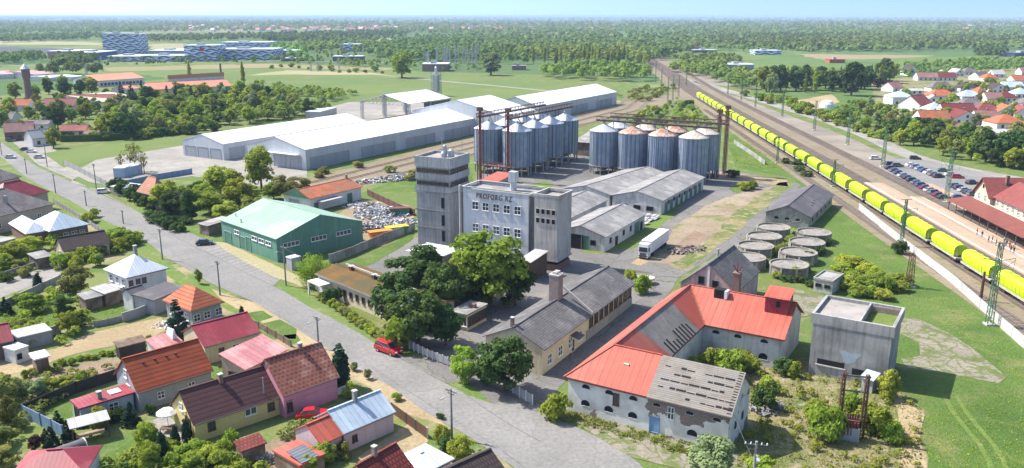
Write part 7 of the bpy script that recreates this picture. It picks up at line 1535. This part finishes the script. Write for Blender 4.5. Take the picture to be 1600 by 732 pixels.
block('brick_house', 'brick substation house among far pylons', 660, 700, 112, 101, 24, 'brick', 'white_paint'); block('hall_building', 'long white warehouse roof beyond the tracks at right', 1135, 1178, 110, 102, 26, 'plaster_grey', 'white_paint'); block('hall_building', 'long red-roofed hall near the far tracks', 1060, 1095, 80, 74, 30, 'plaster_beige', 'roof_terracotta'); block('hall_building', 'small dark hall left of the far red roof', 1041, 1056, 79, 73, 20, 'dark_steel', 'roof_terracotta'); block('hall_building', 'low dark hall right of the far red roof', 1085, 1120, 83, 79, 20, 'dark_steel'); block('hall_building', 'blue-grey industrial hall beyond the poplar row', 1180, 1220, 86, 80, 30, 'wave_facade'); block('brick_house', 'small orange-roofed building behind the poplars', 1296, 1320, 99, 94, 14, 'tile_orange', 'tile_orange'); block('brick_house', 'small brown shed at the left end of the far shrubs', 800, 822, 110, 104, 12, 'brick', 'tar'); block('hall_building', 'dark blue solar field building at the far right', 1585, 1640, 90, 84, 40, 'solar', 'solar')
block('office_building', 'white housing block in the far right town', 1522, 1545, 42, 39.5, 60, 'plaster_white'); block('office_building', 'second white housing block in the far right town', 1555, 1572, 42, 39.5, 60, 'plaster_white')
# far villages: tiny houses
hp = []
for wm_, rm_ in (('plaster_white', 'roof_pink'), ('plaster_white', 'roof_terracotta'), ('plaster_cream', 'roof_greytile')):
    mb = MB(); mb.box(-9, 9, -6, 6, 0, 6); mb.m = 1; mb.face((-10, -7, 5.5), (10, -7, 5.5), (10, 0, 11), (-10, 0, 11)); mb.face((10, 7, 5.5), (-10, 7, 5.5), (-10, 0, 11), (10, 0, 11)); mb.m = 0; mb.face((9, -6, 6), (9, 6, 6), (9, 0, 10.7)); mb.face((-9, 6, 6), (-9, -6, 6), (-9, 0, 10.7)); hp.append(mb.mesh('far_house', [wm_, rm_]))
fr = random.Random(4)
for (x0, x1, y0, y1, n, lb) in [(215, 560, 39, 50, 95, 'tiny pale house in the distant village beyond the business park'), (560, 800, 41, 48, 45, 'tiny pale house in the distant village beyond the central woods'), (800, 960, 42, 50, 22, 'tiny pale house in the distant village above the poplars'), (1370, 1600, 36, 50, 36, 'tiny pale house in the distant town at far right')]:
    for i in range(n):
        p = G(fr.uniform(x0, x1), fr.uniform(y0, y1)); o = bpy.data.objects.new('far_house', fr.choice(hp)); C.objects.link(o); o.location = p; o.rotation_euler = (0, 0, fr.uniform(-.6, .6)); o.scale = (1, 1, 1.2); tag(o, lb, 'house', lb.replace('tiny pale house in', 'houses of'))
# far cars by the business park and substation masts
for i in range(34):
    p = G(fr.uniform(490, 615), fr.uniform(80, 92)); o = bpy.data.objects.new('young_tree', proto('round', i % 3, 1)[0]); C.objects.link(o); o.location = p; o.scale = (.5, .5, .7); tag(o, 'small young tree in the far parking rows', 'tree', 'young trees of the far car park')
for i in range(26):
    x, y = fr.uniform(650, 750), fr.uniform(96, 112); p = G(x, y); mb = MB(); h_ = fr.uniform(14, 26); lattice(mb, 1.6, .9, 0, h_, 6, .25, .16); mb.bar((-3, 0, h_ * .8), (3, 0, h_ * .8), .3); o = mb.build('substation_mast', 'steel'); o.location = p; tag(o, 'thin grey substation mast near the brick house on the far field', 'mast', 'masts of the far substation')
for x, yb, yt in ((486, 112, 95), (497, 112, 95), (530, 108, 92), (136, 122, 100), (160, 112, 88)):
    p = G(x, yb); h_ = hgt(x, yb, yt); mb = MB(); lattice(mb, 1.8, .8, 0, h_, 6, .22, .14); mb.bar((-3, 0, h_ * .85), (3, 0, h_ * .85), .25); o = mb.build('power_pylon', 'steel'); o.location = p; tag(o, 'thin grey power pylon standing on the far meadow', 'pylon', 'pylons on the far meadow')
# ================================================================ vegetation
T = tree
# factory side
T('lime', 765, 476, 356, 132, label='large bright green tree before the windows of the mill')
T('round', 722, 470, 388, 74, label='bright green tree just left of the largest one by the mill')
T('dark', 655, 470, 390, 100, 'left of the mill trees'); T('dark', 695, 492, 408, 80, 'below the mill'); T('dark', 618, 505, 424, 80, 'over the end of the moss roof'); T('dark', 655, 540, 446, 96, 'behind the factory gate'); T('dark', 697, 540, 472, 64, 'left of the gatehouse'); T('dark', 805, 478, 402, 66, 'at the right of the large mill tree'); T('dark', 742, 480, 408, 96, 'below the large mill tree'); T('dark', 627, 534, 470, 60, 'by the end of the moss-roofed building'); T('dark', 680, 470, 408, 60, 'behind the gatehouse group')
T('shrub', 620, 548, 496, 42, 'next to the factory gate pole'); T('darkshrub', 520, 474, 448, 30, 'at the porch of the moss-roofed building')
T('willow', 488, 447, 390, 60, label='bright round weeping willow at the corner of the green hall')
T('round', 409, 296, 226, 52, label='tall bright green tree standing before the long warehouses')
T('lime', 724, 598, 538, 50, label='yellow-green round tree at the factory entrance'); T('dark', 788, 612, 522, 94, label='wide dark tree at the front corner of the cream-yellow workshop'); T('dark', 757, 604, 556, 36, 'between the entrance tree and the workshop tree')
T('limeshrub', 868, 655, 612, 48, label='bright green bush at the left corner of the granary'); T('pale', 1112, 752, 682, 88, label='pale feathery green tree at the bottom edge before the granary')
for x, y, t_, w_ in ((1110, 578, 545, 44), (1140, 585, 546, 52), (1168, 580, 552, 40), (1085, 580, 558, 30), (1155, 570, 545, 34)): T('shrub', x, y, t_, w_, 'in the granary courtyard')
for x, y, t_, w_ in ((985, 446, 420, 24), (1002, 458, 430, 34)): T('shrub', x, y, t_, w_, 'by the concrete rings')
for x, y, t_, w_ in ((1290, 686, 628, 60), (1275, 660, 622, 40), (1366, 680, 632, 62), (1390, 690, 655, 40), (1330, 650, 608, 44)): T('limeshrub', x, y, t_, w_, 'around the rusty transformer')
T('shrub', 1386, 622, 580, 42, 'at the right foot of the concrete block')
T('darkshrub', 1225, 585, 558, 34, 'between granary and concrete block'); T('shrub', 1240, 590, 566, 26, 'between granary and concrete block')
T('darkshrub', 1192, 640, 600, 40, 'at the right gable of the granary'); T('shrub', 1200, 612, 588, 40, 'at the right gable of the granary'); T('limeshrub', 1190, 740, 712, 50, 'at the bottom right pole')
for x, y in ((1320, 415), (1338, 420), (1355, 428), (1372, 436), (1390, 444), (1330, 438), (1348, 446), (1366, 452), (1384, 458), (1402, 452), (1325, 455), (1340, 462), (1360, 466), (1410, 446), (1378, 470), (1315, 432)): T(rnd.choice(['limeshrub', 'shrub', 'limeshrub', 'shrub']), x + rnd.uniform(-4, 4), y + rnd.uniform(-3, 3), None, rnd.uniform(26, 38), 'right of the concrete hut', Hm=rnd.uniform(2.0, 3.4))
for x, y in ((1222, 395), (1210, 400), (1200, 416), (1190, 420), (1265, 408), (1280, 400), (1260, 425), (1240, 435), (1215, 435), (1228, 440), (1250, 442), (1245, 370), (1236, 384), (1290, 384), (1265, 448)): T(rnd.choice(['shrub', 'darkshrub']), x, y, None, rnd.uniform(16, 26), 'growing between the round concrete tanks', Hm=rnd.uniform(1.5, 2.8))
for x, y in ((1250, 268), (1260, 276), (1245, 258), (1228, 256)): T('darkshrub', x, y, None, rnd.uniform(14, 22), 'by the rail fence behind the stone barn', Hm=2.4)
T('darkshrub', 1405, 397, 372, 24, label='dark green shrub at the rail fence near the train mast'); T('shrub', 1162, 298, 284, 22, 'on the dirt lane past the truck'); T('shrub', 1175, 296, 282, 20, 'on the dirt lane past the truck'); T('darkshrub', 1145, 278, 264, 22, 'at the elevator tower foot')
for i, x in enumerate(range(505, 612, 8)): T(rnd.choice(['oliveshrub', 'oliveshrub', 'shrub']), x, 468 + (x - 505) * .70, None, 22, 'along the street hedge before the moss roof', Hm=1.6)
for x, y in ((735, 190), (742, 200)): pass
# trees behind the green hall and along the street
for k_, x, y, t_, w_ in (('round', 255, 328, 276, 48), ('dark', 268, 336, 300, 40), ('round', 345, 306, 258, 56), ('olive', 365, 302, 268, 44), ('round', 375, 330, 272, 50), ('lime', 392, 316, 288, 38), ('olive', 448, 312, 272, 46), ('lime', 428, 312, 284, 36), ('round', 318, 318, 286, 44), ('dark', 300, 345, 298, 34), ('round', 330, 335, 300, 50), ('round', 350, 345, 312, 46), ('olive', 395, 340, 306, 40), ('dark', 312, 306, 282, 34), ('round', 290, 322, 290, 30), ('olive', 472, 300, 276, 30)): T(k_, x, y, t_, w_, 'between the street and the green hall')
for x, y in ((178, 300), (190, 306), (203, 314), (216, 321), (228, 326), (196, 300), (210, 306), (222, 312), (236, 318), (186, 296), (240, 334)): T('dark', x, y, None, 22, 'in the street-side row below the yard wall', Hm=4.2)
for x, y in ((242, 348), (254, 352), (266, 358), (278, 362), (250, 342), (270, 350), (290, 350), (236, 340)): T('darkshrub', x, y, None, 26, 'in the round-topped hedge by the street', Hm=2.6)
for x, y, t_ in ((190, 270, 236), (205, 268, 222), (212, 270, 214), (222, 268, 225), (226, 272, 240)): T('bare', x, y, t_, 16, 'standing on the pale concrete yard')
for x, y in ((500, 278), (507, 272), (560, 262), (610, 270), (640, 282), (648, 275)): T('oliveshrub', x, y, None, 20, 'beside the warehouse sidings', Hm=2.6)
# village gardens
T('olive', 120, 464, 416, 54, label='rounded olive-green tree in the garden before the white pyramid roof'); T('spruce', 279, 528, 464, 48, label='large dark spruce before the orange hip roof'); T('cypress', 533, 606, 534, 32, label='tall dark cypress at the right end of the pink house')
for x, y, t_ in ((235, 714, 684), (255, 717, 672), (275, 696, 662), (292, 690, 652)): T('cypress', x, y, t_, (y - t_) * .42, 'near the parasol terrace')
T('lime', 228, 706, 658, 44, label='bright yellow-green round tree by the parasol terrace'); T('round', 235, 735, 690, 40, 'near the lower lawn'); T('limeshrub', 362, 697, 668, 26, 'at the wall of the yellow house')
for x, y, w_ in ((290, 722, 40), (310, 716, 40), (330, 722, 40), (300, 735, 50), (345, 730, 36), (270, 735, 40), (352, 712, 26)): T('shrub', x, y, None, w_, 'below the yellow house', Hm=2.4)
T('round', 505, 726, 690, 46, label='leafy garden tree beside the annex with the red sheet roof'); T('round', 482, 738, 702, 40, label='low leafy tree at the bottom edge below the red annex'); T('oliveshrub', 535, 715, 690, 30, 'beside the red annex'); T('round', 719, 722, 680, 48, label='dense round tree at the street corner by the bottom edge'); T('shrub', 692, 692, 664, 30, 'near the street fence at the bottom')
T('dark', 700, 715, 682, 30, 'behind the dense street-corner tree')
for x, y, t_ in ((554, 580, 566), (575, 593, 576)): T('pale', x, y, t_, 15, 'on the paved verge by the cypress')
T('round', 311, 444, 418, 13, label='small clipped tree on the verge by the orange hip roof'); T('cypress', 378, 492, 477, 8, label='small clipped conifer at the corner of the crimson roof'); T('shrub', 548, 622, 598, 26, 'at the street end of the pink house'); T('shrub', 620, 626, 614, 18, 'on the verge before the metal-roofed house'); T('darkshrub', 688, 655, 645, 14, 'on the verge before the metal-roofed house')
T('darkshrub', 332, 562, 540, 20, 'in the crimson house courtyard'); T('darkshrub', 375, 550, 534, 14, 'in the crimson house courtyard'); T('darkshrub', 350, 560, 548, 10, 'in the crimson house courtyard')
for x, y, t_, w_, k_ in ((92, 672, 640, 26, 'spruce'), (108, 688, 655, 26, 'spruce'), (82, 700, 664, 28, 'spruce'), (128, 668, 650, 20, 'spruce'), (160, 668, 634, 34, 'shrub'), (178, 660, 638, 22, 'darkshrub'), (205, 664, 626, 34, 'spruce'), (190, 656, 636, 22, 'darkshrub'), (56, 706, 680, 22, 'purple'), (236, 648, 630, 18, 'darkshrub'), (72, 690, 668, 20, 'spruce')): T(k_, x, y, t_, w_, 'in the garden of the flat crimson annex')
for x, y, t_, w_, k_ in ((55, 488, 455, 40, 'round'), (10, 492, 462, 24, 'spruce'), (38, 478, 462, 24, 'darkshrub'), (105, 500, 462, 34, 'dark'), (108, 520, 480, 34, 'round'), (125, 512, 488, 26, 'dark'), (38, 515, 500, 30, 'oliveshrub'), (55, 518, 505, 24, 'oliveshrub'), (20, 512, 498, 26, 'shrub')): T(k_, x, y, t_, w_, 'on the left lawn with the grey garage')
for x, y, w_ in ((95, 418, 30), (112, 414, 32), (128, 408, 32), (145, 404, 32), (160, 398, 30), (175, 394, 30), (190, 390, 30), (205, 384, 30), (214, 378, 26), (120, 422, 26), (150, 416, 24)): T(rnd.choice(['shrub', 'shrub', 'limeshrub']), x, y, None, w_, 'in the long hedge beside the dark brown roof', Hm=3.2)
for x, y, t_, w_, k_ in ((20, 410, 378, 50, 'round'), (45, 400, 372, 40, 'lime'), (5, 420, 395, 34, 'round'), (60, 392, 366, 30, 'round'), (30, 424, 405, 24, 'olive'), (86, 380, 360, 30, 'limeshrub'), (112, 372, 358, 22, 'limeshrub'), (178, 378, 356, 28, 'round'), (194, 380, 350, 34, 'round'), (140, 348, 332, 26, 'shrub'), (148, 340, 324, 20, 'limeshrub'), (60, 452, 425, 14, 'cypress'), (10, 440, 424, 26, 'darkshrub'), (40, 432, 415, 24, 'oliveshrub')): T(k_, x, y, t_, w_, 'in the gardens left of the street corner')
for x, y, t_, w_ in ((5, 640, 585, 50), (30, 625, 590, 36), (15, 668, 620, 34), (62, 622, 592, 34), (75, 612, 590, 26), (105, 610, 585, 36), (130, 600, 578, 24), (2, 700, 660, 40), (5, 735, 700, 50), (150, 600, 580, 18)): T(rnd.choice(['pale', 'olive', 'round']), x, y, t_, w_, 'in the orchard at the left edge')
for x in range(40, 235, 12): T('shrub', x + rnd.uniform(-3, 3), 600 - x * .27 + rnd.uniform(-3, 3), None, 14, 'along the garden bed row', Hm=rnd.uniform(.8, 1.5))
woods('undergrowth', [(0, 470), (110, 440), (150, 470), (135, 520), (100, 545), (0, 560)], 70, (.8, 2.4), 'leaf_round', 301, 50, 'low garden plants on the left lawns', .6)
woods('undergrowth', [(0, 590), (190, 570), (60, 650), (0, 720)], 110, (.6, 1.8), 'leaf_olive', 302, 40, 'low garden plants between the orchard and the soil bed', .6)
woods('undergrowth', [(130, 735), (240, 700), (420, 700), (430, 735), (300, 760)], 90, (.6, 1.8), 'leaf_round', 303, 50, 'low garden plants below the yellow house', .6)
woods('undergrowth', [(420, 690), (470, 660), (525, 662), (470, 690)], 30, (.4, 1.4), 'leaf_olive', 304, 40, 'low plants in the yard by the red parked car', .6)
woods('undergrowth', [(1150, 565), (1265, 575), (1400, 610), (1438, 650), (1435, 740), (1150, 740), (1185, 650)], 150, (.4, 1.4), 'leaf_round', 305, 40, 'rough low bushes scattered over the weedy lot at lower right', .6)
woods('undergrowth', [(0, 385), (200, 370), (215, 390), (90, 425), (0, 430)], 70, (.8, 2.4), 'leaf_round', 306, 50, 'low plants in the gardens by the dark brown roof', .6)
woods('undergrowth', [(890, 652), (1120, 712), (1100, 722), (900, 668)], 50, (.2, .6), 'leaf_olive', 307, 40, 'weeds sprouting in the cracked paving before the granary', .7)
woods('woodland', [(150, 98), (420, 95), (470, 98), (300, 103), (150, 106)], 45, (4, 9), 'leaf_far', 308, 50, 'scattered far trees along the road before the business park')
woods('woodland', [(420, 96), (640, 92), (640, 104), (560, 108), (430, 102)], 70, (4, 9), 'leaf_far_bright', 309, 50, 'scattered light trees around the far parking rows')
patch('field', [(160, 106), (420, 100), (620, 107), (600, 110), (420, 106), (170, 112)], 'field_brown', .034, 3)
patch('field', [(385, 118), (450, 110), (560, 113), (610, 117), (500, 117)], 'field_pale', .036, 3)
# middle distance: each tree its own
woods('undergrowth', [(165, 220), (185, 185), (240, 158), (300, 148), (390, 146), (470, 165), (515, 176), (490, 184), (420, 190), (340, 200), (285, 208), (215, 214)], 420, (4, 9), 'leaf_far_bright', 91, 60, 'bright mixed bushes filling the wood left of the warehouses', .5)
scatter([(160, 222), (175, 190), (235, 160), (290, 150), (380, 145), (470, 165), (510, 175), (490, 186), (420, 190), (340, 200), (285, 208), (215, 215)], 56, ['round', 'lime', 'lime', 'pale', 'olive', 'round', 'dark'], (9, 14), 'in the leafy wood left of the warehouses', 15, None, 1)
scatter([(0, 200), (0, 165), (60, 160), (160, 150), (230, 158), (180, 190), (100, 205), (60, 200)], 26, ['round', 'dark', 'olive', 'lime'], (7, 12), 'around the brick water tower', 15, None, 2)
scatter([(10, 150), (130, 128), (160, 150), (100, 158), (20, 160)], 9, ['dark', 'round'], (10, 15), 'behind the brick water tower', 14, None, 3)
woods('woodland', [(60, 118), (150, 112), (160, 120), (80, 124)], 16, (9, 14), 'leaf_far', 92, 90, 'clump of green trees beyond the far left halls', .36)
for x in (190, 205, 222, 262, 276, 300, 320, 372, 380, 440): T('spruce', x, 158 + (x > 350) * 12 - (x < 230) * 8, None, None, 'beside the terracotta-roofed halls', Hm=11)
T('poplar', 297, 130, None, None, 'behind the terracotta roofs', Hm=20); T('poplar', 380, 138, None, None, 'at the end of the terracotta roofs', Hm=22)
scatter([(85, 216), (240, 212), (340, 198), (345, 204), (240, 218), (90, 224)], 22, ['shrub', 'darkshrub'], (3, 6), 'along the hedge of the small lawn', 9, None, 4)
T('round', 84, 232, 192, 24, label='rounded green tree beside the whitish-roofed house on the far street')
T('round', 628, 122, 80, 38, label='large lone round tree on the far meadow'); T('pale', 767, 118, 84, 36, label='pale blue-green lone tree right of the substation')
woods('woodland', [(835, 122), (880, 106), (960, 104), (1010, 118), (1015, 128), (960, 128), (900, 126)], 90, (8, 14), 'leaf_far_bright', 93, 70, 'bushy green wood left of the far railway curve', .42)
scatter([(700, 92), (800, 86), (905, 92), (985, 96), (985, 104), (900, 108), (800, 96)], 46, ['poplar'], (16, 24), 'in the tall grove behind the meadow', 8, None, 6)
scatter([(1185, 138), (1260, 132), (1330, 134), (1390, 126), (1392, 134), (1330, 146), (1200, 146)], 36, ['poplar', 'round', 'round', 'dark'], (15, 20), 'in the tall row behind the rail yard', 8, None, 7)
T('dark', 1330, 150, 96, 44, 'right of the tall poplar row'); T('dark', 1380, 130, 88, 30, 'left of the right-hand village'); T('dark', 1345, 140, 100, 40, 'right of the tall poplar row'); T('purple', 1372, 138, 122, 20, label='dark purple tree before the first village houses'); T('purple', 1388, 138, 124, 16, label='second purple tree right beside the first one'); T('pale', 1205, 150, 112, 24, label='pale grey-green tree at the left of the poplar row'); T('pale', 1244, 140, 118, 18, 'below the poplar row')
woods('woodland', [(1070, 112), (1135, 106), (1160, 128), (1180, 142), (1150, 138), (1110, 128)], 70, (7, 11), 'leaf_far_bright', 94, 70, 'bushy bright wood right of the far railway curve', .42)
scatter([(1150, 148), (1200, 150), (1240, 160), (1300, 185), (1340, 205), (1400, 225), (1380, 222), (1300, 195), (1220, 168)], 26, ['limeshrub', 'shrub', 'shrub'], (3, 6), 'along the pale road by the rail yard', 11, None, 9)
scatter([(1300, 188), (1330, 165), (1380, 172), (1420, 195), (1480, 205), (1490, 232), (1420, 222), (1350, 205)], 30, ['round', 'lime', 'round', 'pale', 'olive'], (5, 9), 'between the pale road and the village', 13, None, 10)
scatter([(1450, 232), (1490, 205), (1600, 225), (1640, 240), (1620, 275), (1540, 262), (1480, 252)], 24, ['dark', 'round', 'lime', 'olive', 'round'], (6, 11), 'behind the station car park', 17, None, 11)
scatter([(1400, 150), (1600, 130), (1600, 200), (1420, 190)], 44, ['round', 'olive', 'shrub', 'shrub'], (4, 8), 'among the right-hand village houses', 11, None, 12)
woods('woodland', [(1400, 116), (1600, 102), (1600, 110), (1410, 122)], 110, (4, 8), 'leaf_far_bright', 95, 50, 'green trees along the far edge of the right-hand village', .45)
scatter([(975, 205), (1000, 178), (1060, 160), (1085, 170), (1095, 190), (1000, 205), (925, 215)], 34, ['shrub', 'limeshrub', 'darkshrub', 'round'], (2.5, 5), 'behind the silos', 10, None, 14)
scatter([(1000, 142), (1040, 132), (1060, 140), (1010, 160), (985, 155)], 12, ['oliveshrub', 'shrub'], (2, 4), 'on the rough ground beyond the warehouses', 10, None, 15)
woods('undergrowth', [(560, 148), (430, 140), (400, 150), (520, 160)], 60, (3, 7), 'leaf_far_bright', 96, 60, 'bushes along the meadow edge behind the warehouses', .5)
scatter([(420, 108), (440, 104), (600, 112), (610, 118), (480, 112)], 14, ['shrub', 'limeshrub'], (3, 6), 'on the far meadow path', 10, None, 17)
woods('undergrowth', [(570, 98), (760, 102), (750, 114), (590, 112)], 40, (4, 8), 'leaf_far_bright', 97, 60, 'bushes around the far substation', .45)
scatter([(1500, 222), (1600, 242), (1600, 262), (1540, 258)], 6, ['dark', 'dark'], (11, 14), 'right behind the station', 22, None, 19)
scatter([(1380, 212), (1440, 205), (1470, 225), (1440, 235), (1400, 228)], 12, ['round', 'dark'], (8, 11), 'above the car park bend', 15, None, 20)
# far woods as masses
wz = 100
woods('woodland', [(470, 66), (620, 60), (760, 66), (760, 92), (600, 92), (560, 84)], 420, (8, 15), 'leaf_far', 210, 24, 'patchy far woodland between the business park and the substation')
woods('undergrowth', [(400, 128), (470, 142), (560, 150), (530, 158), (440, 150), (390, 140)], 90, (2, 6), 'leaf_far_bright', 211, 50, 'bushy strip at the near edge of the meadow', .55)
woods('undergrowth', [(980, 205), (1000, 176), (1060, 156), (1090, 165), (1110, 200), (1020, 212)], 130, (1, 4), 'leaf_far_bright', 212, 50, 'bright scrub behind the silos', .6)
woods('undergrowth', [(960, 150), (1010, 140), (1050, 132), (1060, 142), (1000, 165)], 60, (1, 4), 'leaf_olive', 213, 40, 'olive scrub on the rough ground beyond the warehouses', .6)
woods('woodland', [(1100, 80), (1200, 84), (1600, 80), (1600, 60), (1300, 56), (1100, 58)], 900, (8, 14), 'leaf_far', 201, 16, 'broad belt of far woods beyond the brown field at right')
woods('woodland', [(560, 84), (700, 74), (850, 90), (820, 104), (760, 100), (640, 98)], 260, (8, 15), 'leaf_far_bright', 202, 30, 'light green woodland behind the far substation')
woods('woodland', [(1100, 122), (1180, 112), (1280, 116), (1300, 130), (1190, 138), (1120, 128)], 60, (6, 10), 'leaf_far_bright', 203, 60, 'low bright woodland around the long white far warehouse')
woods('undergrowth', [(1290, 180), (1330, 160), (1400, 172), (1480, 200), (1490, 228), (1420, 218), (1350, 200)], 150, (2, 4.5), 'leaf_far_bright', 204, 70, 'thick bushes between pale road and village', .5)
woods('undergrowth', [(1450, 232), (1490, 205), (1640, 235), (1620, 268), (1540, 258), (1480, 248)], 90, (2, 4.5), 'leaf_round', 205, 90, 'thick bushes behind the station car park', .5)
woods('undergrowth', [(0, 205), (0, 165), (60, 160), (160, 152), (180, 190), (100, 205)], 80, (2, 5), 'leaf_far_bright', 206, 60, 'bushes filling the gardens around the brick water tower', .5)
wz = 0
for P, n, hr, m_, q_ in [
    ([(0, 60), (160, 56), (160, 63), (0, 68)], 260, (9, 15), 'leaf_far', 18), ([(215, 62), (310, 58), (420, 56), (420, 62), (310, 66), (220, 68)], 240, (9, 15), 'leaf_far', 18),
    ([(410, 56), (620, 50), (640, 58), (500, 70), (410, 66)], 460, (9, 16), 'leaf_far', 18), ([(470, 70), (560, 66), (600, 76), (480, 84)], 130, (8, 14), 'leaf_far_bright', 18),
    ([(580, 78), (640, 62), (760, 60), (720, 98), (640, 96), (590, 90)], 360, (9, 16), 'leaf_far', 22), ([(640, 60), (900, 54), (1100, 58), (1110, 74), (1030, 96), (960, 90), (760, 80)], 1000, (9, 17), 'leaf_far', 18),
    ([(800, 92), (880, 80), (1010, 84), (1010, 104), (900, 100)], 240, (10, 17), 'leaf_far_bright', 24), ([(1040, 70), (1100, 58), (1300, 56), (1600, 62), (1600, 76), (1300, 82), (1180, 78)], 1100, (9, 15), 'leaf_far', 16),
    ([(1280, 62), (1460, 60), (1440, 70), (1300, 74)], 240, (9, 15), 'leaf_far', 18), ([(1520, 86), (1570, 80), (1572, 88), (1524, 92)], 60, (8, 12), 'leaf_far', 20),
    ([(1040, 112), (1100, 100), (1135, 104), (1140, 118), (1090, 120)], 130, (6, 11), 'leaf_far_bright', 26), ([(0, 42), (200, 40), (600, 38), (600, 46), (200, 52), (0, 54)], 900, (10, 18), 'leaf_far', 10),
    ([(600, 40), (1000, 40), (1600, 44), (1600, 58), (1000, 56), (600, 54)], 1900, (10, 18), 'leaf_far', 10), ([(-50, 31), (1650, 31), (1650, 43), (-50, 43)], 3600, (12, 24), 'leaf_far', 8), ([(-50, 27.4), (1650, 27.4), (1650, 31), (-50, 31)], 2600, (16, 34), 'leaf_far', 6),
    ([(0, 92), (60, 88), (70, 96), (0, 104)], 60, (8, 12), 'leaf_far', 22), ([(80, 96), (150, 92), (150, 102), (90, 108)], 80, (8, 13), 'leaf_far', 22), ([(420, 78), (470, 72), (480, 96), (430, 92)], 70, (9, 14), 'leaf_far_bright', 24), ([(1410, 104), (1600, 96), (1600, 104), (1420, 112)], 160, (5, 9), 'leaf_far_bright', 22), ([(1040, 96), (1110, 90), (1180, 96), (1130, 104)], 110, (6, 10), 'leaf_far', 20)]:
    wz += 1; woods('woodland', P, n, hr, m_, wz, q_, 'distant green woodland seen as one mass, far beyond the site' if wz not in (14, 15) else 'farthest strip of dark woodland along the horizon', .42 if wz not in (12, 13, 14, 15) else .85)
# grass tufts: rough growth on the weedy lots and verges
def tufts(name, P, n, h, m_, seed, lb):
    g = np.random.default_rng(seed); pts = []; xs = [p[0] for p in P]; ys = [p[1] for p in P]
    while len(pts) < n:
        x, y = g.uniform(min(xs), max(xs)), g.uniform(min(ys), max(ys))
        if inpoly(x, y, P) and mnoise.noise(Vector((x * .05, y * .09, seed))) + g.uniform(-.3, .3) > -.05: p = G(x, y); pts.append((p.x, p.y, 0))
    p = np.array(pts); k = len(p); a = g.normal(size=(k, 3)) * h * .6; a[:, 2] = np.abs(a[:, 2]) * .3; up = np.stack([g.normal(size=k) * h * .4, g.normal(size=k) * h * .4, h * (.5 + g.random(k))], 1); s = g.uniform(.5, 1.2, (k, 1))
    v = np.stack([p - a * s * .5, p + a * s * .5, p + (a * .3 + up) * s, p + (-a * .3 + up) * s], 1).reshape(-1, 3); o = bpy.data.objects.new(name, quads(name, v, m_)); C.objects.link(o); o['kind'] = 'stuff'; tag(o, lb, 'grass')
tufts('weeds', [(1150, 560), (1265, 565), (1400, 605), (1440, 640), (1440, 732), (1150, 732)], 6000, .25, 'leaf_olive', 1, 'rough weeds covering the lower right lot')
tufts('grass_tufts', [(1300, 360), (1345, 335), (1600, 560), (1600, 732), (1445, 732), (1440, 650), (1600, 600), (1440, 480), (1300, 440)], 5000, .16, 'leaf_lime', 2, 'lush grass tufts on the green field by the rail fence')
tufts('weeds', [(838, 630), (890, 640), (1140, 705), (1100, 720), (930, 670)], 2600, .3, 'leaf_olive', 4, 'weeds in the cracked paving before the granary')
tufts('grass_tufts', [(1130, 180), (1185, 235), (1250, 268), (1150, 262)], 2600, .3, 'leaf_lime', 5, 'grass tufts between silos and railway')
tufts('grass_tufts', [(0, 480), (80, 466), (206, 480), (190, 500), (96, 518), (-40, 520)], 2500, .2, 'leaf_lime', 6, 'uneven lawn grass in the left gardens')
# ================================================================ air
mb = MB(); mb.box(-61000, 61000, -2100, 61000, -1, 62); hz = mb.build('haze', 'steel'); hz['kind'] = 'stuff'; tag(hz, 'thin pale haze in the air over the far land', 'haze')
q = NB('haze_air'); vt = q.n('VolumePrincipled'); vt.inputs['Color'].default_value = (.52, .70, .95, 1); vt.inputs['Density'].default_value = HAZE; vt.inputs['Anisotropy'].default_value = .0; q.t.nodes.remove(q.b); q.l(vt.outputs[0], q.t.nodes['Material Output'].inputs['Volume']); hz.data.materials.clear(); hz.data.materials.append(q.m)
if HAZE <= 0: bpy.data.objects.remove(hz)
# ================================================================ labels that single out
from collections import defaultdict
grp = defaultdict(list)
for o in C.objects:
    if o.parent is None and o.get('label') and len(o['label'].split()) > 16: print('LONG', len(o['label'].split()), o['label'])
bpy.context.view_layer.update()
for o in C.objects:
    if o.parent is None and o.get('label') and o.get('category') and not o.get('kind'): grp[o['label']].append(o)
for lb, os_ in grp.items():
    if len(os_) == 1 or lb.startswith(('tiny pale house', 'small young tree', 'thin grey')): continue
    os_.sort(key=lambda o: PX(o.location)[0])
    for i, o in enumerate(os_):
        base = ' '.join(lb.split()[:12]); o['label'] = base + ', ' + ordn(i + 1) + ' from left'
        if not o.get('group'): o['group'] = lb + 's'
